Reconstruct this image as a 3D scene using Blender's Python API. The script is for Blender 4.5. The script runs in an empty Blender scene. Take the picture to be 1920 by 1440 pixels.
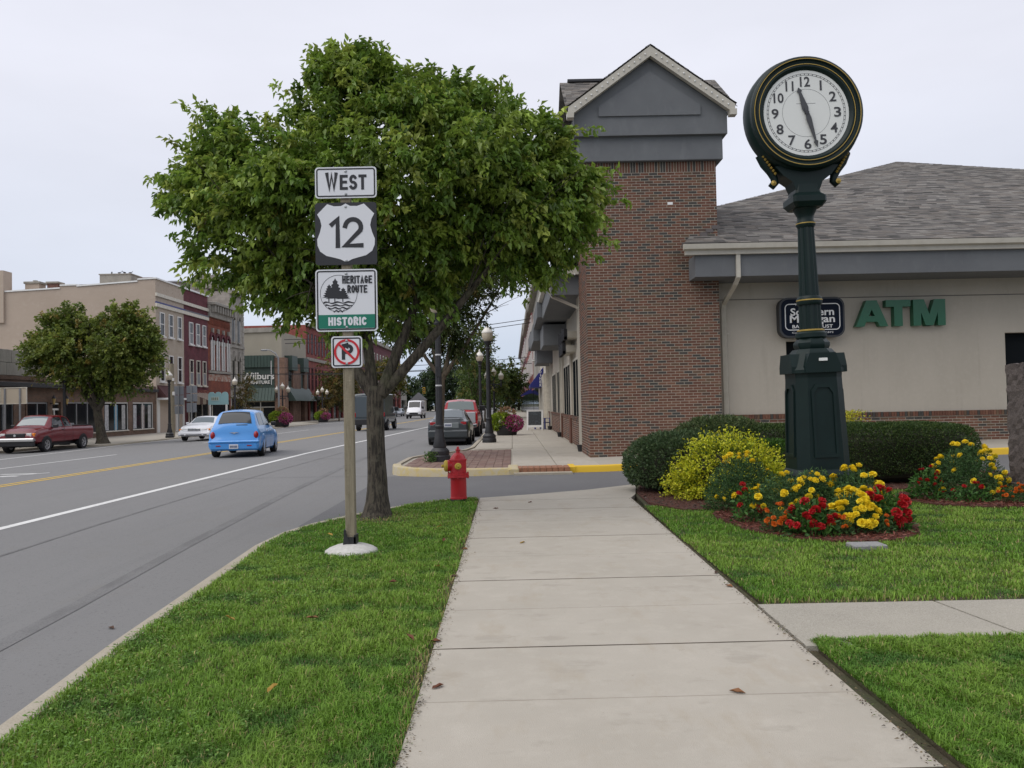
import bpy, math, random
import numpy as np
from mathutils import Matrix, Vector
rad = math.radians
scene = bpy.context.scene
col = scene.collection
# ---------------------------------------------------------------- camera
cam_d = bpy.data.cameras.new('camera'); cam = bpy.data.objects.new('camera', cam_d); col.objects.link(cam)
cam_d.sensor_width = 36; cam_d.lens = 1550/1920*36; cam_d.clip_start = .05; cam_d.clip_end = 4000
ROLL = .02; PITCH = math.atan(37/1550)
cam.matrix_world = Matrix.Translation((0, 0, 1.45)) @ Matrix.Rotation(math.pi/2+PITCH, 4, 'X') @ Matrix.Rotation(-ROLL, 4, 'Z')
scene.camera = cam
# ---------------------------------------------------------------- overcast sky and soft sun
SUN_EL, SUN_AZ = rad(54), rad(240)          # from behind, over the left shoulder
w = bpy.data.worlds.new('World'); scene.world = w; w.use_nodes = True
N = w.node_tree.nodes; LK = w.node_tree.links
bg = N['Background']; bg.inputs['Strength'].default_value = 1.0
sky = N.new('ShaderNodeTexSky'); sky.sky_type = 'NISHITA'; sky.sun_disc = False
sky.sun_elevation = SUN_EL; sky.sun_rotation = SUN_AZ; sky.dust_density = 3.0
sc_ = N.new('ShaderNodeVectorMath'); sc_.operation = 'SCALE'; sc_.inputs['Scale'].default_value = .09
LK.new(sky.outputs[0], sc_.inputs[0])
tc = N.new('ShaderNodeTexCoord'); sp = N.new('ShaderNodeSeparateXYZ'); LK.new(tc.outputs['Generated'], sp.inputs[0])
cr = N.new('ShaderNodeValToRGB'); LK.new(sp.outputs['Z'], cr.inputs[0])
el = cr.color_ramp.elements
el[0].position = .0; el[0].color = (.50, .595, .73, 1)
el[1].position = .34; el[1].color = (.735, .745, .825, 1)
e = el.new(.13); e.color = (.645, .685, .785, 1)
nz = N.new('ShaderNodeTexNoise'); nz.inputs['Scale'].default_value = 2.2; nz.inputs['Detail'].default_value = 5
mp = N.new('ShaderNodeMapping'); mp.inputs['Scale'].default_value = (1, 1, 3.2); LK.new(tc.outputs['Generated'], mp.inputs[0]); LK.new(mp.outputs[0], nz.inputs['Vector'])
mr = N.new('ShaderNodeMapRange'); mr.inputs[1].default_value = .3; mr.inputs[2].default_value = .7; mr.inputs[3].default_value = .94; mr.inputs[4].default_value = 1.06
LK.new(nz.outputs[0], mr.inputs[0])
ml = N.new('ShaderNodeVectorMath'); ml.operation = 'SCALE'; LK.new(cr.outputs[0], ml.inputs[0]); LK.new(mr.outputs[0], ml.inputs['Scale'])
mx = N.new('ShaderNodeMix'); mx.data_type = 'RGBA'; mx.inputs[0].default_value = .08
LK.new(ml.outputs[0], mx.inputs[6]); LK.new(sc_.outputs[0], mx.inputs[7]); LK.new(mx.outputs[2], bg.inputs['Color'])
sd = bpy.data.lights.new('sun', 'SUN'); sd.energy = 1.5; sd.angle = rad(60); sd.color = (1, .96, .9)
sun = bpy.data.objects.new('sun', sd); col.objects.link(sun)
dirv = Vector((math.sin(SUN_AZ)*math.cos(SUN_EL), math.cos(SUN_AZ)*math.cos(SUN_EL), math.sin(SUN_EL)))
sun.rotation_euler = dirv.to_track_quat('Z', 'Y').to_euler()
vs = scene.view_settings; vs.view_transform = 'Standard'; vs.look = 'None'; vs.exposure = 0.25; vs.gamma = 1; vs.use_curve_mapping = False
scene.cycles.max_bounces = 6; scene.cycles.transparent_max_bounces = 6
rnd = random.Random(7); nrs = np.random.RandomState(11)
# ---------------------------------------------------------------- materials
MATS = {}
def mat(name, c, rough=.7, c2=None, scale=6., bump=0., bscale=40., metal=0., spec=.5, coat=0., detail=4., dist=None, lo=.35, hi=.65, stretch=None):
    if name in MATS: return MATS[name]
    m = bpy.data.materials.new(name); m.use_nodes = True; MATS[name] = m
    n = m.node_tree.nodes; l = m.node_tree.links; b = n['Principled BSDF']
    b.inputs['Base Color'].default_value = (*c, 1); b.inputs['Roughness'].default_value = rough
    b.inputs['Metallic'].default_value = metal; b.inputs['Specular IOR Level'].default_value = spec
    b.inputs['Coat Weight'].default_value = coat; b.inputs['Coat Roughness'].default_value = .05
    if c2 or bump:
        g = n.new('ShaderNodeNewGeometry'); pos = g.outputs['Position']
        if stretch:
            ma = n.new('ShaderNodeMapping'); ma.inputs['Scale'].default_value = stretch; l.new(pos, ma.inputs[0]); pos = ma.outputs[0]
    if c2:
        t = n.new('ShaderNodeTexNoise'); t.inputs['Scale'].default_value = scale; t.inputs['Detail'].default_value = detail; t.inputs['Roughness'].default_value = .62
        l.new(pos, t.inputs['Vector'])
        r = n.new('ShaderNodeMapRange'); r.inputs[1].default_value = lo; r.inputs[2].default_value = hi; l.new(t.outputs[0], r.inputs[0])
        x = n.new('ShaderNodeMix'); x.data_type = 'RGBA'; l.new(r.outputs[0], x.inputs[0])
        x.inputs[6].default_value = (*c, 1); x.inputs[7].default_value = (*c2, 1); l.new(x.outputs[2], b.inputs['Base Color'])
    if bump:
        t2 = n.new('ShaderNodeTexNoise'); t2.inputs['Scale'].default_value = bscale; t2.inputs['Detail'].default_value = 6; l.new(pos, t2.inputs['Vector'])
        bp = n.new('ShaderNodeBump'); bp.inputs['Strength'].default_value = bump; bp.inputs['Distance'].default_value = .02
        l.new(t2.outputs[0], bp.inputs['Height']); l.new(bp.outputs[0], b.inputs['Normal'])
    return m
def layered(name, base, layers, rough=.85, bump=.3, bscale=120., spec=.3):
    """base colour, then layers of (noise scale, lo, hi, colour, amount, stretch)"""
    m = bpy.data.materials.new(name); m.use_nodes = True; MATS[name] = m
    n = m.node_tree.nodes; l = m.node_tree.links; b = n['Principled BSDF']
    b.inputs['Roughness'].default_value = rough; b.inputs['Specular IOR Level'].default_value = spec
    g = n.new('ShaderNodeNewGeometry'); prev = None
    for (s, lo, hi, c, amt, st) in layers:
        ma = n.new('ShaderNodeMapping'); ma.inputs['Scale'].default_value = st or (1, 1, 1); l.new(g.outputs['Position'], ma.inputs[0])
        t = n.new('ShaderNodeTexNoise'); t.inputs['Scale'].default_value = s; t.inputs['Detail'].default_value = 5; t.inputs['Roughness'].default_value = .65; l.new(ma.outputs[0], t.inputs['Vector'])
        r = n.new('ShaderNodeMapRange'); r.inputs[1].default_value = lo; r.inputs[2].default_value = hi; r.inputs[4].default_value = amt; l.new(t.outputs[0], r.inputs[0])
        x = n.new('ShaderNodeMix'); x.data_type = 'RGBA'; l.new(r.outputs[0], x.inputs[0]); x.inputs[7].default_value = (*c, 1)
        if prev is None: x.inputs[6].default_value = (*base, 1)
        else: l.new(prev, x.inputs[6])
        prev = x.outputs[2]
    l.new(prev, b.inputs['Base Color'])
    t2 = n.new('ShaderNodeTexNoise'); t2.inputs['Scale'].default_value = bscale; t2.inputs['Detail'].default_value = 5; l.new(g.outputs['Position'], t2.inputs['Vector'])
    bp = n.new('ShaderNodeBump'); bp.inputs['Strength'].default_value = bump; bp.inputs['Distance'].default_value = .01
    l.new(t2.outputs[0], bp.inputs['Height']); l.new(bp.outputs[0], b.inputs['Normal'])
    return m
def leafmat(name, transl=.3, rough=.5, spec=.35):
    """colour comes from the per-leaf attribute 'tint'"""
    m = bpy.data.materials.new(name); m.use_nodes = True; MATS[name] = m
    n = m.node_tree.nodes; l = m.node_tree.links; b = n['Principled BSDF']; out = n['Material Output']
    a = n.new('ShaderNodeAttribute'); a.attribute_name = 'tint'; l.new(a.outputs['Color'], b.inputs['Base Color'])
    b.inputs['Roughness'].default_value = rough; b.inputs['Specular IOR Level'].default_value = spec
    t = n.new('ShaderNodeBsdfTranslucent'); l.new(a.outputs['Color'], t.inputs['Color'])
    mxs = n.new('ShaderNodeMixShader'); mxs.inputs[0].default_value = transl
    l.new(b.outputs[0], mxs.inputs[1]); l.new(t.outputs[0], mxs.inputs[2]); l.new(mxs.outputs[0], out.inputs['Surface'])
    return m
def brickmat(name, c1, c2, mortar, bw=.22, bh=.075, axis='X', bump=.4):
    """far brickwork: wall in the plane of world axis (X or Y) and Z"""
    m = bpy.data.materials.new(name); m.use_nodes = True; MATS[name] = m
    n = m.node_tree.nodes; l = m.node_tree.links; b = n['Principled BSDF']; b.inputs['Roughness'].default_value = .9
    g = n.new('ShaderNodeNewGeometry'); s = n.new('ShaderNodeSeparateXYZ'); l.new(g.outputs['Position'], s.inputs[0])
    ad = n.new('ShaderNodeMath'); l.new(s.outputs['X'], ad.inputs[0]); l.new(s.outputs['Y'], ad.inputs[1])
    cb = n.new('ShaderNodeCombineXYZ'); l.new(ad.outputs[0], cb.inputs[0]); l.new(s.outputs['Z'], cb.inputs[1])
    t = n.new('ShaderNodeTexBrick'); l.new(cb.outputs[0], t.inputs['Vector']); t.inputs['Scale'].default_value = 1
    t.inputs['Brick Width'].default_value = bw; t.inputs['Row Height'].default_value = bh; t.inputs['Mortar Size'].default_value = .008
    t.inputs['Color1'].default_value = (*c1, 1); t.inputs['Color2'].default_value = (*c2, 1); t.inputs['Mortar'].default_value = (*mortar, 1)
    nn = n.new('ShaderNodeTexNoise'); nn.inputs['Scale'].default_value = 1.3; nn.inputs['Detail'].default_value = 5; l.new(g.outputs['Position'], nn.inputs['Vector'])
    r = n.new('ShaderNodeMapRange'); r.inputs[1].default_value = .35; r.inputs[2].default_value = .7; r.inputs[3].default_value = .75; r.inputs[4].default_value = 1.15; l.new(nn.outputs[0], r.inputs[0])
    v = n.new('ShaderNodeVectorMath'); v.operation = 'SCALE'; l.new(t.outputs['Color'], v.inputs[0]); l.new(r.outputs[0], v.inputs['Scale'])
    l.new(v.outputs[0], b.inputs['Base Color'])
    bp = n.new('ShaderNodeBump'); bp.inputs['Strength'].default_value = bump; bp.inputs['Distance'].default_value = .01; bp.invert = True
    l.new(t.outputs['Fac'], bp.inputs['Height']); l.new(bp.outputs[0], b.inputs['Normal'])
    return m
# ---------------------------------------------------------------- mesh helpers
class MB:
    def __init__(s): s.v = []; s.f = []; s.m = []; s.mi = 0
    def add(s, vs, fs):
        o = len(s.v); s.v += [tuple(p) for p in vs]; s.f += [tuple(i+o for i in f) for f in fs]; s.m += [s.mi]*len(fs); return s
    def box(s, a, b, skip=()):
        x0, y0, z0 = a; x1, y1, z1 = b
        vs = [(x0,y0,z0),(x1,y0,z0),(x1,y1,z0),(x0,y1,z0),(x0,y0,z1),(x1,y0,z1),(x1,y1,z1),(x0,y1,z1)]
        return s.add(vs, [(3,2,1,0),(4,5,6,7),(0,1,5,4),(1,2,6,5),(2,3,7,6),(3,0,4,7)])
    def cbox(s, a, b, c=.01):
        """box with chamfered edges"""
        x0,y0,z0 = a; x1,y1,z1 = b; V = []; idx = {}
        for ax in range(3):
            for i in (0,1):
                for j in (0,1):
                    for k in (0,1):
                        p = [(x0,x1)[i],(y0,y1)[j],(z0,z1)[k]]; q = (i,j,k)
                        for d in range(3):
                            if d != ax: p[d] += c if q[d] == 0 else -c
                        idx[ax,q] = len(V); V.append(p)
        F = []
        for ax in range(3):
            u, v_ = [d for d in range(3) if d != ax]
            for sd in (0,1):
                ring = []
                for (a_,b_) in ((0,0),(1,0),(1,1),(0,1)):
                    q = [0,0,0]; q[ax] = sd; q[u] = a_; q[v_] = b_; ring.append(idx[ax,tuple(q)])
                if (sd == 1) != (ax != 1): ring.reverse()
                F.append(ring)
        for ax in range(3):
            u, v_ = [d for d in range(3) if d != ax]
            for a_ in (0,1):
                for b_ in (0,1):
                    q0 = [0,0,0]; q1 = [0,0,0]; q1[ax] = 1
                    for q in (q0,q1): q[u] = a_; q[v_] = b_
                    r = [idx[u,tuple(q0)], idx[u,tuple(q1)], idx[v_,tuple(q1)], idx[v_,tuple(q0)]]
                    F.append(r)
        for q in [(i,j,k) for i in (0,1) for j in (0,1) for k in (0,1)]:
            F.append([idx[0,q], idx[1,q], idx[2,q]])
        # fix winding outward
        ce = ((x0+x1)/2,(y0+y1)/2,(z0+z1)/2); F2 = []
        for r in F:
            p0, p1, p2 = [np.array(V[i]) for i in r[:3]]; nn = np.cross(p1-p0, p2-p0)
            F2.append(r if np.dot(nn, p0-np.array(ce)) > 0 else r[::-1])
        return s.add(V, F2)
    def prism(s, poly, z0, z1, tf=None):
        """poly (ccw) in xy raised from z0 to z1; tf maps a point"""
        n = len(poly); A = sum(poly[i][0]*poly[(i+1)%n][1]-poly[(i+1)%n][0]*poly[i][1] for i in range(n))
        if A < 0: poly = poly[::-1]
        vs = [(x,y,z0) for x,y in poly]+[(x,y,z1) for x,y in poly]
        fs = [tuple(range(n-1,-1,-1)), tuple(range(n,2*n))]+[(i,(i+1)%n,n+(i+1)%n,n+i) for i in range(n)]
        if tf: vs = [tf(*p) for p in vs]
        return s.add(vs, fs)
    def tube(s, p0, p1, r0, r1=None, n=8, cap=True):
        return s.path([p0,p1], [r0, r0 if r1 is None else r1], n, cap)
    def path(s, pts, rs, n=8, cap=True):
        pts = [Vector(p) for p in pts]; vs = []; fs = []; up = None
        if not hasattr(rs, '__len__'): rs = [rs]*len(pts)
        for i, p in enumerate(pts):
            t = (pts[min(i+1,len(pts)-1)]-pts[max(i-1,0)]).normalized()
            if up is None: up = t.orthogonal().normalized()
            up = (up-t*up.dot(t)).normalized(); bi = t.cross(up)
            for k in range(n):
                a = 2*math.pi*k/n; vs.append(p+(up*math.cos(a)+bi*math.sin(a))*rs[i])
        for i in range(len(pts)-1):
            for k in range(n):
                a = i*n+k; b = i*n+(k+1)%n; fs.append((a,b,b+n,a+n))
        if cap: fs += [tuple(range(n-1,-1,-1)), tuple(range((len(pts)-1)*n, len(pts)*n))]
        return s.add(vs, fs)
    def lathe(s, prof, c=(0,0,0), n=16, flute=0, tf=None):
        vs = []; fs = []
        for (r,z) in prof:
            for k in range(n):
                a = 2*math.pi*(k+.5)/n; rr = r*(1-flute*(k%2)) ; vs.append((rr*math.cos(a), rr*math.sin(a), z))
        for i in range(len(prof)-1):
            for k in range(n):
                a = i*n+k; b = i*n+(k+1)%n; fs.append((a,b,b+n,a+n))
        fs += [tuple(range(n-1,-1,-1)), tuple(range((len(prof)-1)*n, len(prof)*n))]
        if tf: vs = [tf(*p) for p in vs]
        vs = [(p[0]+c[0],p[1]+c[1],p[2]+c[2]) for p in vs]
        return s.add(vs, fs)
    def ring(s, r0, r1, y0, y1, c=(0,0,0), n=48):
        """flat ring in the xz plane between y0 and y1"""
        prof = [(r0,y0),(r1,y0),(r1,y1),(r0,y1)]; vs = []; fs = []
        for (r,y) in prof:
            for k in range(n):
                a = 2*math.pi*k/n; vs.append((c[0]+r*math.cos(a), c[1]+y, c[2]+r*math.sin(a)))
        for i in range(4):
            for k in range(n):
                a = i*n+k; b = i*n+(k+1)%n; j = (i+1)%4; fs.append((a,b,j*n+(k+1)%n,j*n+k))
        return s.add(vs, fs)
    def xzpoly(s, poly, y0, y1, c=(0,0,0)):
        return s.prism(poly, 0, 1, tf=lambda x,y,z: (c[0]+x, c[1]+y1+(y0-y1)*z, c[2]+y))
    def grid(s, P):
        """P[i][j] points"""
        n = len(P); m_ = len(P[0]); vs = [p for r in P for p in r]
        return s.add(vs, [(i*m_+j, i*m_+j+1, (i+1)*m_+j+1, (i+1)*m_+j) for i in range(n-1) for j in range(m_-1)])
    def mesh(s, name, mats, smooth=0):
        me = bpy.data.meshes.new(name); me.from_pydata(s.v, [], s.f)
        for m in (mats if isinstance(mats, (list, tuple)) else [mats]): me.materials.append(m)
        if any(s.m): me.polygons.foreach_set('material_index', s.m)
        if smooth:
            me.polygons.foreach_set('use_smooth', [True]*len(me.polygons))
            me.update(); me.set_sharp_from_angle(angle=rad(smooth))
        me.update(); return me
    def build(s, name, mats, parent=None, smooth=0, **kw):
        return obj(name, s.mesh(name, mats, smooth), parent, **kw)
def obj(name, me, parent=None, loc=None, rot=None, **kw):
    o = bpy.data.objects.new(name, me); col.objects.link(o)
    if loc: o.location = loc
    if rot: o.rotation_euler = rot
    if parent: o.parent = parent
    for k, v in kw.items(): o[k] = v
    return o
def thing(name, label, cat, loc=(0,0,0), rz=0, group=None):
    o = obj(name, None, loc=loc, rot=(0,0,rz)); o['label'] = label; o['category'] = cat
    if group: o['group'] = group
    return o
def tag(o, label, cat, group=None):
    o['label'] = label; o['category'] = cat
    if group: o['group'] = group
    return o
def copy_tree(o, parent=None):
    c = o.copy(); col.objects.link(c); c.parent = parent
    for ch in o.children: copy_tree(ch, c)
    return c
# ---------------------------------------------------------------- lettering (built while the scene is still empty)
def _text(s, size, depth=.002, bold=0., sx=1., align='CENTER'):
    cu = bpy.data.curves.new('t', 'FONT'); cu.body = s; cu.size = size; cu.extrude = depth; cu.offset = bold
    cu.align_x = align; cu.align_y = 'CENTER'; cu.resolution_u = 3
    o = bpy.data.objects.new('t', cu); col.objects.link(o)
    dg = bpy.context.evaluated_depsgraph_get(); me = bpy.data.meshes.new_from_object(o.evaluated_get(dg))
    bpy.data.objects.remove(o); bpy.data.curves.remove(cu)
    xs = [v.co.x for v in me.vertices]; ys = [v.co.y for v in me.vertices]
    cy = (min(ys)+max(ys))/2; cx = (min(xs)+max(xs))/2 if align == 'CENTER' else min(xs)
    for v in me.vertices: v.co.x = (v.co.x-cx)*sx; v.co.y -= cy
    return me
def lettering(s, h, width, m, loc, parent, depth=.002, bold=0., rot=(math.pi/2,0,0), name='lettering'):
    """letters h high (cap height), stretched to the given width, facing -Y by default"""
    me = _text(s, h/.70, depth, bold)
    xs = [v.co.x for v in me.vertices]; ys = [v.co.y for v in me.vertices]
    kx = width/(max(xs)-min(xs)); ky = h/(max(ys)-min(ys)) if s.upper() == s else 1
    for v in me.vertices: v.co.x *= kx; v.co.y *= ky
    me.materials.clear(); me.materials.append(m)
    return obj(name, me, parent, loc=loc, rot=rot)
# stroke letters in the manner of road-sign lettering: polylines in a unit box, thickened
def _arc(cx, cz, rx, rz_, a0, a1, n=10): return [(cx+rx*math.cos(rad(a0+(a1-a0)*i/n)), cz+rz_*math.sin(rad(a0+(a1-a0)*i/n))) for i in range(n+1)]
def glyph(ch):
    t = {'W': [[(0,1),(.25,0),(.5,.95),(.75,0),(1,1)]], 'E': [[(1,1),(0,1),(0,0),(1,0)],[(0,.52),(.85,.52)]], 'T': [[(0,1),(1,1)],[(.5,1),(.5,0)]], 'H': [[(0,0),(0,1)],[(1,0),(1,1)],[(0,.52),(1,.52)]],
      'I': [[(.5,0),(.5,1)]], 'O': [_arc(.5,.5,.5,.5,90,450,20)], 'C': [_arc(.5,.5,.5,.5,45,315,16)], 'A': [[(0,0),(.5,1),(1,0)],[(.2,.33),(.8,.33)]], 'U': [[(0,1),(0,.35)]+_arc(.5,.35,.5,.35,180,360,10)+[(1,1)]],
      'S': [_arc(.5,.74,.46,.26,30,270,10)[:-1]+_arc(.5,.25,.5,.25,90,-150,10)], 'R': [[(0,0),(0,1),(.6,1)]+_arc(.6,.75,.4,.25,90,-90,8)+[(0,.5)],[(.5,.5),(1,0)]], 'P': [[(0,0),(0,1),(.58,1)]+_arc(.58,.74,.42,.26,90,-90,8)+[(0,.48)]],
      'G': [_arc(.5,.5,.5,.5,45,340,16)+[(1,.45),(.6,.45)]], '1': [[(.1,.82),(.75,1),(.75,0)]], '2': [_arc(.5,.70,.5,.30,170,-25,12)+[(0,0),(1,0)]]}
    return t[ch]
def stroke(pts, w_):
    V = [Vector((x,z)) for x,z in pts]; closed = (V[0]-V[-1]).length < 1e-4; L = []; R = []; n = len(V)
    for i in range(n):
        a = V[i]-V[i-1] if i > 0 else (V[-1]-V[-2] if closed else V[1]-V[0]); b_ = V[i+1]-V[i] if i < n-1 else (V[1]-V[0] if closed else V[-1]-V[-2])
        a.normalize(); b_.normalize(); na, nb_ = Vector((-a.y,a.x)), Vector((-b_.y,b_.x)); m = (na+nb_); m = m.normalized() if m.length > .05 else na; k = min(1.9, 1/max(.2,m.dot(nb_)))
        L.append(V[i]+m*w_/2*k); R.append(V[i]-m*w_/2*k)
    return L, R
def road_text(word, x0, x1, z0, z1, y, st, m, parent, gap=.28, depth=.003):
    """word fitted into the box, facing -Y; st is the stroke width"""
    wd = {'I': .0, '1': .55, 'W': 1.45}; ws = [wd.get(c, 1.) for c in word]; tot = sum(ws)+gap*(len(word)-1)*1.; k = (x1-x0-st*(1+.9*(len(word)-1)))/max(.1,tot) if len(word) > 1 else (x1-x0-st)/max(.1,tot); x = x0+st/2
    for c, w_ in zip(word, ws):
        b = MB()
        for pi, pl in enumerate(glyph(c)):
            P = [(x+(px if w_ else .0)*k*(w_ if c != '1' else .8), z0+st/2+pz*(z1-z0-st)) for px, pz in pl]
            if not w_: P = [(x, q[1]) for q in P]
            P[0:1] = [P[0]]; e0 = Vector(P[0])-Vector(P[1]); e1_ = Vector(P[-1])-Vector(P[-2])
            if (Vector(P[0])-Vector(P[-1])).length > 1e-4:
                e0 = e0.normalized()*st*.5; e1_ = e1_.normalized()*st*.5
                P[0] = (P[0][0]+e0.x*(abs(e0.y) > abs(e0.x) or c in 'ETHS12CGPRU'), P[0][1]+e0.y); P[-1] = (P[-1][0]+e1_.x, P[-1][1]+e1_.y)
            L, R = stroke(P, st)
            for i in range(len(L)-1): b.xzpoly([tuple(R[i]),tuple(R[i+1]),tuple(L[i+1]),tuple(L[i])], y-depth-.0003*pi-.00003*i, y)
        b.build('letter', m, parent); x += k*w_+st*.9+gap*k
# ---------------------------------------------------------------- foliage helpers
def leaves(name, P, Dn, L, W, C, m, parent=None, fold=.18, nrm=None, **kw):
    """one two-triangle folded leaf per row of P, pointing along Dn"""
    P = np.asarray(P, float); n = len(P); Dn = Dn/np.linalg.norm(Dn, axis=1, keepdims=True)
    R = nrs.normal(size=(n,3)) if nrm is None else nrm
    S = np.cross(Dn, R); S /= np.linalg.norm(S, axis=1, keepdims=True)+1e-9; Nn = np.cross(S, Dn)
    L = np.asarray(L).reshape(-1,1)*np.ones((n,1)); W = np.asarray(W).reshape(-1,1)*np.ones((n,1))
    V = np.empty((n,4,3)); mid = P+Dn*L*.42+Nn*L*fold
    V[:,0] = P; V[:,1] = mid+S*W*.5; V[:,2] = P+Dn*L-Nn*L*.1; V[:,3] = mid-S*W*.5
    o4 = np.arange(n)[:,None]*4
    T = np.concatenate([o4+np.array([[0,1,2]]), o4+np.array([[0,2,3]])], axis=1).reshape(-1)
    return trimesh(name, V.reshape(-1,3), T, np.repeat(C, 4, axis=0), m, parent, **kw)
def trimesh(name, V, T, C, m, parent=None, **kw):
    me = bpy.data.meshes.new(name); nv = len(V); nt = len(T)//3
    me.vertices.add(nv); me.vertices.foreach_set('co', np.ascontiguousarray(V, np.float32).ravel())
    me.loops.add(nt*3); me.loops.foreach_set('vertex_index', np.ascontiguousarray(T, np.int32))
    me.polygons.add(nt); me.polygons.foreach_set('loop_start', np.arange(0, nt*3, 3, dtype=np.int32)); me.polygons.foreach_set('loop_total', np.full(nt, 3, np.int32))
    if C is not None:
        a = me.attributes.new('tint', 'FLOAT_COLOR', 'POINT'); c4 = np.ones((nv,4), np.float32); c4[:,:3] = C; a.data.foreach_set('color', c4.ravel())
    me.materials.append(m); me.update(calc_edges=True)
    return obj(name, me, parent, **kw)
def tints(n, cols, wts, jit=.18):
    cols = np.array(cols); k = nrs.choice(len(cols), n, p=np.array(wts)/sum(wts))
    return np.clip(cols[k]*(1+nrs.normal(size=(n,1))*jit), .004, 1)
def lobes_sample(lobes, n, shell=.6):
    lob = np.array(lobes, float); wv = (lob[:,3]*lob[:,4]*lob[:,5])**.75; k = nrs.choice(len(lob), n, p=wv/wv.sum())
    d = nrs.normal(size=(n,3)); d /= np.linalg.norm(d, axis=1, keepdims=True)
    r = shell+(1-shell)*nrs.rand(n,1)**.6
    out = nrs.rand(n,1) < .25; r = np.where(out, nrs.rand(n,1)*.9, r)
    return lob[k,:3]+d*lob[k,3:]*r, d
def outline_lobes(poly, yc, n, r, depth, inset=.5, seed=1):
    """clumps spread through a crown whose front outline is poly (x, z) and whose depth swells away from the outline"""
    pa = np.array(poly); rs = np.random.RandomState(seed); out = []; A = pa; B = np.roll(pa,-1,axis=0)
    while len(out) < n:
        q = np.array([pa[:,0].min()+rs.rand()*np.ptp(pa[:,0]), pa[:,1].min()+rs.rand()*np.ptp(pa[:,1])])
        ins = False; j = len(pa)-1
        for i in range(len(pa)):
            if (pa[i,1] > q[1]) != (pa[j,1] > q[1]) and q[0] < (pa[j,0]-pa[i,0])*(q[1]-pa[i,1])/(pa[j,1]-pa[i,1])+pa[i,0]: ins = not ins
            j = i
        if not ins: continue
        t = np.clip(((q-A)*(B-A)).sum(1)/((B-A)**2).sum(1),0,1); d = np.linalg.norm(A+(B-A)*t[:,None]-q,axis=1).min()
        s = r*(.7+.6*rs.rand())
        if d < s*inset: continue
        dep = min(depth, 1.15*max(0,d-s*inset)); y = yc+(rs.choice((-1,1))*rs.rand()**.45 if rs.rand() < .8 else rs.uniform(-1,1))*dep
        out.append((q[0],y,q[1],s,s,s*.8))
    return out
def crown(name, lobes, ntwig, per, tl, ll, cols, wts, m, parent, droop=.5, wl=.5, shell=.6, clumps=0, csize=.36, shoot=.0):
    if clumps:
        Pc, dc = lobes_sample(lobes, clumps, .82); big = (np.array(lobes)[:,3:].mean())
        sub_ = [(p[0],p[1],p[2],csize*s,csize*s,csize*s*.78) for p, s in zip(Pc, .7+.6*nrs.rand(clumps))]+[(l[0],l[1],l[2],l[3]*.6,l[4]*.6,l[5]*.6) for l in lobes]
        P, d = lobes_sample(sub_, ntwig, .45)
    else: P, d = lobes_sample(lobes, ntwig, shell)
    cen = np.array(lobes)[:,:3].mean(axis=0); o = P-cen; o /= np.linalg.norm(o, axis=1, keepdims=True)+1e-6
    td = .6*d+.5*o+nrs.normal(size=d.shape)*.35; td[:,2] += .15+shoot*np.clip(P[:,2]-np.percentile(P[:,2],80),0,1); td /= np.linalg.norm(td, axis=1, keepdims=True)
    t = nrs.rand(ntwig, per, 1); twl = tl*(.6+.8*nrs.rand(ntwig,1,1))
    B = P[:,None]+td[:,None]*twl*t+nrs.normal(size=(ntwig,per,3))*tl*.10
    B[:,:,2] -= (t[:,:,0]**2)*twl[:,:,0]*.25
    D = td[:,None]*.55+nrs.normal(size=(ntwig,per,3))*.55; D[:,:,2] -= droop
    n = ntwig*per; base = tints(ntwig, cols, wts, .16); C = np.repeat(base, per, axis=0)*(1+nrs.normal(size=(n,1))*.13)
    l = ll*(.7+.6*nrs.rand(n,1)); nr = nrs.normal(size=(n,3))*.5; nr[:,2] += 1
    return leaves(name, B.reshape(-1,3), D.reshape(-1,3), l, l*wl, np.clip(C,.004,1), m, parent, nrm=nr)
# ---------------------------------------------------------------- shared materials
m_asphalt = layered('asphalt', (.178,.175,.174), [(.35,.35,.7,(.205,.203,.20),.7,(1,.25,1)), (1.6,.5,.75,(.148,.147,.147),.55,(2.2,.12,1)), (240,.42,.62,(.24,.24,.235),.6,None), (70,.5,.66,(.215,.213,.21),.55,None), (38,.56,.68,(.10,.10,.10),.5,None), (190,.55,.7,(.05,.05,.055),.6,None), (1.1,.58,.75,(.185,.175,.16),.45,None)], rough=.9, bump=.5, bscale=180)
m_asphalt2 = layered('driveway_asphalt', (.115,.114,.118), [(.8,.35,.7,(.145,.144,.145),.7,None), (200,.42,.62,(.19,.19,.19),.6,None), (160,.55,.7,(.035,.035,.04),.6,None)], rough=.9, bump=.6, bscale=150)
m_seam = layered('worn_tar_seam', (.148,.146,.145), [(3,.38,.58,(.188,.186,.184),1.,(1,.4,1)), (60,.50,.64,(.09,.09,.09),.6,None)], bump=.8, bscale=90)
m_conc = layered('walk_concrete', (.435,.40,.34), [(.8,.35,.7,(.365,.335,.28),.9,None), (5,.5,.75,(.485,.45,.385),.6,None), (1.9,.57,.66,(.33,.30,.25),.7,(1,1.6,1)), (2.1,.54,.70,(.36,.31,.235),.6,(1.6,.6,1)), (260,.45,.65,(.32,.29,.25),.5,None), (60,.52,.68,(.37,.34,.285),.55,None), (24,.58,.70,(.40,.355,.29),.5,None), (11,.68,.75,(.2,.17,.13),.6,None)], rough=.9, bump=.35, bscale=210)
m_conc2 = layered('old_path_concrete', (.35,.325,.27), [(1.3,.35,.7,(.26,.24,.2),.8,None), (150,.42,.62,(.46,.43,.37),.7,None), (120,.55,.72,(.18,.16,.14),.7,None)], rough=.92, bump=.7, bscale=130)
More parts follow.
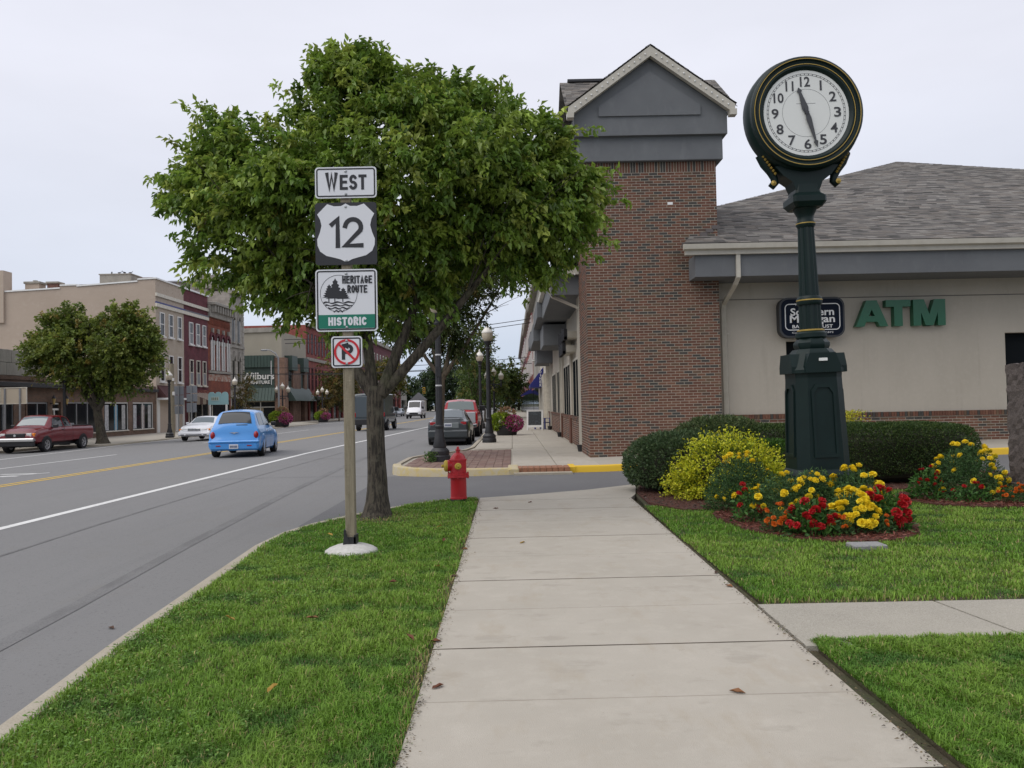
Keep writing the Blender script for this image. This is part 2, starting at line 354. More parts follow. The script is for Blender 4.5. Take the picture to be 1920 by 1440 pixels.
m_kerb = layered('kerb_concrete', (.42,.38,.31), [(2,.35,.7,(.33,.29,.22),.8,None), (90,.45,.65,(.24,.21,.16),.6,None)], rough=.92, bump=.6, bscale=100)
m_yellow = layered('yellow_kerb_paint', (.72,.46,.035), [(1.5,.35,.7,(.62,.40,.03),.6,None), (40,.62,.72,(.45,.36,.2),.5,None)], rough=.6, bump=.3, bscale=80)
m_yworn = layered('worn_yellow_kerb_paint', (.47,.385,.17), [(7,.36,.52,(.44,.40,.32),.95,None), (1.2,.35,.7,(.48,.35,.10),.5,None), (60,.6,.7,(.3,.27,.2),.6,None)], rough=.85, bump=.5, bscale=80)
m_white_line = layered('white_road_paint', (.62,.62,.60), [(14,.52,.68,(.3,.3,.3),.7,None), (.5,.3,.7,(.72,.72,.7),.6,None)], rough=.8)
m_yel_line = layered('yellow_road_paint', (.62,.40,.05), [(14,.5,.68,(.26,.21,.1),.7,None)], rough=.8)
m_soil = layered('soil', (.055,.042,.028), [(9,.4,.65,(.10,.08,.05),.8,None), (1.7,.4,.65,(.045,.06,.02),.8,None)], bump=1, bscale=60)
m_mulch = layered('mulch_base', (.12,.045,.03), [(50,.4,.6,(.05,.022,.017),.8,None)], bump=1, bscale=90)
m_ground = layered('far_ground', (.10,.105,.06), [(.1,.4,.65,(.14,.13,.09),.8,None)])
m_pave = layered('pavement_concrete', (.40,.37,.315), [(.5,.35,.7,(.34,.31,.26),.8,None), (130,.45,.65,(.3,.27,.22),.5,None)], rough=.92)
m_leaf = leafmat('tree_leaf', .38, .42, .4); m_grass = leafmat('grass_blade', .3, .55, .25); m_shrub = leafmat('shrub_leaf', .22, .5, .3)
m_bark = layered('bark', (.085,.072,.055), [(16,.44,.58,(.028,.024,.02),.95,(1.8,1.8,.35)), (6,.52,.7,(.125,.115,.085),.6,None), (2,.55,.7,(.075,.085,.04),.6,None)], rough=.95, bump=1., bscale=45)
m_barkb = layered('young_bark', (.12,.095,.065), [(14,.42,.6,(.06,.05,.038),.8,(1.6,1.6,.4))], rough=.95, bump=.6, bscale=60)
m_black = mat('black_iron', (.012,.012,.014), .5, (.022,.022,.025), 4, .15, 30)
m_glass = mat('dark_window_glass', (.012,.014,.016), .35, spec=.0)
m_jdirt = mat('joint_dirt', (.05,.042,.03), .95, (.12,.10,.075), 5); m_jfaint = mat('scored_joint', (.27,.24,.20), .95, (.34,.31,.26), 4)
m_cream = mat('cream_paint', (.62,.58,.49), .6, (.5,.46,.38), 5)
m_white = mat('white_paint', (.75,.75,.73), .5)
m_steel = mat('galvanised_steel', (.36,.37,.38), .45, (.28,.29,.30), 20, metal=.6)
m_green_p = mat('dark_green_enamel', (.0035,.0125,.0115), .45, (.005,.016,.0145), 3, spec=.25)
m_gold = mat('gold_trim', (.42,.29,.07), .4, metal=.5)
# ---------------------------------------------------------------- ground, road
def rz(x):   # road cross-fall
    return -.2 if x > -12 else -.2-.30*min(1, (-12-x)/12.)
MB().add([(-900,-60,-.66),(900,-60,-.66),(900,2500,-.66),(-900,2500,-.66)], [(0,1,2,3)]).build('ground', m_ground, kind='structure')
b = MB(); xs = [-26,-24,-22,-20,-18,-16,-14,-12,-10,-6,-3,0.5]; ysr = [-12,0,6,12,18,24,30,40,60,90,140,220,420]
b.grid([[(x,y,rz(x)) for x in xs] for y in ysr]); road = b.build('road', m_asphalt, kind='structure')
def stripe(name, pts, wd, m, lift=.004):
    b = MB(); L = []; R = []
    for i, (x,y) in enumerate(pts):
        a = pts[max(i-1,0)]; c = pts[min(i+1,len(pts)-1)]; dx, dy = c[0]-a[0], c[1]-a[1]; n = math.hypot(dx,dy); nx, ny = -dy/n*wd/2, dx/n*wd/2
        L.append((x+nx,y+ny,rz(x+nx)+lift)); R.append((x-nx,y-ny,rz(x-nx)+lift))
    b.grid([R, L][::-1] if False else [[R[i],L[i]] for i in range(len(pts))])
    return b.build(name, m, road)
def lin(p, q, n): return [(p[0]+(q[0]-p[0])*i/n, p[1]+(q[1]-p[1])*i/n) for i in range(n+1)]
stripe('white_edge_line', lin((-7.3,-4),(-7.5,30),12)+lin((-7.5,30),(-6.4,66),8)[1:]+lin((-6.4,66),(-6.2,160),4)[1:], .17, m_white_line)
for dx in (-.13, .13): stripe('yellow_centre_line', lin((-12.15+dx,-4),(-11.45+dx,34),12)+lin((-11.45+dx,34),(-10.6+dx,90),8)[1:]+lin((-10.6+dx,90),(-10.3+dx,200),4)[1:], .11, m_yel_line)
stripe('white_edge_line', lin((-19.6,16),(-22.2,48),10)+lin((-22.2,48),(-21.9,140),8)[1:], .15, m_white_line)
for y0 in (14, 26.3, 44, 58): stripe('white_lane_dash', lin((-16.5,y0),(-16.2,y0+7.5),3), .14, m_white_line)
for k, (a, c) in enumerate([((-14.7,22.6),(-13.3,22.2)), ((-14.5,23.4),(-13.1,23.0)), ((-14.6,21.9),(-13.0,23.2))]): stripe('turn_arrow_mark', lin(a, c, 3), .16, m_white_line)
# worn longitudinal seam and a crack
stripe('tar_seam', [(-3.35,-2),(-3.45,3),(-3.62,5),(-3.75,7),(-4.0,10),(-4.4,16),(-4.75,24),(-4.8,40)], .16, m_seam)
stripe('tar_seam', [(-2.9,9.3),(-2.98,10.2),(-2.75,11.4),(-2.85,12.6),(-2.62,14.1),(-2.75,15.5),(-2.6,17.2)], .035, m_seam)
stripe('tar_seam', [(-5.9,8),(-6.1,12),(-6.3,20),(-6.2,30)], .06, m_seam)
for (x0,x1,y) in ((-7.2,-3.2,19.6),(-7.0,-3.4,26.5)): stripe('tar_seam', [(x0,y),((x0+x1)/2,y+.15),(x1,y-.05)], .03, m_seam)
def flat(name, poly, z1, m, z0=-.5, tf=None, **kw): return MB().prism(poly, z0, z1, tf).build(name, m, kind='structure', **kw)
# ---------------------------------------------------------------- near verge with kerb
curb = [(-2.0,-6),(-2.1,0),(-2.22,3),(-2.44,5.3),(-2.57,7.4),(-2.66,8.9),(-2.62,9.7),(-2.45,10.4),(-2.15,11.1),(-1.75,11.8),(-1.3,12.4),(-.9,12.8),(-.6,12.95)]
flat('verge', curb+[(-.6,-6)], -.012, m_soil)
def kerb(name, pts, wd, z0, z1, m, side=1):
    """kerb stone run: pts is its inner line, wd its width outwards"""
    b = MB(); rows = []
    for i, (x,y) in enumerate(pts):
        a = pts[max(i-1,0)]; c = pts[min(i+1,len(pts)-1)]; dx, dy = c[0]-a[0], c[1]-a[1]; n = math.hypot(dx,dy); nx, ny = -dy/n*side, dx/n*side
        zt = z1(x) if callable(z1) else z1
        f = lambda t, z: (x+nx*t, y+ny*t, z)
        rows.append([f(0,z0), f(0,zt), f(wd-.04,zt), f(wd-.012,zt-.012), f(wd,zt-.045), f(wd+.015,z0)])
    if side > 0: rows = [r[::-1] for r in rows]
    b.grid(rows); b.f.append(tuple(range(5,-1,-1))); b.m.append(0); k = len(b.v); b.f.append(tuple(range(k-6,k))); b.m.append(0)
    return b.build(name, m, kind='structure', smooth=40)
kerb('kerb', curb, .14, -.3, .0, m_kerb)
# ---------------------------------------------------------------- near walk: one slab per joint
flat('walk_bed', [(-.6,-6),(1.7,-6),(1.78,12.7),(2.1,14.6),(.4,13.4),(-.6,12.9)], -.028, m_soil)
walk = obj('sidewalk', None, kind='structure')
jy = [-3.2,-2.2,-1.3,-.35,.55,1.5,2.4,3.22,4.07,4.95,5.87,6.83,7.9,9.0,10.2,11.35,12.45]
def wl(y): return -.50-.004*max(0,y-4)
def wr(y): return 1.66+.012*max(0,y-4)
for i in range(len(jy)-1):
    g0, g1 = (.006 if i%2 else .0012), (.0012 if i%2 else .006); y0, y1 = jy[i]+g0, jy[i+1]-g1
    sk = .035; P = [(wl(y0),y0-sk*0),(wr(y0),y0+sk),(wr(y1),y1+sk),(wl(y1),y1)]
    b = MB(); ins = .004
    top = [(x+(ins if k in (0,3) else -ins), y+(ins if k < 2 else -ins), .0) for k,(x,y) in enumerate(P)]
    b.add([(x,y,-.1) for x,y in P]+[(x,y,-.004) for x,y in P]+top, [(0,1,5,4),(1,2,6,5),(2,3,7,6),(3,0,4,7),(4,5,9,8),(5,6,10,9),(6,7,11,10),(7,4,8,11),(8,9,10,11)]); b.m = [1 if i%2 else 2,0,2 if i%2 else 1,0]*2+[0]
    b.build('slab', [m_conc, m_jdirt, m_jfaint], walk)
b = MB(); b.prism([(-.53,12.47),(1.76,12.5),(1.9,13.0),(2.14,14.55),(1.2,13.75),(.3,13.25),(-.53,12.87)], -.1, 0); b.build('slab', m_conc, walk)
path = obj('path', None, kind='structure')
for k, (xa, xb, xc, xd) in enumerate([(1.688,2.93,3.08,1.698),(2.95,4.5,4.6,3.10),(4.52,6.2,6.3,4.62)]):
    b = MB(); b.prism([(xa,4.86),(xc if False else xb+.12,4.86),(xb,5.86),(xd,5.86)] if k == 0 else [(xa+.12,4.86),(xb+.12,4.86),(xb,5.86),(xa,5.86)], -.1, .003); b.build('slab', m_conc2, path)
# ---------------------------------------------------------------- right lawn, driveway, far walk
drive_edge = [(2.14,14.5),(3.2,15.1),(5,15.7),(8,16.3),(12,16.7),(22,17)]
flat('lawn', [(1.68,-6),(22,-6)]+drive_edge[::-1]+[(1.9,13),(1.8,11)], -.015, m_soil)
def dz(x, y): return -.135+.021*max(0,x-2)-.055*min(1,max(0,-x)/3)
b = MB(); b.grid([[(x,y,dz(x,y)) for x in (-3,-2,-1,0,1,2,4,6,9,13,18,26)] for y in (11.5,13,15,17,19.3)]); b.build('driveway', m_asphalt2, kind='structure')
def rise(x): return .021*max(0,x-2)
# bank pavement along the drive with its yellow kerb
ptsr = [(1.36,18.95),(2.0,18.98),(3,19.02),(5,19.08),(8,19.14),(12,19.2),(24,19.3)]
b = MB(); rows = [[(x,19.1,rise(x)-.002),(x,26,rise(x)-.002)] for x in (1.3,2,4,8,12,24)]; b.grid([r[::-1] for r in rows]); b.build('pavement', m_pave, kind='structure')
kerb('kerb', ptsr, .17, -.3, lambda x: rise(x)+.012, m_yellow, side=-1)
MB().cbox((1.25,18.76,-.2),(1.42,19.5,.01),.02).build('kerb', m_yellow, kind='structure')
# bump-out at the corner
bo = [(-.12,18.72),(-.9,18.72),(-1.75,18.92),(-2.35,19.35),(-2.7,19.95),(-2.82,20.7),(-2.82,23.2),(-2.6,24.1),(-2.0,25.3),(-1.5,26.6),(-1.32,28.2),(-1.3,34),(-1.35,60),(-1.2,140)]
flat('pavement', bo+[(2.1,140),(2.1,19.0),(1.3,18.9)], -.03, m_pave)
kerb('kerb', bo[:6], .2, -.3, .012, m_yworn); kerb('kerb', bo[5:], .16, -.3, .008, m_kerb)
MB().cbox((-.14,18.5,-.2),(.12,19.6,.012),.03).build('kerb', m_yworn, kind='structure')
pv = obj('sidewalk', None, kind='structure')
yk = [19.0,20.6,22.2,23.8,25.4,27,28.6,30.2,31.8,33.4,35,36.6,38.2,39.8,41.4,43,44.6,46.2,47.8,49.4]
for i in range(len(yk)-1):
    for (xa, xb) in ((-.02,1.0),(1.02,2.0)):
        if i == 0 and xa < 1: xa2, ya = xa, 19.32
        else: xa2, ya = xa, yk[i]
        MB().cbox((xa2,ya+.008,-.08),(xb,yk[i+1]-.008,0),.008).build('slab', m_conc, pv)
    if yk[i] >= 26.8: MB().cbox((-1.28,yk[i]+.008,-.08),(-.04,yk[i+1]-.008,0),.008).build('slab', m_conc, pv)
tp = obj('tactile_strip', None, kind='structure'); m_tac = layered('tactile_brick', (.30,.15,.09), [(30,.4,.6,(.22,.10,.06),.8,None)])
for i in range(9):
    for j in range(3): MB().cbox((.06+i*.135,18.60+j*.22,-.1),(.06+i*.135+.125,18.60+j*.22+.21,.004),.006).build('paver', m_tac, tp)
MB().box((.0,18.3,-.3),(1.3,18.62,-.09)).build('gutter', m_kerb, kind='structure')
# brick pavers of the bump-out
m_pv = [layered('paver_%d' % k, c, [(40,.4,.6,tuple(q*.7 for q in c),.6,None), (3,.45,.7,(.25,.2,.17),.6,None)], bump=.4) for k, c in enumerate([(.21,.13,.105),(.17,.10,.085),(.235,.16,.13)])]
pav = obj('brick_paving', None, kind='structure')
pm = [MB().cbox((-.098,-.098,-.06),(.098,.098,0),.006).mesh('paver', m) for m in m_pv]
def inbo(x, y):
    lim = np.interp(y, [18.72,18.92,19.35,19.95,20.7,23.2,24.1,25.3,26.6], [-.8,-1.75,-2.35,-2.7,-2.82,-2.82,-2.6,-2.0,-1.5]); return x > lim+.16
npv = 0; rest = MB(); r3 = random.Random(3)
for j in range(38):
    for i in range(14):
        x = -.17-i*.2; y = 18.9+j*.2
        if not inbo(x, y-.1) or not inbo(x, y+.1): continue
        k = r3.choice((0,0,1,2)); z = -.006+r3.uniform(-.004,.004)
        if npv < 280: obj('paver', pm[k], pav, loc=(x,y,z)); npv += 1
        else: rest.mi = k; rest.cbox((x-.098,y-.098,-.06),(x+.098,y+.098,z),.006)
rest.build('paver', m_pv, pav, kind='stuff')
# left pavement with a parking recess
lp = [(-60,-12),(-25.5,-12),(-25.5,44.8),(-24.9,45.6),(-23.2,46.2),(-22.75,47),(-22.7,96),(-23.2,97.5),(-25.4,98),(-25.4,330),(-60,330)]
flat('pavement', lp, -.37, m_pave, z0=-.6)
kerb('kerb', lp[1:10], .16, -.6, -.362, m_kerb, side=-1)
# ---------------------------------------------------------------- bank
bank = thing('bank_building', 'brick and tan stucco bank with a gabled brick corner tower and grey shingle roof', 'building', (0,0,0))
m_mortar = layered('mortar', (.44,.40,.325), [(20,.4,.65,(.37,.335,.275),.8,None)], bump=.5)
BC = [(.158,.073,.048),(.135,.062,.042),(.18,.09,.058),(.062,.058,.052),(.135,.085,.054),(.09,.058,.044)]
BW = [32,20,14,18,10,8]
m_br = [layered('brick_%d' % k, c, [(60,.4,.62,tuple(q*.7 for q in c),.7,None), (3,.45,.7,tuple(min(1,q*1.25) for q in c),.6,None)], bump=.5, bscale=140) for k, c in enumerate(BC)]
m_stuc = layered('tan_stucco', (.44,.40,.335), [(1.2,.35,.7,(.385,.35,.29),.7,(1,1,.35)), (2.2,.56,.72,(.35,.315,.26),.5,(2.5,1,.12)), (8,.5,.75,(.47,.43,.365),.5,None)], bump=.5, bscale=160)
m_eifs = layered('grey_stucco', (.150,.157,.163), [(1.2,.35,.7,(.125,.131,.138),.8,None), (4,.55,.75,(.19,.195,.2),.5,(1,1,.4))], bump=.4, bscale=160)
m_trim = mat('almond_trim', (.50,.47,.40), .45, (.44,.41,.345), 4)
m_sh = [layered('shingle_%d' % k, c, [(90,.4,.62,tuple(q*.55 for q in c),.8,None), (260,.5,.65,tuple(min(1,q*1.6) for q in c),.5,None)], bump=.8, bscale=160) for k, c in enumerate([(.15,.14,.13),(.235,.22,.20),(.085,.08,.075),(.19,.17,.15)])]
TX0, TX1, TY0, TY1, TZ = 2.02, 5.50, 21.72, 25.3, 7.76
MB().box((TX0+.001,TY0+.001,-.2),(TX1-.001,TY1,TZ)).build('tower_core', m_mortar, bank)
BL, BH, G = .214, .0575, .0145
bricks = []   # (x0,x1,z0,z1, face)
nrow = int((TZ-.21)/(BH+G))
for r in range(nrow):
    z = .0+r*(BH+G); off = (r%2)*(BL+G)/2
    x = TX0-off
    while x < TX1-.02:
        a, c = max(x,TX0), min(x+BL, TX1)
        if c-a > .05: bricks.append(('f', a, c, z))
        x += BL+G
    y = TY0+.004+(BL+G)/2*(1-(r%2))-(BL+G)
    while y < 24.25:
        a, c = max(y, TY0+.011), min(y+BL, 24.25)
        if c-a > .05: bricks.append(('s', a, c, z))
        y += BL+G
def put_brick(mb, t, a, c, z):
    d = r3.uniform(-.0015,.0015)
    if t == 'f': mb.box((a,TY0-.004+d,z),(c,TY0+.03,z+BH))
    else: mb.box((TX0-.004+d,a,z),(TX0+.03,c,z+BH))
full_me = [MB().box((-BL/2,-.017,-BH/2),(BL/2,.017,BH/2)).mesh('brick', m) for m in m_br]
brest = MB(); nb = 0; mid = sorted([q for q in bricks if q[0] == 'f' and q[2]-q[1] > BL-.01], key=lambda q: abs(q[3]-2.4))[:290]; mids = set(mid)
for q in bricks:
    k = r3.choices(range(6), BW)[0]
    if q in mids: obj('brick', full_me[k], bank, loc=((q[1]+q[2])/2, TY0+.013+r3.uniform(-.0015,.0015), q[3]+BH/2))
    else: brest.mi = k; put_brick(brest, *q)
# soldier course under the tower bands
x = TX0
while x < TX1-.02:
    brest.mi = r3.choices(range(6), BW)[0]; brest.box((x,TY0-.006,nrow*(BH+G)),(min(x+BH,TX1),TY0+.03,TZ)); x += BH+G
y = TY0+.02
while y < 24.25:
    brest.mi = r3.choices(range(6), BW)[0]; brest.box((TX0-.006,y,nrow*(BH+G)),(TX0+.03,y+BH,TZ)); y += BH+G
# knee wall bricks on the drive side
WY = 22.2; KZ = 1.02
MB().box((TX1,WY+.001,-.2),(20,WY+.5,KZ-.002)).build('knee_wall', m_mortar, bank)
for r in range(11):
    z = .10+r*(BH+G); off = (r%2)*(BL+G)/2; x = TX1+.02-off
    while x < 19.5:
        if z > rise(x)-.05:
            brest.mi = r3.choices(range(6), BW)[0]; brest.box((max(x,TX1+.01),WY-.004,z),(x+BL,WY+.02,z+BH))
        x += BL+G
x = TX1+.12
while x < 19.5:
    brest.mi = r3.choices(range(6), BW)[0]; brest.box((x,WY-.03,KZ-.12),(x+.062,WY+.02,KZ+.012)); x += .072
brest.build('brick', m_br, bank, kind='stuff')
MB().box((4.2,TY0-.012,6.62),(4.34,TY0,6.69)).build('vent_tag', m_white, bank)
# stucco drive wall in panels with a reveal joint
MB().box((TX1,WY+.04,KZ),(7.40,WY+.5,4.12)).box((7.78,WY+.04,KZ),(13.3,WY+.5,4.12)).box((7.40,WY+.04,2.98),(7.78,WY+.5,4.12)).box((13.3,WY+.04,3.1),(20,WY+.5,4.12)).box((15.2,WY+.04,KZ),(20,WY+.5,3.1)).build('stucco_panel', m_stuc, bank)
MB().box((TX1,WY+.04,4.145),(20,WY+.5,5.3)).build('stucco_panel', m_stuc, bank)
MB().box((TX1,WY+.055,4.11),(20,WY+.3,4.15)).build('reveal_joint', mat('reveal_dark',(.12,.11,.10)), bank)
MB().box((7.38,WY+.22,KZ),(7.8,WY+.24,3)).build('window', m_glass, bank)
MB().box((13.28,WY+.3,KZ-.02),(15.22,WY+.32,3.12)).build('window', m_glass, bank)
# bands and gables of the tower
def band(x0,x1,y0,y1,z0,z1,name='fascia_band'): return MB().cbox((x0,y0,z0),(x1,y1,z1),.015).build(name, m_eifs, bank)
band(1.87,5.66,21.57,25.45,7.76,8.42); 
xc, yc, hw, ez, az = 3.76, 23.5, 2.06, 9.02, 10.72
b = MB()
b.prism([(1.76,8.40),(5.76,8.40),(5.76,8.98),(xc,10.42),(1.76,8.98)], 0, 1, tf=lambda x,y,z: (x, 21.44+4.12*z, y))
b.build('gable_wall', m_eifs, bank)
MB().prism([(2.4,8.90),(5.06,8.90),(5.06,9.16),(xc,10.06),(2.4,9.16)], 0, 1, tf=lambda x,y,z: (x, 21.45-.055*z, y)).build('gable_panel', m_eifs, bank)
# front rake boards with small bulbs
b = MB(); bulb_me = MB().lathe([(.004,-.03),(.02,-.015),(.02,.01),(.004,.02)], n=6).mesh('light_bulb', m_white)
for s in (-1,1):
    tf = lambda x,y,z: (xc+s*x, 21.22+.16*z, y)
    P = [(0,10.40),(2.16,8.84),(2.16,9.10),(0,10.66)]
    b.prism(P if s > 0 else P[::-1], 0, 1, tf=tf)
    b.box((xc+s*2.02,21.2,8.82),(xc+s*2.20,21.44,8.97)) if s > 0 else b.box((xc-2.20,21.2,8.82),(xc-2.02,21.44,8.97))
    for k in range(1,15):
        t = k/15.; x = xc+s*2.12*t; z = 10.54-1.55*t; obj('light_bulb', bulb_me, bank, loc=(x,21.2,z))
b.build('rake_board', m_trim, bank)
# shingled roof planes: rows of real tabs
def shingles(mb, p00, p10, p01, p11, nrows, tab, seed=1, th=.012):
    """quad p00-p10 (eave) to p01-p11 (ridge)"""
    r = random.Random(seed); p00, p10, p01, p11 = map(Vector, (p00,p10,p01,p11)); n = (p10-p00).cross(p01-p00).normalized()
    if n.z < 0: n = -n
    for i in range(nrows):
        t0, t1 = i/nrows, min(1.0, (i+1.25)/nrows); a0, a1 = p00.lerp(p01,t0), p10.lerp(p11,t0); b0, b1 = p00.lerp(p01,t1), p10.lerp(p11,t1)
        ln = (a1-a0).length; k = max(1, int(ln/tab)); off = r.random()*.6
        us = sorted(set([0.,1.]+[min(1,max(0,(j+off*(1)+r.uniform(-.12,.12))/k)) for j in range(k)]))
        for u0, u1 in zip(us, us[1:]):
            g = .0; h = th*(.6+.9*r.random()); mb.mi = r.choices((0,1,2,3),(5,3,2,3))[0]
            A, B_, C_, D_ = a0.lerp(a1,u0), a0.lerp(a1,u1), b0.lerp(b1,u1), b0.lerp(b1,u0)
            mb.add([A+n*h,B_+n*h,C_+n*.002,D_+n*.002,A,B_], [(0,1,2,3),(4,5,1,0)])
sh = MB()
# tower cross gable: front-facing planes of the side gables and the small planes of the front gable
for s in (-1,1):
    xe = xc+s*2.22
    e0, e1 = (xc+s*.0, yc-2.24, 8.98), (xe, yc-2.24, 8.98)
    q = [(xc, yc, 10.9), (xe, yc, 10.9)]
    # plane facing the viewer behind the front gable (rises from y=21.3 to the x ridge)
    if s > 0: shingles(sh, (xc+2.2,yc-2.26,9.03), (xe,yc-2.26,9.03), (xc,yc,10.62), (xe,yc,10.62), 18, .19, 5)
    else: shingles(sh, (xe,yc-2.26,9.03), (xc-2.2,yc-2.26,9.03), (xe,yc,10.62), (xc,yc,10.62), 18, .19, 6)
    # plane of the front gable, falling to the side
    shingles(sh, (xc+s*2.20,21.2,9.11), (xc+s*2.20,25.8,9.11), (xc,21.2,10.70), (xc,25.8,10.70), 18, .19, 7+s)
    # rear plane
    shingles(sh, (min(xc,xe),yc+2.26,9.03), (max(xc,xe),yc+2.26,9.03), (min(xc,xe),yc,10.62), (max(xc,xe),yc,10.62), 8, .5, 9+s)
b = MB()
b.prism([(yc-2.0,8.98),(yc+2.0,8.98),(yc,10.42)], 0, 1, tf=lambda x,y,z: (xc-1.99+3.98*z, x, y)); b.build('side_gable_wall', m_eifs, bank)
MB().box((xc-2.0,yc-.09,10.62),(xc-.3,yc+.09,10.69)).build('ridge_vent', m_black, bank); MB().box((xc+.6,yc-.09,10.62),(xc+1.75,yc+.09,10.69)).build('ridge_vent', m_black, bank)
# big hip roof
hx0, hy0, hz = 1.2, 20.85, 5.42; sl = .405; T = 16.5
pk = (hx0+T, hy0+T, hz+sl*T)
q1 = 25.15-hy0
shingles(sh, (5.5,hy0,hz), (hx0+2*T,hy0,hz), (5.5,25.15,hz+sl*q1), (hx0+2*T-q1,25.15,hz+sl*q1), 28, .30, 21)
shingles(sh, (5.5,25.15,hz+sl*q1), (hx0+2*T-q1,25.15,hz+sl*q1), pk, (pk[0]+.01,pk[1],pk[2]), 64, .34, 23)
shingles(sh, (4.42,hy0,hz), (5.5,hy0,hz), (4.78,TY0,hz+sl*(TY0-hy0)), (5.5,TY0,hz+sl*(TY0-hy0)), 6, .28, 24)
dk = lambda x, y, t: (x, y, hz-.03+sl*t)
MB().add([dk(hx0,24.0,0),dk(hx0,hy0+2*T,0),(pk[0],pk[1],pk[2]-.03),dk(5.5,hy0,0),dk(hx0+2*T,hy0,0),dk(hx0+2*T,hy0+2*T,0),dk(5.5,25.15,q1),dk(4.44,hy0,0),dk(4.8,TY0+.05,TY0-hy0),dk(5.5,TY0+.05,TY0-hy0)], [(1,0,6,2),(3,4,2,6),(4,5,2),(7,3,9,8)]).build('roof_deck', m_sh[2], bank)
shingles(sh, (hx0,24.0,hz), (hx0,hy0+2*T,hz), (hx0+6,27.0,hz+sl*6), (hx0+6,46,hz+sl*6), 36, .32, 22)
sh.build('roof_shingle', m_sh, bank, kind='stuff')
# stepped flashing where roof meets tower
fl = MB()
for k in range(6): fl.box((4.55+k*.16,TY0-.02-.0*k,5.50+k*.09),(4.55+k*.16+.2,TY0+.01,5.60+k*.09))
fl.build('flashing', mat('lead_flashing',(.10,.085,.08),.5), bank)
# eave on the drive side: gutter, fascia box, soffit
MB().prism([(0,0),(.13,.03),(.15,.15),(.11,.16),(0,.16)], 0, 1, tf=lambda x,y,z: (4.40+27*z, hy0+.02-x, 5.23+y)).build('gutter', m_trim, bank)
MB().box((4.46,hy0-.0,5.13),(31,hy0+.14,5.235)).build('fascia_board', m_trim, bank)
MB().box((4.72,hy0+.10,4.58),(5.48,TY0-.012,5.14)).box((5.48,hy0+.10,4.58),(31,WY+.1,5.14)).build('eave_box', m_eifs, bank)
def spout(pts, r=.052, name='downspout'):
    b = MB(); b.path(pts, r, 4); return b.build(name, m_trim, bank)
spout([(5.80,20.93,5.2),(5.80,20.93,4.55),(5.78,21.1,4.42),(5.72,WY-.14,4.02),(5.72,WY-.06,3.85),(5.74,WY-.06,.2)], .075)
MB().box((5.62,WY-.02,3.2),(5.86,WY,3.24)).build('strap', m_trim, bank)
# ----- street side (faces -x at x=2): knee wall, windows, eave boxes, downspouts, hanging sign
SX = 2.12
MB().box((SX,24.2,-.2),(4,48.5,.92)).build('street_knee_wall', m_mortar, bank)
kb = MB()
for r in range(13):
    z = .02+r*(BH+G); y = 24.26-(r%2)*(BL+G)/2
    while y < 48:
        kb.mi = r3.choices(range(6), BW)[0]; kb.box((SX-.008,max(y,24.26),z),(SX+.02,y+BL,z+BH)); y += BL+G
y = 24.3
while y < 48: kb.mi = r3.choices(range(6), BW)[0]; kb.box((SX-.05,y,.90),(SX+.1,y+.09,.97)); y += .1
kb.build('brick', m_br, bank, kind='stuff')
MB().box((SX+.1,24.2,.9),(4.2,48.5,5.4)).build('street_wall', m_stuc, bank)
for (y0,y1) in ((25.3,29.4),(30.6,34.6),(36,39.6),(41,44.6)):
    wn = MB().box((SX+.06,y0,.99),(SX+.095,y1,2.9)).build('window', m_glass, bank)
    f = MB(); n = 3
    for i in range(n+1): yy = y0+(y1-y0)*i/n; f.box((SX+.045,yy-.03,.98),(SX+.092,yy+.03,2.92))
    f.box((SX+.045,y0,2.88),(SX+.09,y1,2.96)); f.build('frame', m_trim, wn)
for (y0,y1) in ((29.6,30.4),(34.9,35.8)):
    MB().box((SX-.06,y0,0),(SX+.12,y1,1.0)).build('pier', m_br[1], bank); MB().box((SX-.0,y0+.1,1.0),(SX+.12,y1-.1,3.4)).build('pier', m_stuc, bank)
for (x0,y0,y1,z0,z1) in ((1.2,24.3,31.2,4.62,5.2),(1.0,31.3,36.4,4.7,5.3),(.98,36.5,43,4.2,4.95),(1.0,43.1,48.4,4.5,5.2),(1.28,33.0,36.3,3.75,4.6),(1.35,44.5,48.2,3.6,4.45)):
    MB().cbox((x0,y0,z0),(SX+.3,y1,z1),.012).build('eave_box', m_eifs, bank)
MB().prism([(0,0),(-.13,.03),(-.15,.15),(0,.16)], 0, 1, tf=lambda x,y,z: (1.2+x, 24.2+24.2*z, 5.24+y)).box((1.08,24.1,5.2),(2.02,24.3,5.4)).build('gutter', m_trim, bank)
for k in range(8): obj('light_bulb', bulb_me, bank, loc=(1.2+k*.1,24.08,5.2))
spout([(1.16,24.5,5.3),(1.16,24.5,4.75),(1.25,24.5,4.6),(1.95,24.6,4.3),(SX-.02,24.6,4.2),(SX-.02,24.6,.45),(SX-.08,24.6,.1)], .05)
spout([(SX-.05,35.4,3.9),(SX-.05,35.4,.1)], .05); spout([(SX-.04,44.9,3.7),(SX-.04,44.9,.1)], .05)
for yy in (24.45,35.3,44.8): MB().lathe([(.09,0),(.12,.16),(.13,.2),(.1,.2)], (SX-.12,yy,0), 10).build('splash_tub', m_black, bank)
ls = thing('wall_sign', 'two raised dark letter rows on pale raceway boxes above the street windows', 'sign', (0,0,0))
for z, y0, y1 in ((3.62,27.5,31.4),(3.2,28.4,31.0)):
    MB().box((SX-.22,y0,z),(SX+.1,y1,z+.22)).build('raceway', m_trim, ls)
    b = MB(); n = 9
    for i in range(n):
        yy = y0+.1+(y1-y0-.2)*i/n; b.box((SX-.36,yy,z-.06),(SX-.24,yy+.12,z+.3+.04*(i%3))); b.box((SX-.345,yy,z-.06+.16*(i%2)),(SX-.255,yy+.3,z+.04+.16*(i%2)))
    b.build('lettering', m_black, ls)
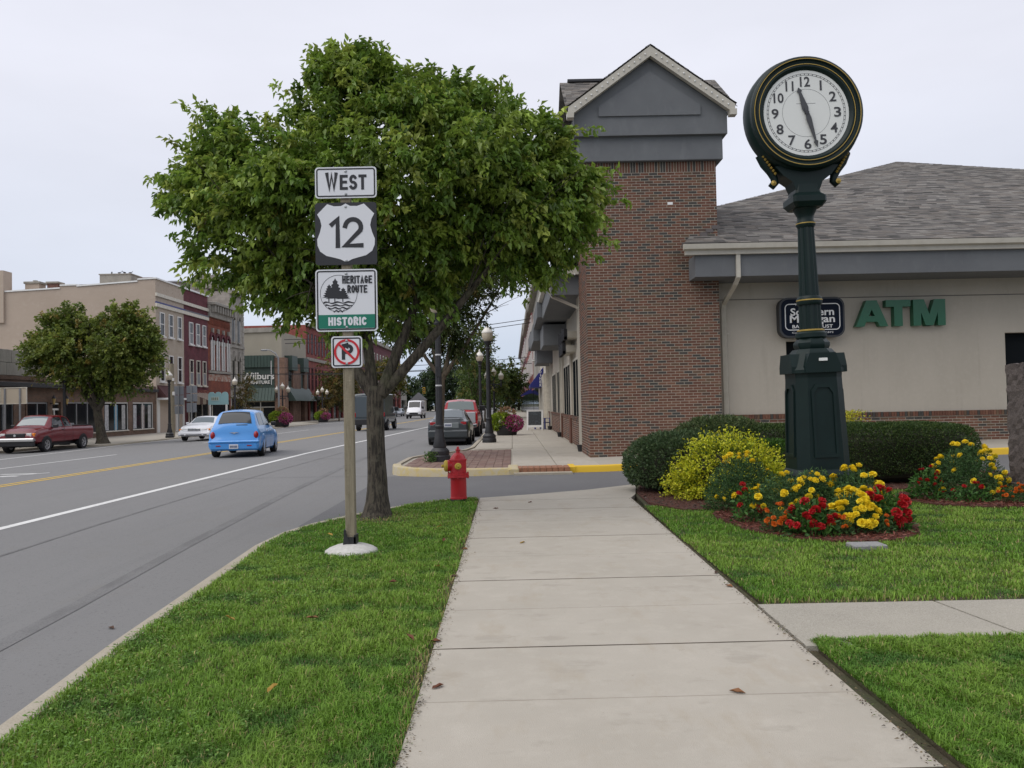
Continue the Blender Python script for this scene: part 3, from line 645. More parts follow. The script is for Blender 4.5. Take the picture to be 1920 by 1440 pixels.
# ATM letters and lit cabinet sign
m_atm = mat('green_sign_acrylic', (.010,.105,.048), .35); m_atms = mat('dark_green_return', (.004,.035,.02), .45)
at = thing('atm_sign', 'large green raised letters ATM on the tan stucco wall', 'sign')
def letter_block(polys, cx, wd):
    b = MB()
    for k, P in enumerate(polys):
        b.mi = 1; n0 = len(b.f); b.xzpoly([(x*wd, z*.70) for x,z in P], WY-.16+.0006*k, WY+.04, (cx,0,3.32))
        big = [q for q in range(n0, len(b.f)) if len(b.f[q]) == len(P)]
        for q in big: b.m[q] = 0
    return b.build('letter', [m_atm, m_atms], at)
letter_block([[(-.5,0),(-.24,0),(.13,1),(-.16,1)], [(.24,0),(.5,0),(.16,1),(-.13,1)], [(-.3,.18),(.3,.18),(.22,.40),(-.22,.40)]], 9.65, .87)
letter_block([[(-.5,.74),(.5,.74),(.5,1),(-.5,1)], [(-.17,0),(.17,0),(.17,.75),(-.17,.75)]], 10.36, .66)
letter_block([[(-.5,0),(-.26,0),(-.26,1),(-.5,1)], [(.26,0),(.5,0),(.5,1),(.26,1)], [(-.4,1),(-.16,1),(.12,0),(-.12,0)], [(.16,1),(.4,1),(.12,0),(-.12,0)]], 11.19, .86)
bs = thing('bank_sign', 'navy rounded cabinet sign lettered Southern Michigan Bank & Trust in white', 'sign')
def rrect(x0,z0,x1,z1,r,n=6):
    P = []
    for (cx,cz,a0) in ((x1-r,z0+r,-90),(x1-r,z1-r,0),(x0+r,z1-r,90),(x0+r,z0+r,180)):
        for k in range(n+1): a = rad(a0+90*k/n); P.append((cx+r*math.cos(a), cz+r*math.sin(a)))
    return P
def rframe(mb, x0,z0,x1,z1,r,t,y0,y1,n=6):
    A = rrect(x0,z0,x1,z1,r,n); B = rrect(x0+t,z0+t,x1-t,z1-t,max(.002,r-t),n); k = len(A)
    mb.add([(x,y0,z) for x,z in A]+[(x,y0,z) for x,z in B]+[(x,y1,z) for x,z in A]+[(x,y1,z) for x,z in B],
           [f for i in range(k) for f in ((i,(i+1)%k,k+(i+1)%k,k+i), (i,2*k+i,2*k+(i+1)%k,(i+1)%k), (k+i,k+(i+1)%k,3*k+(i+1)%k,3*k+i))])
m_navy = mat('navy_sign_face', (.005,.009,.02), .5, spec=.1)
MB().xzpoly(rrect(7.16,3.06,8.90,4.13,.24), WY-.22, WY+.05).build('cabinet', mat('cabinet_grey',(.035,.037,.04),.5), bs)
MB().xzpoly(rrect(7.21,3.11,8.85,4.08,.20), WY-.232, WY-.222).build('face_panel', m_navy, bs)
b = MB(); rframe(b, 7.30,3.25,8.77,3.96,.12,.022,WY-.24,WY-.233); b.build('border', m_white, bs)
lettering('Southern', .19, 1.16, m_white, (8.03,WY-.238,3.74), bs, bold=.006); lettering('Michigan', .19, 1.2, m_white, (8.03,WY-.238,3.52), bs, bold=.006)
lettering('BANK & TRUST', .09, 1.08, m_white, (8.03,WY-.238,3.35), bs, bold=.002); lettering('Continuously since 1872', .045, 1.1, m_white, (8.03,WY-.238,3.18), bs)
lettering('W', .07, .1, m_white, (7.62,WY-.241,3.94), bs)
# ---------------------------------------------------------------- route sign post
m_post = layered('weathered_post', (.25,.215,.15), [(9,.4,.62,(.17,.145,.10),.8,(3,3,.35)), (30,.45,.65,(.30,.265,.20),.6,(3,3,.2)), (7,.66,.72,(.10,.08,.055),.8,None)], bump=.6, bscale=60)
m_sheet = mat('white_sign_sheeting', (.66,.67,.70), .35); m_sblk = mat('sign_black', (.014,.014,.017), .4); m_sgrn = mat('sign_green', (.0,.155,.095), .35); m_sred = mat('sign_red', (.50,.012,.02), .35)
SXC = -1.635
sp_ = thing('sign_post', 'wooden post carrying West US 12, Heritage Route and no parking signs beside the pear tree', 'road sign', (0,0,0))
MB().cbox((-1.695,8.30,-.02),(-1.60,8.395,3.84),.006).build('post', m_post, sp_)
b = MB(); prof = [(.265,0),(.26,.02),(.22,.045),(.15,.07),(.08,.085)]
b.lathe(prof, (-1.648,8.35,-.004), 24); b.build('concrete_footing', layered('footing_concrete',(.55,.54,.51),[(20,.4,.65,(.42,.41,.38),.7,None)],bump=.5), sp_, smooth=50)
b = MB()
for (a,c,h) in ((-1.71,-1.69,.22),(-1.61,-1.585,.17)): b.box((a,8.285,.06),(c,8.41,h))
b.box((-1.705,8.285,.06),(-1.59,8.298,.15)); b.prism([(-1.72,.06),(-1.64,.06),(-1.70,.24)],0,1,tf=lambda x,y,z:(x,8.282-.004*z,y)); b.build('post_sleeve', m_black, sp_)
def bolt(p, parent): MB().lathe([(.014,0),(.013,.006),(.005,.009)], (0,0,0), 8, tf=lambda x,y,z:(x,-z,y)).build('bolt', m_steel, parent, loc=p)
Y0 = 8.28
def plate(x0,z0,x1,z1,r,name,m=m_sheet,border=True,lab=None):
    p = MB().xzpoly(rrect(x0,z0,x1,z1,r), Y0, Y0+.006).build(name, m, sp_)
    if lab: p['label'] = lab
    if border:
        b = MB(); rframe(b, x0+.013,z0+.013,x1-.013,z1-.013,r*.8,.014,Y0-.002,Y0+.001); b.build('border', m_sblk, p)
    bolt(((x0+x1)/2,Y0-.002,z1-.045), p); bolt(((x0+x1)/2,Y0-.002,z0+.04), p)
    return p
p = plate(-1.945,3.555,-1.325,3.87,.035,'direction_plate',lab='white plate reading WEST'); yl = Y0-.0025
road_text('W', -1.84, -1.715, 3.632, 3.815, yl+.002, .034, m_sblk, p); road_text('EST', -1.695, -1.425, 3.638, 3.79, yl+.002, .028, m_sblk, p, .32)
p = plate(-1.95,2.88,-1.33,3.51,.03,'shield_plate',m_sblk,False,lab='black square plate with white US 12 shield')
half = [(0,.300),(.045,.276),(.115,.274),(.185,.297),(.287,.195),(.258,.14),(.245,.08),(.262,.01),(.290,-.06),(.287,-.12),(.262,-.18),(.20,-.225),(.12,-.245),(.06,-.262),(.0,-.292)]
shp = half+[(-x,z) for x,z in half[::-1][1:-1]]
MB().xzpoly(shp, Y0-.003, Y0+.001, (-1.64,0,3.198)).build('shield', m_sheet, p)
road_text('1', -1.81, -1.705, 3.05, 3.36, Y0-.003, .046, m_sblk, p); road_text('2', -1.67, -1.465, 3.05, 3.36, Y0-.003, .046, m_sblk, p)
p = plate(-1.955,2.21,-1.335,2.835,.035,'heritage_plate',lab='white and green plate reading Heritage Route Historic')
MB().box((-1.928,Y0-.0018,2.24),(-1.362,Y0+.001,2.378)).build('green_band', m_sgrn, p)
road_text('HISTORIC', -1.83, -1.445, 2.268, 2.352, Y0-.0018, .019, m_sheet, p, .3)
road_text('HERITAGE', -1.685, -1.385, 2.69, 2.768, Y0-.002, .014, m_sblk, p, .3); road_text('ROUTE', -1.635, -1.435, 2.595, 2.672, Y0-.002, .014, m_sblk, p, .3)
ec = (-1.722,0,2.592); MB().ring(.183,.187,Y0-.0016,Y0,ec,48).build('emblem_ring', m_sblk, p)
tr = []
for (xc_, w_, zb, zt) in ((-.035,.085,-.05,.155),(-.095,.06,-.04,.095),(.045,.06,-.055,.06)):
    L = [];n = 6
    for k in range(n): t = k/n; L += [(w_*(1-t)+.012, zb+(zt-zb)*t), (w_*(1-t)*.72, zb+(zt-zb)*(t+.06))]
    tr.append([(xc_+x,z) for x,z in L]+[(xc_,zt)]+[(xc_-x,z) for x,z in L[::-1]])
b = MB()
for k, P in enumerate(tr): b.xzpoly(P, Y0-.0021-.0002*k, Y0, ec)
for xx in (-.10,-.04,.04): b.box((ec[0]+xx-.005,Y0-.0019,ec[2]-.085),(ec[0]+xx+.005,Y0,ec[2]-.03))
for k in range(4):
    zz = -.085-.028*k; hwid = math.sqrt(max(0,.178**2-zz**2))
    top = [(-hwid+2*hwid*i/16, zz+.008*math.sin(i*1.1+k)) for i in range(17)]; bot = [(x*.98, z-.014-.004*math.cos(i)) for i,(x,z) in enumerate(top)]
    b.xzpoly(bot+top[::-1], Y0-.0018, Y0, ec)
b.build('tree_emblem', m_sblk, p)
p = plate(-1.805,1.845,-1.495,2.16,.03,'parking_plate',lab='small white no parking plate with red barred P')
road_text('P', -1.70, -1.585, 1.925, 2.08, Y0-.001, .033, m_sblk, p)
b = MB(); b.ring(.106,.128,Y0-.0055,Y0,(-1.65,0,2.003),40)
c_, s_ = math.cos(rad(-45)), math.sin(rad(-45)); q = [(-.112,-.011),(.112,-.011),(.112,.011),(-.112,.011)]
b.xzpoly([(x*c_-z*s_, x*s_+z*c_) for x,z in q], Y0-.0062, Y0-.0035, (-1.65,0,2.003)); b.build('prohibition_ring', m_sred, p)
# ---------------------------------------------------------------- hydrant
hy = thing('fire_hydrant', 'red fire hydrant with yellow outlet caps at the end of the grass verge', 'hydrant', (-.845,12.62,-.02))
m_hred = layered('hydrant_red', (.46,.014,.022), [(3,.35,.7,(.38,.012,.018),.8,None), (18,.64,.72,(.16,.02,.02),.7,None)], rough=.4, bump=.15, bscale=60, spec=.5); m_hyel = layered('hydrant_yellow', (.55,.40,.05), [(9,.4,.65,(.42,.30,.05),.8,None)], rough=.55, bump=.2)
MB().lathe([(.135,0),(.135,.045)], n=20).build('base_flange', m_black, hy)
MB().lathe([(.128,.045),(.128,.07),(.122,.075),(.12,.36),(.125,.37)], n=24).build('barrel', m_hred, hy, smooth=40)
b = MB().lathe([(.16,.365),(.165,.37),(.165,.405),(.14,.41)], n=24); b.lathe([(.15,.41),(.15,.435),(.13,.44)], n=24)
for k in range(8): a = k*math.pi/4; b.lathe([(.014,.35),(.014,.45)], (.147*math.cos(a),.147*math.sin(a),0), 6)
b.build('flange', m_hred, hy, smooth=40)
MB().lathe([(.125,.43),(.125,.615),(.132,.62),(.132,.645),(.118,.65),(.10,.69),(.068,.725),(.04,.74),(.034,.745)], n=24).build('bonnet', m_hred, hy, smooth=40)
MB().lathe([(.03,.74),(.03,.77),(.042,.775),(.042,.79),(.024,.795),(.02,.82),(.012,.835)], n=8).build('operating_nut', m_hred, hy)
def outlet(rx, r, out, a, name):
    R = Matrix.Rotation(a,3,'Z')
    def tf(x,y,z): v = R @ Vector((0,-z,0)) + R @ Vector((x,0,0)) + Vector((0,0,y)); return (v.x,v.y,v.z+.545)
    MB().lathe([(r*1.05,.06),(r*1.05,out-.03),(r*1.15,out-.025),(r*1.15,out)], n=20, tf=tf).build('nozzle', m_hred, hy, smooth=40)
    c = MB().lathe([(r*1.12,out),(r*1.12,out+.03),(r*.85,out+.05),(r*.3,out+.055),(r*.28,out+.085),(r*.2,out+.09)], n=20, tf=tf).build('outlet_cap', m_hyel, hy, smooth=40)
outlet(0,.078,.165,-rad(82),'big'); outlet(0,.045,.135,rad(3),'mid')
# ---------------------------------------------------------------- street clock
ck = thing('street_clock', 'tall dark green cast iron street clock with round white dial and gold trim', 'clock', (3.83,10.42,0), rad(1)); ck.rotation_euler.y = -.02
def octo(w, c):   # square plan with cut corners
    h = w/2; return [(-h+c,-h),(h-c,-h),(h,-h+c),(h,h-c),(h-c,h),(-h+c,h),(-h,h-c),(-h,-h+c)]
def loft(mb, rings):
    n = len(rings[0][0]); V = []; F = []
    for P, z in rings: V += [(x,y,z) for x,y in P]
    for i in range(len(rings)-1):
        for k in range(n): a = i*n+k; b_ = i*n+(k+1)%n; F.append((a,b_,b_+n,a+n))
    F += [tuple(range(n-1,-1,-1)), tuple(range((len(rings)-1)*n, len(rings)*n))]
    return mb.add(V, F)
b = MB(); loft(b, [(octo(.74,.14),-.02),(octo(.74,.14),.50),(octo(.71,.13),.53),(octo(.66,.12),.57)]); b.build('plinth', m_green_p, ck)
b = MB(); loft(b, [(octo(.66,.12),.56),(octo(.58,.11),1.70),(octo(.59,.115),1.76)]); b.build('pedestal', m_green_p, ck)
# gabled pediment on the pedestal
b = MB(); loft(b, [(octo(.66,.13),1.76),(octo(.66,.13),1.80),(octo(.62,.14),1.86),(octo(.48,.12),2.02),(octo(.42,.11),2.06)])
for k in range(4):
    R = Matrix.Rotation(k*math.pi/2,3,'Z')
    b.prism([(-.22,1.76),(.22,1.76),(.22,1.84),(.16,2.0),(-.16,2.0),(-.22,1.84)], 0, 1, tf=lambda x,y,z: tuple(R @ Vector((x,-.20-.145*z,y))))
b.build('pediment', m_green_p, ck)
for k in range(4):
    R = Matrix.Rotation(k*math.pi/2,3,'Z'); zf = lambda z: .33-.038*(z-.56)/1.14
    out = [(-.15,.72),(.15,.72),(.15,1.54),(.09,1.62),(-.09,1.62),(-.15,1.54)]; inn = [(x*.78,.72+.045+(z-.72)*.90) for x,z in out]; n = 6
    V = [tuple(R @ Vector((x,-zf(z)-.018,z))) for x,z in out]+[tuple(R @ Vector((x,-zf(z)-.018,z))) for x,z in inn]+[tuple(R @ Vector((x,-zf(z)+.0,z))) for x,z in out]+[tuple(R @ Vector((x,-zf(z)+.001,z))) for x,z in inn]
    F = [f for i in range(n) for f in ((i,(i+1)%n,n+(i+1)%n,n+i),(i,2*n+i,2*n+(i+1)%n,(i+1)%n),(n+i,n+(i+1)%n,3*n+(i+1)%n,3*n+i))]
    MB().add(V, F).build('panel_moulding', m_green_p, ck)
MB().box((-.05,-.362,1.90),(.05,-.345,1.935)).build('maker_plate', m_white, ck)
b = MB(); loft(b, [(octo(.36,.09),2.06),(octo(.40,.11),2.10),(octo(.40,.11),2.14),(octo(.32,.1),2.20)]); b.lathe([(.16,2.18),(.19,2.21),(.19,2.26),(.155,2.29)], n=24); b.build('column_base', m_green_p, ck, smooth=35)
MB().lathe([(.155,2.285),(.165,2.29),(.165,2.305),(.155,2.31)], n=24).build('gold_ring', m_gold, ck, smooth=40)
MB().lathe([(.138,2.30),(.134,2.62)], n=28, flute=.1).build('column_drum', m_green_p, ck)
MB().lathe([(.145,2.62),(.155,2.64),(.155,2.70),(.135,2.73)], n=24).build('column_collar', m_green_p, ck, smooth=40)
MB().lathe([(.150,2.668),(.159,2.672),(.159,2.685),(.150,2.69)], n=24).build('gold_ring', m_gold, ck, smooth=40)
MB().lathe([(.122,2.72),(.098,3.62)], n=28, flute=.1).build('column_shaft', m_green_p, ck)
MB().lathe([(.10,3.60),(.118,3.63),(.118,3.66),(.10,3.69),(.10,3.74),(.13,3.80),(.16,3.86)], n=24).build('capital', m_green_p, ck, smooth=40)
MB().lathe([(.11,3.642),(.121,3.645),(.121,3.655),(.11,3.658)], n=24).build('gold_ring', m_gold, ck, smooth=40)
b = MB(); loft(b, [(octo(.34,.03),3.84),(octo(.42,.03),3.90),(octo(.42,.03),3.97),(octo(.32,.03),4.02),(octo(.28,.03),4.13)]); b.build('cap_block', m_green_p, ck)
HC = (0,0,5.0); yoff = .17; R0 = .72
# cradle with scroll brackets
cr_ = [(-.15,4.06),(.15,4.06),(.20,4.16),(.33,4.22),(.46,4.36),(.54,4.5),(.3,4.36),(0,4.30),(-.3,4.36),(-.54,4.5),(-.46,4.36),(-.33,4.22),(-.20,4.16)]
b = MB(); b.prism([(-.15,4.06),(.15,4.06),(.19,4.16),(.30,4.24),(.40,4.36),(-.40,4.36),(-.30,4.24),(-.19,4.16)], 0, 1, tf=lambda x,y,z:(x,-.14+.28*z,y)); b.build('cradle', m_green_p, ck)
for s in (-1,1):
    scr = MB().path([(s*.54,-.02,4.54),(s*.49,-.02,4.42),(s*.42,-.02,4.32),(s*.38,-.02,4.24),(s*.37,-.02,4.18),(s*.40,-.02,4.14),(s*.44,-.02,4.17)], [.07,.065,.055,.05,.05,.045,.03], 8).build('scroll_bracket', m_green_p, ck, smooth=50)
    for k in range(7): t = k/6; MB().lathe([(.004,-.02),(.022,0),(.004,.02)], (s*(.53-.14*t), -.10, 4.50-.22*t), 6).build('gold_bead', m_gold, scr)
    MB().lathe([(.004,-.012),(.035,0),(.004,.012)], (s*.41,-.09,4.165), 8, tf=lambda x,y,z:(x,z,y)).build('gold_rosette', m_gold, scr)
# drum, stepped bezel
b = MB(); pr = [(.66,-.185),(.70,-.18),(.71,-.17),(.725,-.13),(.735,-.10),(.735,.0),(.725,.03),(.70,.06),(.66,.07)]
b.lathe(pr, HC, 64, tf=lambda x,y,z:(x,z,y)); b.build('drum', m_green_p, ck, smooth=25)
b = MB(); n = 64; rings = [(.705,-.17),(.70,-.235),(.675,-.255),(.655,-.25),(.645,-.232),(.625,-.225),(.600,-.235),(.575,-.238),(.555,-.225),(.537,-.205),(.533,-.19)]
b.grid([[ (r*math.cos(2*math.pi*k/n), y, HC[2]+r*math.sin(2*math.pi*k/n)) for (r,y) in rings] for k in range(n+1)]); b.build('bezel', m_green_p, ck, smooth=25)
g = MB(); g.ring(.660,.668,-.258,-.24,HC,64).ring(.598,.605,-.242,-.22,HC,64); g.build('gold_ring', m_gold, ck)
dial = MB().ring(.001,.585,-.2,-.195,HC,64).build('dial', mat('dial_white',(.70,.71,.68),.5), ck)
m_num = mat('dial_grey_black',(.035,.035,.04),.5)
b = MB(); b.ring(.472,.475,-.2025,-.2,HC,64).ring(.492,.495,-.2025,-.2,HC,64)
for k in range(60):
    a = 2*math.pi*k/60; c_, s_ = math.cos(a), math.sin(a); wq = .0035
    q = [(.473,-wq),(.494,-wq),(.494,wq),(.473,wq)]; b.xzpoly([(x*c_-z*s_, x*s_+z*c_) for x,z in q], -.2028, -.2, HC)
b.ring(.298,.3005,-.2015,-.2,HC,48); b.build('minute_track', m_num, dial)
for k in range(1,13):
    a = math.pi/2-2*math.pi*k/12; r = .392; s = str(k)
    lettering(s, .125, .024 if k == 1 else (.088 if k < 10 else (.10 if k == 11 else .125)), m_num, (r*math.cos(a),-.2035,HC[2]+r*math.sin(a)), dial, depth=.001, bold=.003, name='numeral')
MB().box((-.12,-.2015,5.115),(.12,-.2,5.121)).build('maker_line', mat('maker_grey',(.3,.3,.3)), dial)
def hand(L, wd, ang, y, tail):
    P = [(-tail,-wd*.35),(0,-wd*.6),(L*.18,-wd),(L*.72,-wd*.45),(L*.80,-wd*.35),(L*.84,-wd*.85),(L,0),(L*.84,wd*.85),(L*.80,wd*.35),(L*.72,wd*.45),(L*.18,wd),(0,wd*.6),(-tail,wd*.35)]
    a = math.pi/2-ang; c_, s_ = math.cos(a), math.sin(a)
    return MB().xzpoly([(x*c_-z*s_, x*s_+z*c_) for x,z in P], y-.006, y, HC).build('hand', mat('hand_grey',(.05,.052,.055),.45), ck)
hand(.455,.034,2*math.pi*27.6/60,-.222,.06); hand(.33,.042,2*math.pi*(11+27.6/60)/12,-.212,.05)
MB().ring(.0,.025,-.236,-.2,HC,16).build('hub', m_num, ck)
# ---------------------------------------------------------------- granite marker and flat lawn stone
m_gran = layered('rough_granite', (.12,.10,.092), [(60,.4,.6,(.055,.045,.042),.8,None), (120,.52,.65,(.24,.2,.18),.6,None)], bump=1., bscale=30)
mo = thing('granite_monument', 'upright rough brown granite monument on a low plinth beside the flower bed', 'monument', (7.60,11.5,0))
def rough_block(a, b_, nx, ny, nz_, amp, seed):
    r = random.Random(seed); mb = MB(); base = {}
    def vtx(i,j,k):
        p = (a[0]+(b_[0]-a[0])*i/nx+r.uniform(-amp,amp), a[1]+(b_[1]-a[1])*j/ny+r.uniform(-amp,amp), a[2]+(b_[2]-a[2])*k/nz_+(r.uniform(-amp,amp) if k else 0))
        if (i,j,k) not in base: base[i,j,k] = len(mb.v); mb.v.append(p)
        return base[i,j,k]
    F = []
    for i in range(nx):
        for k in range(nz_): F += [(vtx(i,0,k),vtx(i+1,0,k),vtx(i+1,0,k+1),vtx(i,0,k+1)), (vtx(i+1,ny,k),vtx(i,ny,k),vtx(i,ny,k+1),vtx(i+1,ny,k+1))]
    for j in range(ny):
        for k in range(nz_): F += [(vtx(0,j+1,k),vtx(0,j,k),vtx(0,j,k+1),vtx(0,j+1,k+1)), (vtx(nx,j,k),vtx(nx,j+1,k),vtx(nx,j+1,k+1),vtx(nx,j,k+1))]
    for i in range(nx):
        for j in range(ny): F.append((vtx(i,j,nz_),vtx(i+1,j,nz_),vtx(i+1,j+1,nz_),vtx(i,j+1,nz_)))
    mb.f = F; mb.m = [0]*len(F); return mb
rough_block((-.60,-.16,.2),(.9,.2,1.87),18,5,22,.014,4).build('stone', m_gran, mo); rough_block((-.68,-.28,-.02),(1.0,.32,.21),16,6,3,.006,5).build('plinth', m_gran, mo)
tag(MB().cbox((3.24,7.93,-.05),(3.56,8.15,.03),.01).build('lawn_stone', mat('grey_granite',(.28,.28,.27),.8,(.2,.2,.2),50,.4)), 'small flat grey stone set in the grass before the flower bed', 'stone')
# ---------------------------------------------------------------- lawns
def inpoly(P, poly):
    x, y = P[:,0], P[:,1]; ins = np.zeros(len(P), bool); n = len(poly); j = n-1
    for i in range(n):
        xi, yi = poly[i]; xj, yj = poly[j]
        c = ((yi > y) != (yj > y)) & (x < (xj-xi)*(y-yi)/(yj-yi+1e-12)+xi); ins ^= c; j = i
    return ins
BED1 = (3.52,9.95,1.04,1.70); BED2 = (6.35,11.55,.95,1.0)
shrub_bed = [(1.9,11.75),(2.25,10.95),(2.8,11.0),(3.4,11.6),(4.4,12.0),(5.6,12.8),(8.6,13.6),(9.3,15.2),(8.5,16.1),(5,15.6),(3.2,15.0),(2.2,14.4),(1.95,13.2)]
def inell(P, e, k=1.): return ((P[:,0]-e[0])/(e[2]*k))**2+((P[:,1]-e[1])/(e[3]*k))**2 < 1
def vnoise(P, s, seed):
    r = np.random.RandomState(seed); out = np.zeros(len(P))
    for k in range(7):
        a = r.rand()*6.28; f = s*(.6+r.rand()*1.2); out += np.sin((P[:,0]*math.cos(a)+P[:,1]*math.sin(a))*f+r.rand()*6.28)
    return out/7
def grass(name, poly, n, box, dens, hmul, label_kind, edges):
    P = np.stack([box[0]+(box[1]-box[0])*nrs.rand(n), box[2]+(box[3]-box[2])*nrs.rand(n)], 1)
    P = P[inpoly(P, poly)]; P = P[nrs.rand(len(P)) < dens(P)]
    n = len(P); nv = vnoise(P, 2.2, 3); nv2 = vnoise(P, 9, 5)
    bare = edges(P); P = P[nrs.rand(n) > bare]; nv = vnoise(P, 2.2, 3); nv2 = vnoise(P, 9, 5); n = len(P)
    d = np.hypot(P[:,0], P[:,1]); wid = (.0026+.00058*d)*(.7+.6*nrs.rand(n)); nv3 = vnoise(P, 26, 9); h = hmul(P)*(.5+.9*nrs.rand(n)**1.5)*(1+.5*nv2+.55*nv3); h = np.clip(h,.012,.15)
    a = nrs.rand(n)*6.28+nv*2; lean = (.25+.75*nrs.rand(n)); dx, dy = np.cos(a)*lean*h, np.sin(a)*lean*h
    sx, sy = -np.sin(a)*wid/2, np.cos(a)*wid/2
    V = np.zeros((n,5,3)); z0 = -.012
    V[:,0] = np.stack([P[:,0]-sx,P[:,1]-sy,np.full(n,z0)],1); V[:,1] = np.stack([P[:,0]+sx,P[:,1]+sy,np.full(n,z0)],1)
    V[:,2] = np.stack([P[:,0]+.4*dx-sx*.8,P[:,1]+.4*dy-sy*.8,.6*h+z0],1); V[:,3] = np.stack([P[:,0]+.4*dx+sx*.8,P[:,1]+.4*dy+sy*.8,.6*h+z0],1)
    V[:,4] = np.stack([P[:,0]+dx,P[:,1]+dy,h*(.95-.35*lean)+z0],1)
    o5 = np.arange(n)[:,None]*5; T = np.concatenate([o5+np.array([[0,1,3]]),o5+np.array([[0,3,2]]),o5+np.array([[2,3,4]])],1).reshape(-1)
    c1 = np.array([.125,.255,.027]); c2 = np.array([.20,.325,.045]); c3 = np.array([.36,.31,.13]); c4 = np.array([.070,.165,.026])
    k = np.clip(.45+1.6*nv+.5*nv3,0,1)[:,None]; C = c1*(1-k)+c2*k; k4 = np.clip(-1.6*nv2-.5*nv3,0,1)[:,None]; C = C*(1-k4)+c4*k4
    dry = (nrs.rand(n) < .06+.5*edges(P))[:,None]; C = np.where(dry, c3*(.6+.6*nrs.rand(n,1)), C)*(1+nrs.normal(size=(n,1))*.2)
    return trimesh(name, V.reshape(-1,3), T, np.repeat(np.clip(C,.005,1),5,axis=0), m_grass, None, kind='stuff')
verge_poly = [(x-.02+.03*math.sin(7*y),y-.02) for x,y in curb]+[(-.55,12.9),(-.53,11),(-.5,4),(-.5,-1),(-2.1,-1)]
def e1(P):
    t = np.hypot((P[:,0]+1.83)/.55, (P[:,1]-10.85)/.55); u = np.hypot((P[:,0]+1.65)/.28, (P[:,1]-8.35)/.28)
    bare = np.clip(1.25-t,0,.9)+(u < .95)*1.; bare += np.clip((P[:,0]+.60+.05*np.sin(P[:,1]*3.1))/.12,0,.75)
    return np.clip(bare, 0, 1)
def dens1(P): d = np.hypot(P[:,0],P[:,1]); return np.clip((3.6/d)**1.25, .12, 1)
g1 = grass('verge_grass', verge_poly, 520000, (-2.7,-.5,2.2,13.), dens1, lambda P: np.where(P[:,0] < -1.6, .038, .045), 0, e1)
tag(g1, 'green lawn grass on the kerbside verge', 'grass')
lawn_n = [(1.69,5.88),(10.5,5.90),(10.5,13.2),(9.2,13.9),(5.8,12.85),(4.4,12.2),(3.3,11.7),(2.75,11.1),(2.2,11.0),(1.80,11.6)]
lawn_s = [(1.66,1.8),(5.5,1.8),(5.5,4.98),(1.70,4.98)]
def e2(P):
    b_ = (inell(P,BED1,1.0) | inell(P,BED2,1.0))*1.; q = (P[:,0] > 3.22) & (P[:,0] < 3.58) & (P[:,1] > 7.91) & (P[:,1] < 8.17)
    return np.clip(b_+q*1.+np.clip((1.70+.012*(P[:,1]-4)+.025*np.sin(P[:,1]*4)+.015*np.sin(P[:,1]*13)-P[:,0])/.06,0,.75)+np.clip((6.02-P[:,1])/.12,0,.7)*(P[:,1] > 5.8), 0, 1)
def dens2(P): d = np.hypot(P[:,0],P[:,1]); return np.clip((5.4/d)**1.5, .10, 1)
g2 = grass('lawn_grass', lawn_n, 600000, (1.75,9.5,5.85,13.9), dens2, lambda P: .040+0*P[:,0], 0, e2); tag(g2, 'green lawn grass around the flower beds beside the walk', 'grass')
g3 = grass('lawn_grass', lawn_s, 220000, (1.75,4.2,2.2,5.0), lambda P: np.ones(len(P)), lambda P: .043+0*P[:,0], 0, lambda P: np.clip((1.69+.02*np.sin(P[:,1]*4)+.015*np.sin(P[:,1]*13)-P[:,0])/.04,0,.75)); tag(g3, 'strip of lawn grass south of the side path', 'grass')
# clover and plantain patches near the kerb
def clover(poly, n, box, thr, label):
    P = np.stack([box[0]+(box[1]-box[0])*nrs.rand(n), box[2]+(box[3]-box[2])*nrs.rand(n)], 1); P = P[inpoly(P, poly)]; P = P[(vnoise(P,3.3,21) > thr) & (e1(P) < .8)]; n = len(P)
    D = np.c_[nrs.normal(size=(n,2)), .25*nrs.rand(n)]; nr = np.c_[.35*nrs.normal(size=(n,2)), np.ones(n)]
    o = leaves('clover', np.c_[P, .012+.035*nrs.rand(n)], D, .013+.016*nrs.rand(n), .008+.008*nrs.rand(n), tints(n,[(.13,.25,.04),(.10,.20,.03),(.22,.28,.06)],[3,3,1],.2), m_shrub, None, fold=.08, nrm=nr, kind='stuff'); o['label'] = label; o['category'] = 'clover'
clover(verge_poly, 9000, (-2.6,-1.2,2.4,11.5), -.1, 'patchy clover and weeds in the verge along the kerb')
# ---------------------------------------------------------------- mulch beds
def mulch(name, poly, label, n, colr, zt=.02):
    o = MB().prism(poly, -.1, zt).build(name, m_mulch, None, kind='stuff'); o['label'] = label; o['category'] = 'mulch'
    pa = np.array(poly); bb = (pa[:,0].min(),pa[:,0].max(),pa[:,1].min(),pa[:,1].max())
    P = np.stack([bb[0]+(bb[1]-bb[0])*nrs.rand(n), bb[2]+(bb[3]-bb[2])*nrs.rand(n)],1); P = P[inpoly(P,poly)]; n = len(P)
    P3 = np.c_[P, zt+.002+.012*nrs.rand(n)]; Dn = np.c_[nrs.normal(size=(n,2)), .25*nrs.normal(size=n)]
    nr = np.c_[.4*nrs.normal(size=(n,2)), np.ones(n)]
    leaves('bark_chips', P3, Dn, .035+.04*nrs.rand(n), .010+.008*nrs.rand(n), tints(n, colr, [3,3,2], .25), m_shrub, o, fold=.03, nrm=nr, kind='stuff')
def ell(e, n=40, k=1.): return [(e[0]+e[2]*k*math.cos(2*math.pi*i/n)*(1+.03*math.sin(5*i)), e[1]+e[3]*k*math.sin(2*math.pi*i/n)) for i in range(n)]
mulch('mulch_bed', ell(BED1), 'reddish bark mulch under the flowers at the clock base', 9000, [(.20,.06,.04),(.13,.045,.03),(.26,.11,.08)])
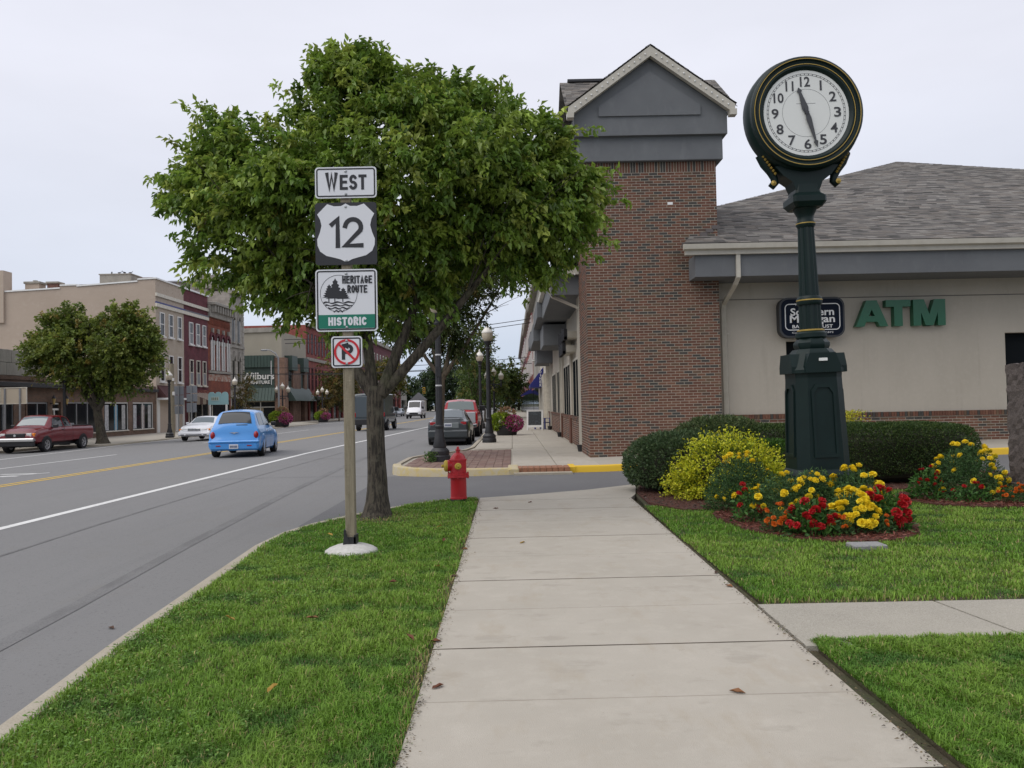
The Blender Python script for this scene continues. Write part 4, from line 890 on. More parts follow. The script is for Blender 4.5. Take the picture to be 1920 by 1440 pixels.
mulch('mulch_bed', ell(BED2), 'reddish bark mulch under the flowers by the granite monument', 5000, [(.20,.06,.04),(.13,.045,.03),(.26,.11,.08)])
mulch('mulch_bed', shrub_bed, 'dark brown mulch under the shrubs and clipped hedge', 12000, [(.075,.05,.038),(.05,.035,.028),(.12,.085,.06)], zt=.012)
# ---------------------------------------------------------------- fallen leaves
m_dead = [mat('dead_leaf_%d' % k, c, .8) for k, c in enumerate([(.13,.045,.02),(.20,.09,.035),(.35,.22,.04),(.07,.035,.02)])]
fl_me = []
for k, m in enumerate(m_dead):
    b = MB(); P = [(0,0,.004),(.018,.012,.014),(.04,.016,.010),(.065,.012,.016),(.085,0,.006),(.065,-.012,.012),(.04,-.017,.02),(.018,-.011,.010)]
    b.add([(.045,0,.002)]+P, [(0,i+1,(i+1)%8+1) for i in range(8)]); fl_me.append(b.mesh('fallen_leaf', m))
spots = [(-1.25,4.15),(-.95,6.7),(-1.42,5.6),(-2.0,5.7),(-.9,9.6),(-1.05,10.3),(-.75,8.6),(-2.1,9.3),(-.7,7.3),(-.62,5.0)]
r5 = random.Random(9)
for (x,y) in spots: tag(obj('fallen_leaf', fl_me[r5.choice((0,0,1,2))], loc=(x,y,.035), rot=(r5.uniform(-.4,.4),r5.uniform(-.4,.4),r5.random()*6.28)), 'dry fallen leaf lying in the verge grass', 'leaf', 'fallen leaves on the verge')
spots = [(.05,8.6),(1.12,4.10),(-.3,11.5),(.2,12.1),(1.66,6.9),(1.67,6.4),(-.44,4.25),(-.46,5.1),(-.48,7.0),(-.47,8.3)]
for (x,y) in spots: tag(obj('fallen_leaf', fl_me[r5.choice((0,1,1,2,3))], loc=(x,y,.001), rot=(0,0,r5.random()*6.28)), 'dry fallen leaf lying on the concrete walk', 'leaf', 'fallen leaves on the walk')
for (x,y) in [(-3.05,6.3),(-2.95,8.2)]: tag(obj('fallen_leaf', fl_me[3], loc=(x,y,-.197), rot=(0,0,r5.random()*6.28)), 'dark fallen leaf lying on the asphalt near the kerb', 'leaf', 'fallen leaves on the road')
# crumbs of soil, clippings and leaf bits along the edges of the walk
n = 2600; yy = 2.6+9.8*nrs.rand(n)**1.2; sd_ = nrs.rand(n) < .5; off = np.abs(nrs.normal(size=n))*.035
P = np.c_[np.where(sd_, -.50-.004*np.maximum(0,yy-4)+off-.01, 1.66+.012*np.maximum(0,yy-4)-off+.015), yy, .003+.008*nrs.rand(n)]
o = leaves('edge_litter', P, np.c_[nrs.normal(size=(n,2)), .2*nrs.normal(size=n)], .008+.018*nrs.rand(n)**2, .004+.006*nrs.rand(n), tints(n,[(.10,.07,.04),(.20,.15,.08),(.05,.04,.03),(.12,.16,.04)],[3,2,3,1],.25), m_shrub, None, fold=.1, nrm=np.c_[.4*nrs.normal(size=(n,2)), np.ones(n)], kind='stuff'); o['label'] = 'crumbs of soil and dry clippings along the edges of the walk'; o['category'] = 'litter'
# ---------------------------------------------------------------- shrubs and hedges
def shell_shrub(name, label, cat, loc, shape, n, ll, cols, wts, core, droop=.0, up=.3, depth=.18, wlr=.5, fold=.15):
    """shape(u in -1..1 cube-ish dirs) -> point on the surface; leaves fill a thin outer shell over a dense twiggy core"""
    t = thing(name, label, cat, loc)
    d = nrs.normal(size=(n,3)); d /= np.linalg.norm(d,axis=1,keepdims=True); d[:,2] = np.where(d[:,2] < -.55, -d[:,2], d[:,2])
    S = shape(d); r = 1-depth*nrs.rand(n,1)**1.5; r = r*(1+.03*vnoise(d[:,:2]*3+d[:,2:]*2,4,8)[:,None]); P = S*r; P[:,2] = np.maximum(P[:,2], .02)
    Dn = d*.8+nrs.normal(size=(n,3))*.55; Dn[:,2] += up-droop
    leaves('foliage', P, Dn, ll*(.6+.8*nrs.rand(n)), wlr*ll*(.6+.8*nrs.rand(n)), tints(n, cols, wts, .2), m_shrub, t, fold=fold)
    # core
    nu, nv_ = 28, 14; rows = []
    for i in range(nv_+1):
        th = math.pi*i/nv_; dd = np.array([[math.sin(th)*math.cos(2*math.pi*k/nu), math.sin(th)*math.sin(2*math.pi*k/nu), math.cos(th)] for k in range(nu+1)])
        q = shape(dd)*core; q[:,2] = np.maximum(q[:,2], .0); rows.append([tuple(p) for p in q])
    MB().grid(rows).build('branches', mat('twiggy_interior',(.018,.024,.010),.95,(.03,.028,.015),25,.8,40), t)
    MB().tube((0,0,-.05),(0,0,.3),.05,.03,8).build('stem', m_barkb, t)
    return t
def ellip(rx, ry, rz_, zc, pw=2.):
    def f(d):
        q = (np.abs(d[:,0])**pw+np.abs(d[:,1])**pw+np.abs(d[:,2])**pw)**(1/pw); s = d/q[:,None]
        return s*np.array([rx,ry,rz_])+np.array([0,0,zc])
    return f
DG = [(.036,.070,.018),(.058,.100,.024),(.105,.145,.038)]
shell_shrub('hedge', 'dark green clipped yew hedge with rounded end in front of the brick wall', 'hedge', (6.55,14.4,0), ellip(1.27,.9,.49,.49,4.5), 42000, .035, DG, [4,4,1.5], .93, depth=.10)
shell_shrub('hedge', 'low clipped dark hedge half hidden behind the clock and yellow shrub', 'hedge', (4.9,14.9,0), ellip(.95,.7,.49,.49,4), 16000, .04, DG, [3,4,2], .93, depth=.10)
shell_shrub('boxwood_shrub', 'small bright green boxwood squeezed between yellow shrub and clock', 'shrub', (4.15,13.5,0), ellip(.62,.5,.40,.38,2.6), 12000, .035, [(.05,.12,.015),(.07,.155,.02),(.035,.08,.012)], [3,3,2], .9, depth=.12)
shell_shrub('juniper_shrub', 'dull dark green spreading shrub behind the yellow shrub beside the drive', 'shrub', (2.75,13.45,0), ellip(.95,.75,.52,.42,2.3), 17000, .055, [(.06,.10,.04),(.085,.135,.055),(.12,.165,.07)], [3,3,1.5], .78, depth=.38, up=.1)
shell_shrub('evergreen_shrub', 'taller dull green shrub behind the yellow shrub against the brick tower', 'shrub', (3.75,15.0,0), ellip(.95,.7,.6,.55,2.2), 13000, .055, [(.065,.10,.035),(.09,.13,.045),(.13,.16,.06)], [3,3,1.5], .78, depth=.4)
# yellow shrub: arching sprays
ys = thing('yellow_shrub', 'bright yellow green barberry shrub with arching sprays beside the walk', 'shrub', (3.2,12.35,0))
nsp = 1000; d = nrs.normal(size=(nsp,3)); d[:,2] = np.abs(d[:,2])*.75+.05; d /= np.linalg.norm(d,axis=1,keepdims=True)
ext = np.array([1.0,.74,1.04])*(.72+.34*nrs.rand(nsp,1)); tip = d*ext
per = 34; t = (.35+.65*nrs.rand(nsp,per,1)); pt = tip[:,None]*np.concatenate([t,t,t**.75],2); pt = pt+nrs.normal(size=pt.shape)*.028; pt[:,:,2] += .06-.10*(t[:,:,0]**3)
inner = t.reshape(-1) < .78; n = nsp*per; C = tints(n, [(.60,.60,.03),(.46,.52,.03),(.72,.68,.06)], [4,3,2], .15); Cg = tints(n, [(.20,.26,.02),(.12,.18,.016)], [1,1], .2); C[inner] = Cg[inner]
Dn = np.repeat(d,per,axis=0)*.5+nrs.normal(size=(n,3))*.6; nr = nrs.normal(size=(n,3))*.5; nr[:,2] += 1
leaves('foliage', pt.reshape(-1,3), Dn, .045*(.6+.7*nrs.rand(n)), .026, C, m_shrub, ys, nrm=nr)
b = MB()
for k in range(60): b.path([(0,0,0), tuple(tip[k]*.5+np.array([0,0,.12])), tuple(tip[k]*.9+np.array([0,0,.05]))], [.012,.008,.003], 5)
b.build('stems', m_barkb, ys)
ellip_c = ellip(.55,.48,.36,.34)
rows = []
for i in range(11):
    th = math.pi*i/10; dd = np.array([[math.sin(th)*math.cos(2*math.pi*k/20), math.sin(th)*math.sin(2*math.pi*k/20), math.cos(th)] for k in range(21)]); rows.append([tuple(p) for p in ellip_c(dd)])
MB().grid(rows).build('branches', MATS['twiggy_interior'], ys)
shell = None
# second yellow shrub, tips behind the hedge
y2 = thing('yellow_shrub', 'yellow shoots of a shrub poking up behind the dark hedge', 'shrub', (6.45,16.0,0))
n = 900; a = nrs.rand(n)*6.28; rr = nrs.rand(n); P = np.c_[.35*rr*np.cos(a)+.3*(nrs.rand(n)-.5), .3*rr*np.sin(a), .4+.78*nrs.rand(n)**.6]
leaves('foliage', P, nrs.normal(size=(n,3))+np.array([.4,0,.6]), .05, .025, tints(n,[(.50,.46,.03),(.35,.38,.03)],[2,1],.2), m_shrub, y2); MB().tube((0,0,-.1),(0,0,.9),.03,.01,6).build('stem', m_barkb, y2)
# ---------------------------------------------------------------- flowers
def bloom_mesh(name, m, R, layers):
    """ruffled pompom head: short petals set round a small core"""
    b = MB(); r = random.Random(5); c0 = R*.30
    for (k, tilt, rr, npet) in layers:
        for i in range(npet):
            a = 2*math.pi*(i+.5*(k%2))/npet+r.uniform(-.15,.15); c_, s_ = math.cos(a), math.sin(a); t = tilt+r.uniform(-.12,.12); L = R*rr*r.uniform(.88,1.08); wq = L*1.25*math.sin(math.pi/npet)*max(.55,math.cos(t))+R*.10
            f = lambda q, y, up=0.: (q*math.cos(t)-up*math.sin(t), y, c0+q*math.sin(t)+up*math.cos(t))
            pts = [f(L*.30,-wq*.35), f(L*.30,wq*.35), f(L*.92,wq*.6,R*.10), f(L,0,-R*.02), f(L*.92,-wq*.6,R*.10)]
            b.add([(x*c_-y*s_, x*s_+y*c_, z) for x,y,z in pts], [(0,3,4),(0,1,3),(1,2,3)])
    b.lathe([(.01*R,c0-.3*R),(.45*R,c0-.1*R),(.5*R,c0+.15*R),(.3*R,c0+.42*R),(.01*R,c0+.5*R)], n=6)
    return b.mesh(name, m)
m_my = mat('marigold_yellow', (.86,.72,.03), .7, (.78,.56,.015), 60); m_zr = mat('zinnia_red', (.52,.010,.014), .6, (.36,.006,.010), 60); m_mo = mat('marigold_orange', (.75,.19,.01), .65, (.45,.08,.005), 60)
LAY = [(0,-.30,.95,10),(1,.05,1.,11),(2,.42,.96,10),(3,.78,.9,8),(4,1.12,.82,6),(5,1.42,.76,3)]
bl_y = bloom_mesh('bloom', m_my, .042, LAY); bl_r = bloom_mesh('bloom', m_zr, .048, LAY); bl_o = bloom_mesh('bloom', m_mo, .026, LAY)
def flower_plant(name, label, group, loc, rx, ry, h, nleaf, bl, nb, leafc, ll, wr, seed, sc=(.8,1.25), front=.6):
    t = thing(name, label, 'flower', loc, group=group)
    d = nrs.normal(size=(nleaf,3)); d[:,2] = np.abs(d[:,2]); d /= np.linalg.norm(d,axis=1,keepdims=True); r = nrs.rand(nleaf,1)**.33
    P = d*r*np.array([rx,ry,h]); Dn = d*.6+nrs.normal(size=d.shape)*.6; Dn[:,2] -= .1
    leaves('foliage', P, Dn, ll*(.6+.8*nrs.rand(nleaf)), wr*ll*(.7+.6*nrs.rand(nleaf)), tints(nleaf, leafc, [3,3,1], .2), m_shrub, t, fold=.1)
    r = random.Random(seed); st = MB()
    for k in range(int(nb*1.7)):
        for _ in range(20):
            v = Vector((r.gauss(0,1), r.gauss(0,1)-front, abs(r.gauss(0,.8))+.15)).normalized()
            p = (v.x*rx*.98, v.y*ry*.98, v.z*h*1.06)
            if p[2] > .1: break
        s = r.uniform(*sc); s *= 1.0; o = obj('bloom', bl, t, loc=p); o.scale = (s,s,s); q = (v+Vector((0,-.35,.7))).to_track_quat('Z','Y').to_euler(); o.rotation_euler = (q.x+r.uniform(-.25,.25), q.y+r.uniform(-.25,.25), r.random()*6.28)
        st.tube((p[0]*.4,p[1]*.4,p[2]*.4), p, .003, .003, 4, False)
    st.build('stems', mat('flower_stem',(.05,.11,.025),.7), t)
    return t
ML = [(.055,.12,.038),(.085,.165,.05),(.035,.075,.024)]; ZL = [(.05,.13,.025),(.07,.165,.03),(.03,.08,.018)]
A = 'marigolds around the clock'
flower_plant('marigold_plant', 'yellow marigold bush with few blooms between yellow shrub and clock', A, (2.98,10.85,0), .50,.42,.70, 5200, bl_y, 12, ML, .055,.2, 1)
flower_plant('marigold_plant', 'dense yellow marigold bush in front of the left face of the clock pedestal', A, (3.18,9.75,0), .42,.38,.56, 4200, bl_y, 17, ML, .05,.2, 2)
flower_plant('marigold_plant', 'tall yellow marigold bush with large blooms against the clock plinth', A, (3.55,9.75,0), .36,.30,.62, 3200, bl_y, 10, ML, .05,.2, 3)
flower_plant('marigold_plant', 'yellow marigold bush thick with blooms at the front of the clock bed', A, (3.62,8.95,0), .30,.36,.42, 2600, bl_y, 30, ML, .045,.22, 4, (.9,1.4), .9)
flower_plant('marigold_plant', 'yellow marigold bush beside the red zinnias under the clock plinth corner', A, (3.95,9.62,0), .36,.36,.62, 3400, bl_y, 26, ML, .05,.2, 6, (.9,1.3), .8)
B_ = 'red zinnias around the clock'
flower_plant('zinnia_plant', 'red zinnia clump at the front edge of the clock bed', B_, (3.14,8.78,0), .28,.28,.36, 700, bl_r, 13, ZL, .085,.42, 7, (.8,1.2), .9)
flower_plant('zinnia_plant', 'red zinnia clump with the largest blooms on the monument side of the clock bed', B_, (4.02,8.98,0), .26,.28,.42, 600, bl_r, 11, ZL, .085,.42, 8, (.9,1.5), .6)
flower_plant('zinnia_plant', 'red zinnias peeping out of marigold leaves beside the walk', B_, (2.72,9.75,0), .16,.2,.42, 260, bl_r, 4, ZL, .07,.42, 9)
C_ = 'orange marigolds around the clock'
flower_plant('orange_marigold', 'orange marigold clump between yellow and red flowers before the clock', C_, (2.86,9.0,0), .2,.2,.28, 900, bl_o, 15, ML, .04,.25, 10, (.8,1.4), .8)
flower_plant('orange_marigold', 'low orange marigold tuft between two yellow flower clumps', C_, (3.40,8.62,0), .12,.12,.2, 350, bl_o, 4, ML, .04,.25, 11)
flower_plant('orange_marigold', 'orange marigold tuft below the largest red zinnias', C_, (3.88,8.72,0), .12,.12,.2, 350, bl_o, 5, ML, .04,.25, 12)
flower_plant('marigold_plant', 'yellow marigold bush beside the granite monument', None, (6.38,11.65,0), .55,.45,.74, 5200, bl_y, 34, ML, .055,.2, 13, (.8,1.15), .5)
flower_plant('zinnia_plant', 'small red zinnias at the side of the marigolds by the monument', None, (5.72,11.5,0), .22,.22,.46, 500, bl_r, 8, ZL, .075,.42, 14, (.5,.8))
flower_plant('zinnia_plant', 'red zinnias under the marigolds by the monument', None, (6.1,11.1,0), .3,.15,.26, 400, bl_r, 6, ZL, .06,.42, 15, (.5,.8))
flower_plant('orange_marigold', 'orange marigold clump before the granite monument plinth', None, (6.62,10.95,0), .26,.18,.26, 800, bl_o, 14, ML, .04,.25, 16, (.8,1.3), .7)
# ---------------------------------------------------------------- trees
def bez(a, b_, c, n=6): 
    a, b_, c = map(Vector, (a,b_,c)); return [tuple(a*(1-t)**2+b_*2*t*(1-t)+c*t*t) for t in [i/n for i in range(n+1)]]
def trunk_mesh(base, top, r0, r1, flare, seed, n=18, rings=14):
    r = random.Random(seed); mb = MB(); rows = []; b0, t0 = Vector(base), Vector(top)
    amp = [r.uniform(-.09,.09) for _ in range(n)]
    for i in range(rings+1):
        t = i/rings; p = b0.lerp(t0,t)+Vector((.015*math.sin(t*5+seed),.01*math.cos(t*4),0)); rr = r0+(r1-r0)*t; fl = flare*math.exp(-t*9)
        rows.append([(p.x+(rr*(1+amp[k%n]*.5+r.uniform(-.03,.03))+fl*(1+2.5*amp[k%n]))*math.cos(2*math.pi*k/n), p.y+(rr*(1+amp[k%n]*.5)+fl*(1+2.5*amp[k%n]))*math.sin(2*math.pi*k/n), p.z) for k in range(n)])
        rows[-1].append(rows[-1][0])
    return mb.grid(rows)
def tree(name, label, base, fork, r0, lobes, ntw, per, tl, ll, cols, wts, group=None, droop=.5, flare=.1, limbs=None, bark=None, nsub=60, wl_=.5, shell=.6, out=None, shoot=0.):
    t = thing(name, label, 'tree', base, group=group); B = Vector(base); F = Vector(fork)
    lb = [(a-B.x,b_-B.y,c-B.z,d_,e_,f_) for a,b_,c,d_,e_,f_ in lobes]; fk = tuple(F-B); bark = bark or m_bark
    trunk_mesh((0,0,-.05), fk, r0, r0*.86, flare, len(label)).build('trunk', bark, t, smooth=60)
    r = random.Random(len(label)); b = MB(); ends = []
    prim = []
    for i, l in enumerate(lb):
        c = Vector(l[:3])
        if i >= 4:
            sp0, k0, pp = min(((Vector(p), k, pp) for pp in prim for k, p in enumerate(pp) if k >= 2), key=lambda q: (q[0]-c).length+(.25*(q[0].z > c.z)))
            pts = bez(sp0, sp0.lerp(c,.5)+Vector((0,0,.12*l[5])), c, 7); rr = r0*.42*(1-.08*k0); b.path(pts, [rr*(1-.85*j/7)+.004 for j in range(8)], 7); ends.append((pts, l)); continue
        st = Vector(fk)+Vector((r.uniform(-.4,.4)*r0, r.uniform(-.4,.4)*r0, -.12)); k = (Vector(fk)*.55+c*.45); k.z = fk[2]+(c.z-fk[2])*.35; rr = r0*.62
        pts = bez(st, k, c, 7); prim.append(pts); b.path(pts, [rr*(1-.8*j/7)+.004 for j in range(8)], 8); ends.append((pts, l))
    for i in range(nsub):
        pts, l = r.choice(ends); p = Vector(pts[r.randint(3,7)]); v = Vector((r.gauss(0,1),r.gauss(0,1),r.gauss(.2,.8))).normalized(); q = Vector(l[:3])+Vector((v.x*l[3],v.y*l[4],v.z*l[5]))*.85
        b.path(bez(p, p.lerp(q,.5)+Vector((0,0,.1*l[5])), q, 4), [r0*.10,r0*.08,r0*.06,r0*.04,.004], 5)
    b.build('limbs', bark, t, smooth=60)
    cl_ = [(a-B.x,b_-B.y,c-B.z,d_,e_,f_) for a,b_,c,d_,e_,f_ in out] if out else lb
    crown('crown', cl_, ntw, per, tl, ll, cols, wts, m_leaf, t, droop, wl_, .4 if out else shell, shoot=shoot)
    return t
PEAR_OUT = [(-4.77,4.44),(-4.64,4.8),(-4.35,5.01),(-4.31,5.29),(-4.06,5.65),(-3.63,5.78),(-3.35,5.69),(-3.28,5.49),(-3.17,5.33),(-3.04,5.77),(-2.81,6.02),(-2.48,6.23),(-2.19,6.32),(-1.77,6.34),(-1.56,6.09),(-1.27,6.11),(-1.05,6.2),(-.7,5.95),(-.2,6.11),(.02,6.03),(.12,5.85),(.44,5.77),(.65,5.48),(.97,5.51),(1.07,5.33),(.98,5.04),(1.06,4.68),(1.44,4.35),(1.43,3.82),(1.25,3.61),(.88,3.33),(.6,3.15),(.2,2.74),(.02,2.92),(-.4,3.1),(-.76,2.86),(-1.12,2.58),(-1.33,2.31),(-1.62,2.31),(-1.83,2.53),(-2.25,2.32),(-2.5,2.22),(-2.71,2.33),(-2.92,2.62),(-3.24,2.7),(-3.45,2.92),(-3.73,3.06),(-4.09,3.14),(-4.3,3.36),(-4.37,3.58),(-4.33,3.93),(-4.57,4.08)]
MAPLE_OUT = [(-28.19,5.3),(-27.63,6.46),(-26.24,7.05),(-25.77,7.66),(-24.38,8.1),(-23,7.42),(-21.4,7.64),(-20.55,6.69),(-20.62,5.77),(-19.64,5.13),(-19.65,4.21),(-20.27,3.61),(-21.19,3.16),(-21.82,2.35),(-22.74,2.49),(-23.51,2.2),(-24.58,2.71),(-25.81,3.04),(-27.03,3.59),(-28.1,4.07)]
BACK_OUT = [(-3.23,5.06),(-2.32,5.64),(-.82,5.76),(.36,5.29),(.2,4.75),(-.35,4.5),(-.85,4.15),(-1.15,3.7),(-1.36,2.95),(-1.63,2.48),(-1.86,2.49),(-2.14,3.24),(-2.66,3.1),(-2.82,2.8),(-3.12,2.51),(-3.34,3.11),(-3.55,3.87)]
PEAR = [(.175,.27,.040),(.125,.215,.035),(.245,.335,.056),(.31,.37,.07),(.30,.26,.05)]
L1 = [(-3.78,10.9,4.75,.78,1.1,1.0),(-2.25,11.3,5.25,.92,1.3,1.15),(-.42,11.2,5.15,.9,1.3,1.1),(.62,10.9,4.25,.92,1.2,.80),(-1.3,10.8,5.15,.85,1.4,1.15),(-4.35,11.0,4.1,.6,.8,.65),(-1.85,10.7,3.95,1.25,1.5,.95),(-3.25,10.8,3.5,.95,1.1,.70),
      (-2.62,10.5,3.05,.55,.8,.48),(-.42,10.8,3.75,.95,1.2,.75),(.82,10.9,3.72,.55,.8,.55),(-1.2,10.6,3.15,.6,.8,.42),(.55,11.1,4.95,.48,.7,.50),(-2.75,10.6,4.3,.6,.8,.55),(-2.1,10.2,3.4,.7,.7,.5)]
L1 = [(-1.66+(a+1.66)*.90, b_, 4.05+(c-4.2)*.88, d_*.94, e_*.9, f_*.88) for a,b_,c,d_,e_,f_ in L1]
tree('pear_tree', 'broad leafy pear tree on the verge behind the route signs', (-1.83,10.96,0), (-1.80,10.98,1.72), .128, L1, 4700, 22, .26, .098, PEAR, [4,2.6,3.2,1.3,.03], droop=.6, flare=.10, nsub=130, out=outline_lobes(PEAR_OUT, 11.05, 270, .30, 1.5, .95), shoot=1.3)
L2 = [(-2.5,23.4,4.3,1.0,1.3,.9),(-1.3,23.5,5.2,1.2,1.4,1.0),(-.2,23.4,4.9,.9,1.2,.75),(-2.9,23.2,3.5,.55,.9,.55),(-.9,23.2,4.2,.8,1.1,.5),(-1.9,23.3,3.7,.5,.8,.5)]
tree('street_tree', 'darker street tree with small reddish green leaves standing behind the corner lamp post', (-2.12,23.1,0), (-1.95,23.1,2.3), .12, L2, 1500, 22, .3, .085, [(.065,.10,.025),(.095,.12,.03),(.14,.105,.03),(.045,.07,.02)], [4,3,1,2], nsub=50, bark=m_barkb, flare=.05, out=outline_lobes(BACK_OUT, 23.3, 90, .36, 1.6, .4, 3))
L3 = [(-24.0,47.6,5.6,2.6,2.6,2.1),(-25.9,47.6,4.6,2.0,2.3,1.5),(-22.3,47.6,4.5,1.9,2.3,1.6),(-24.0,46.6,3.7,2.6,2.4,1.4),(-27.0,47.6,3.9,1.0,1.5,1.0),(-20.9,47.8,3.6,1.15,1.5,1.0),(-24.8,47.6,6.9,1.1,1.5,.85),(-22.6,47.4,6.4,1.2,1.5,.8),(-25.9,47.4,2.9,1.3,1.4,.7),(-22.2,47.2,2.8,1.3,1.3,.7)]
L3 = [(-23.9+(a+23.9)*.92, b_, 4.2+(c-4.2)*.95, d_*.88, e_*.9, f_*.9) for a,b_,c,d_,e_,f_ in L3]
tree('street_tree', 'round crowned maple with orange tinged leaves beside the maroon pickup', (-23.6,47.6,-.37), (-23.9,47.6,1.7), .27, L3, 2100, 22, .6, .18, [(.15,.20,.038),(.20,.235,.045),(.27,.21,.05),(.10,.145,.03)], [4,3,.5,2], droop=.2, flare=.2, nsub=80, wl_=.7, out=outline_lobes(MAPLE_OUT, 47.6, 110, .72, 3.2, .85, 2), shoot=.3)
def small_tree(label, base, h, rx, zc, cols, wts, nt, ll, group='street trees along the far blocks', name='street_tree', r0=.09):
    x, y, z = base; rz_ = (h-zc)/1.0; r = random.Random(int(abs(x*7+y*3)))
    lobes = [(x,y,z+zc,rx*.8,rx*.8,rz_*.75)]+[(x+r.uniform(-.6,.6)*rx, y+r.uniform(-.6,.6)*rx, z+zc+r.uniform(-.5,.6)*rz_, rx*.5, rx*.5, rz_*.42) for _ in range(7)]
    return tree(name, label, base, (x,y,z+max(1.2,zc-rz_)), r0, lobes, nt, 16, ll*3.2, ll, cols, wts, group, droop=.2, flare=.04, nsub=14, bark=m_barkb, wl_=.65)
GR = [(.08,.13,.028),(.12,.165,.035),(.055,.09,.022),(.17,.155,.04)]; OR = [(.18,.13,.034),(.13,.13,.03),(.09,.09,.025),(.22,.135,.038)]
small_tree('thin young tree with sparse olive leaves beside the furniture store lamp', (-25.7,79,-.37), 5.4, 1.15, 3.2, OR, [2,3,2,1], 170, .13, r0=.07)
small_tree('brownish tree beside the three globe lamp past the furniture store', (-23.5,112,-.37), 8.2, 2.9, 4.8, OR, [3,3,2,1], 420, .26)
small_tree('brownish street tree before the red brick block', (-23.9,118,-.37), 7.6, 2.6, 4.6, OR, [3,3,2,1], 300, .26)
small_tree('golden green tree above the row of parked dark cars', (-23.5,152,-.37), 10.5, 4.0, 6.6, [(.16,.17,.03),(.21,.165,.038),(.09,.12,.026)], [3,2,2], 420, .34)
small_tree('tall thin tree with open crown beyond the curbside lamp posts', (-2.9,64,-.2), 7.6, 1.5, 4.3, GR, [3,3,2,1], 300, .2)
small_tree('dense green tree behind the pink flower planter', (-2.6,78,-.2), 6.6, 2.3, 3.9, GR, [3,3,2,.5], 420, .22)
small_tree('rounded green tree beyond the planter near the diner', (-.9,88,-.2), 6.0, 2.4, 3.4, GR, [3,2,3,.5], 420, .24)
GD = [(.055,.09,.038),(.075,.115,.045),(.04,.065,.03)]
for (x,y,h,rx,lb_) in ([(-30,262,13,7,'big dark tree behind the small white house'),(-22,268,15,7,'big dark tree behind the pointed spruce'),(-14,265,16,7.5,'tallest dark tree closing the far end of the street'),(-6,268,14,7,'big dark tree at the street end behind the parked red pickup'),(2,262,12,7,'low dark tree at the far end of the shops past the diner'),(9,255,13,7,'dark tree rising behind the far shops past the diner'),(-38,258,12,7,'dark tree behind the narrow pale grey building')]):
    small_tree(lb_, (x,y,-.6), h, rx, h*.52, GD, [3,2,2], 300, .75, 'trees at the end of the street', 'far_tree', .3)
t = thing('conifer_tree', 'pointed dark spruce rising over the far trees', 'tree', (-24,258,-.6)); P = []; 
n = 5000; zz = nrs.rand(n)**.7; aa = nrs.rand(n)*6.28; rr = (1-zz)*3.2*(.7+.3*np.abs(np.sin(zz*30)))*nrs.rand(n)**.4
leaves('crown', np.c_[rr*np.cos(aa),rr*np.sin(aa),2+zz*15.5], np.c_[np.cos(aa),np.sin(aa),-.3+0*aa], .8, .35, tints(n,GD,[2,2,2],.2), m_leaf, t); MB().tube((0,0,0),(0,0,17),.3,.04,8).build('trunk', m_bark, t)
# ---------------------------------------------------------------- lamp posts
m_gl_top = mat('frosted_globe_top', (.66,.63,.57), .35); m_gl = mat('ribbed_globe', (.50,.44,.34), .3, (.43,.375,.28), 10)
pole_me = MB().lathe([(.27,0),(.27,.14),(.24,.17),(.25,.22),(.25,.27),(.20,.33),(.165,.36),(.175,.40),(.12,.62),(.105,.85),(.12,.88),(.12,.92),(.095,.95)], n=24).mesh('base', m_black, 30)
shaft_me = MB().lathe([(.092,.95),(.07,3.55)], n=24, flute=.08).mesh('pole', m_black)
cap_me = MB().lathe([(.075,3.53),(.10,3.56),(.10,3.60),(.07,3.63),(.07,3.70),(.10,3.74),(.14,3.80),(.15,3.84),(.12,3.86)], n=16).mesh('capital', m_black, 40)
gl_me = MB().lathe([(.11,3.85),(.16,3.90),(.20,3.98),(.215,4.08),(.21,4.17)], n=20).mesh('globe', m_gl, 40)
gt_me = MB().lathe([(.222,4.165),(.222,4.19),(.20,4.24),(.14,4.32),(.085,4.37),(.06,4.40),(.06,4.43),(.045,4.46),(.045,4.50),(.012,4.56)], n=20).mesh('globe_top', m_gl_top, 40)
def lamp(loc, label, group=None, s=1.):
    t = thing('street_lamp', label, 'street lamp', loc, group=group); t.scale = (s,s,s)
    for me in (pole_me, shaft_me, cap_me): obj(me.name.split('.')[0], me, t)
    g = obj('globe', gl_me, t); obj('globe_top', gt_me, g); return t
def lamp3(loc, label, group=None):
    t = thing('street_lamp', label, 'street lamp', loc, group=group)
    for me in (pole_me, shaft_me): obj(me.name.split('.')[0], me, t)
    b = MB(); b.box((-.62,-.05,3.0),(.62,.05,3.1)).tube((0,0,3.4),(0,0,3.75),.06)
    for x in (-.58,.58): b.tube((x,0,2.85),(x,0,3.45),.06)
    b.box((-.35,-.04,2.8),(.35,.04,2.88)); b.build('cross_arm', m_black, t)
    for x, z in ((-.58,-.42),(.58,-.42),(0,-.1)):
        g = obj('globe', gl_me, t, loc=(x,0,z)); obj('globe_top', gt_me, g)
    return t
l0 = lamp((-1.91,21.52,-.01), 'black fluted lamp post on the brick corner bump-out behind the hydrant')
m_band = mat('steel_band',(.55,.55,.55),.4)
MB().lathe([(.082,1.95),(.086,1.96),(.086,1.98),(.082,1.99)], n=12).build('strap', m_band, l0); MB().lathe([(.077,2.75),(.081,2.76),(.081,2.78),(.077,2.79)], n=12).build('strap', m_band, l0)
MB().box((-.06,-.095,2.2),(.06,-.07,2.45)).build('junction_box', m_black, l0)
lamp((-.90,31.4,-.01), 'black lamp post with white acorn globe beside the pink flower planter')
lamp((-1.92,49.7,-.01), 'black acorn lamp post further up the kerb past the parked dark sedan', s=1.05)
lamp((-25.35,46.8,-.37), 'black acorn lamp post behind the maroon pickup')
lamp((-22.98,55.4,-.37), 'black acorn lamp post beside the wooden utility pole')
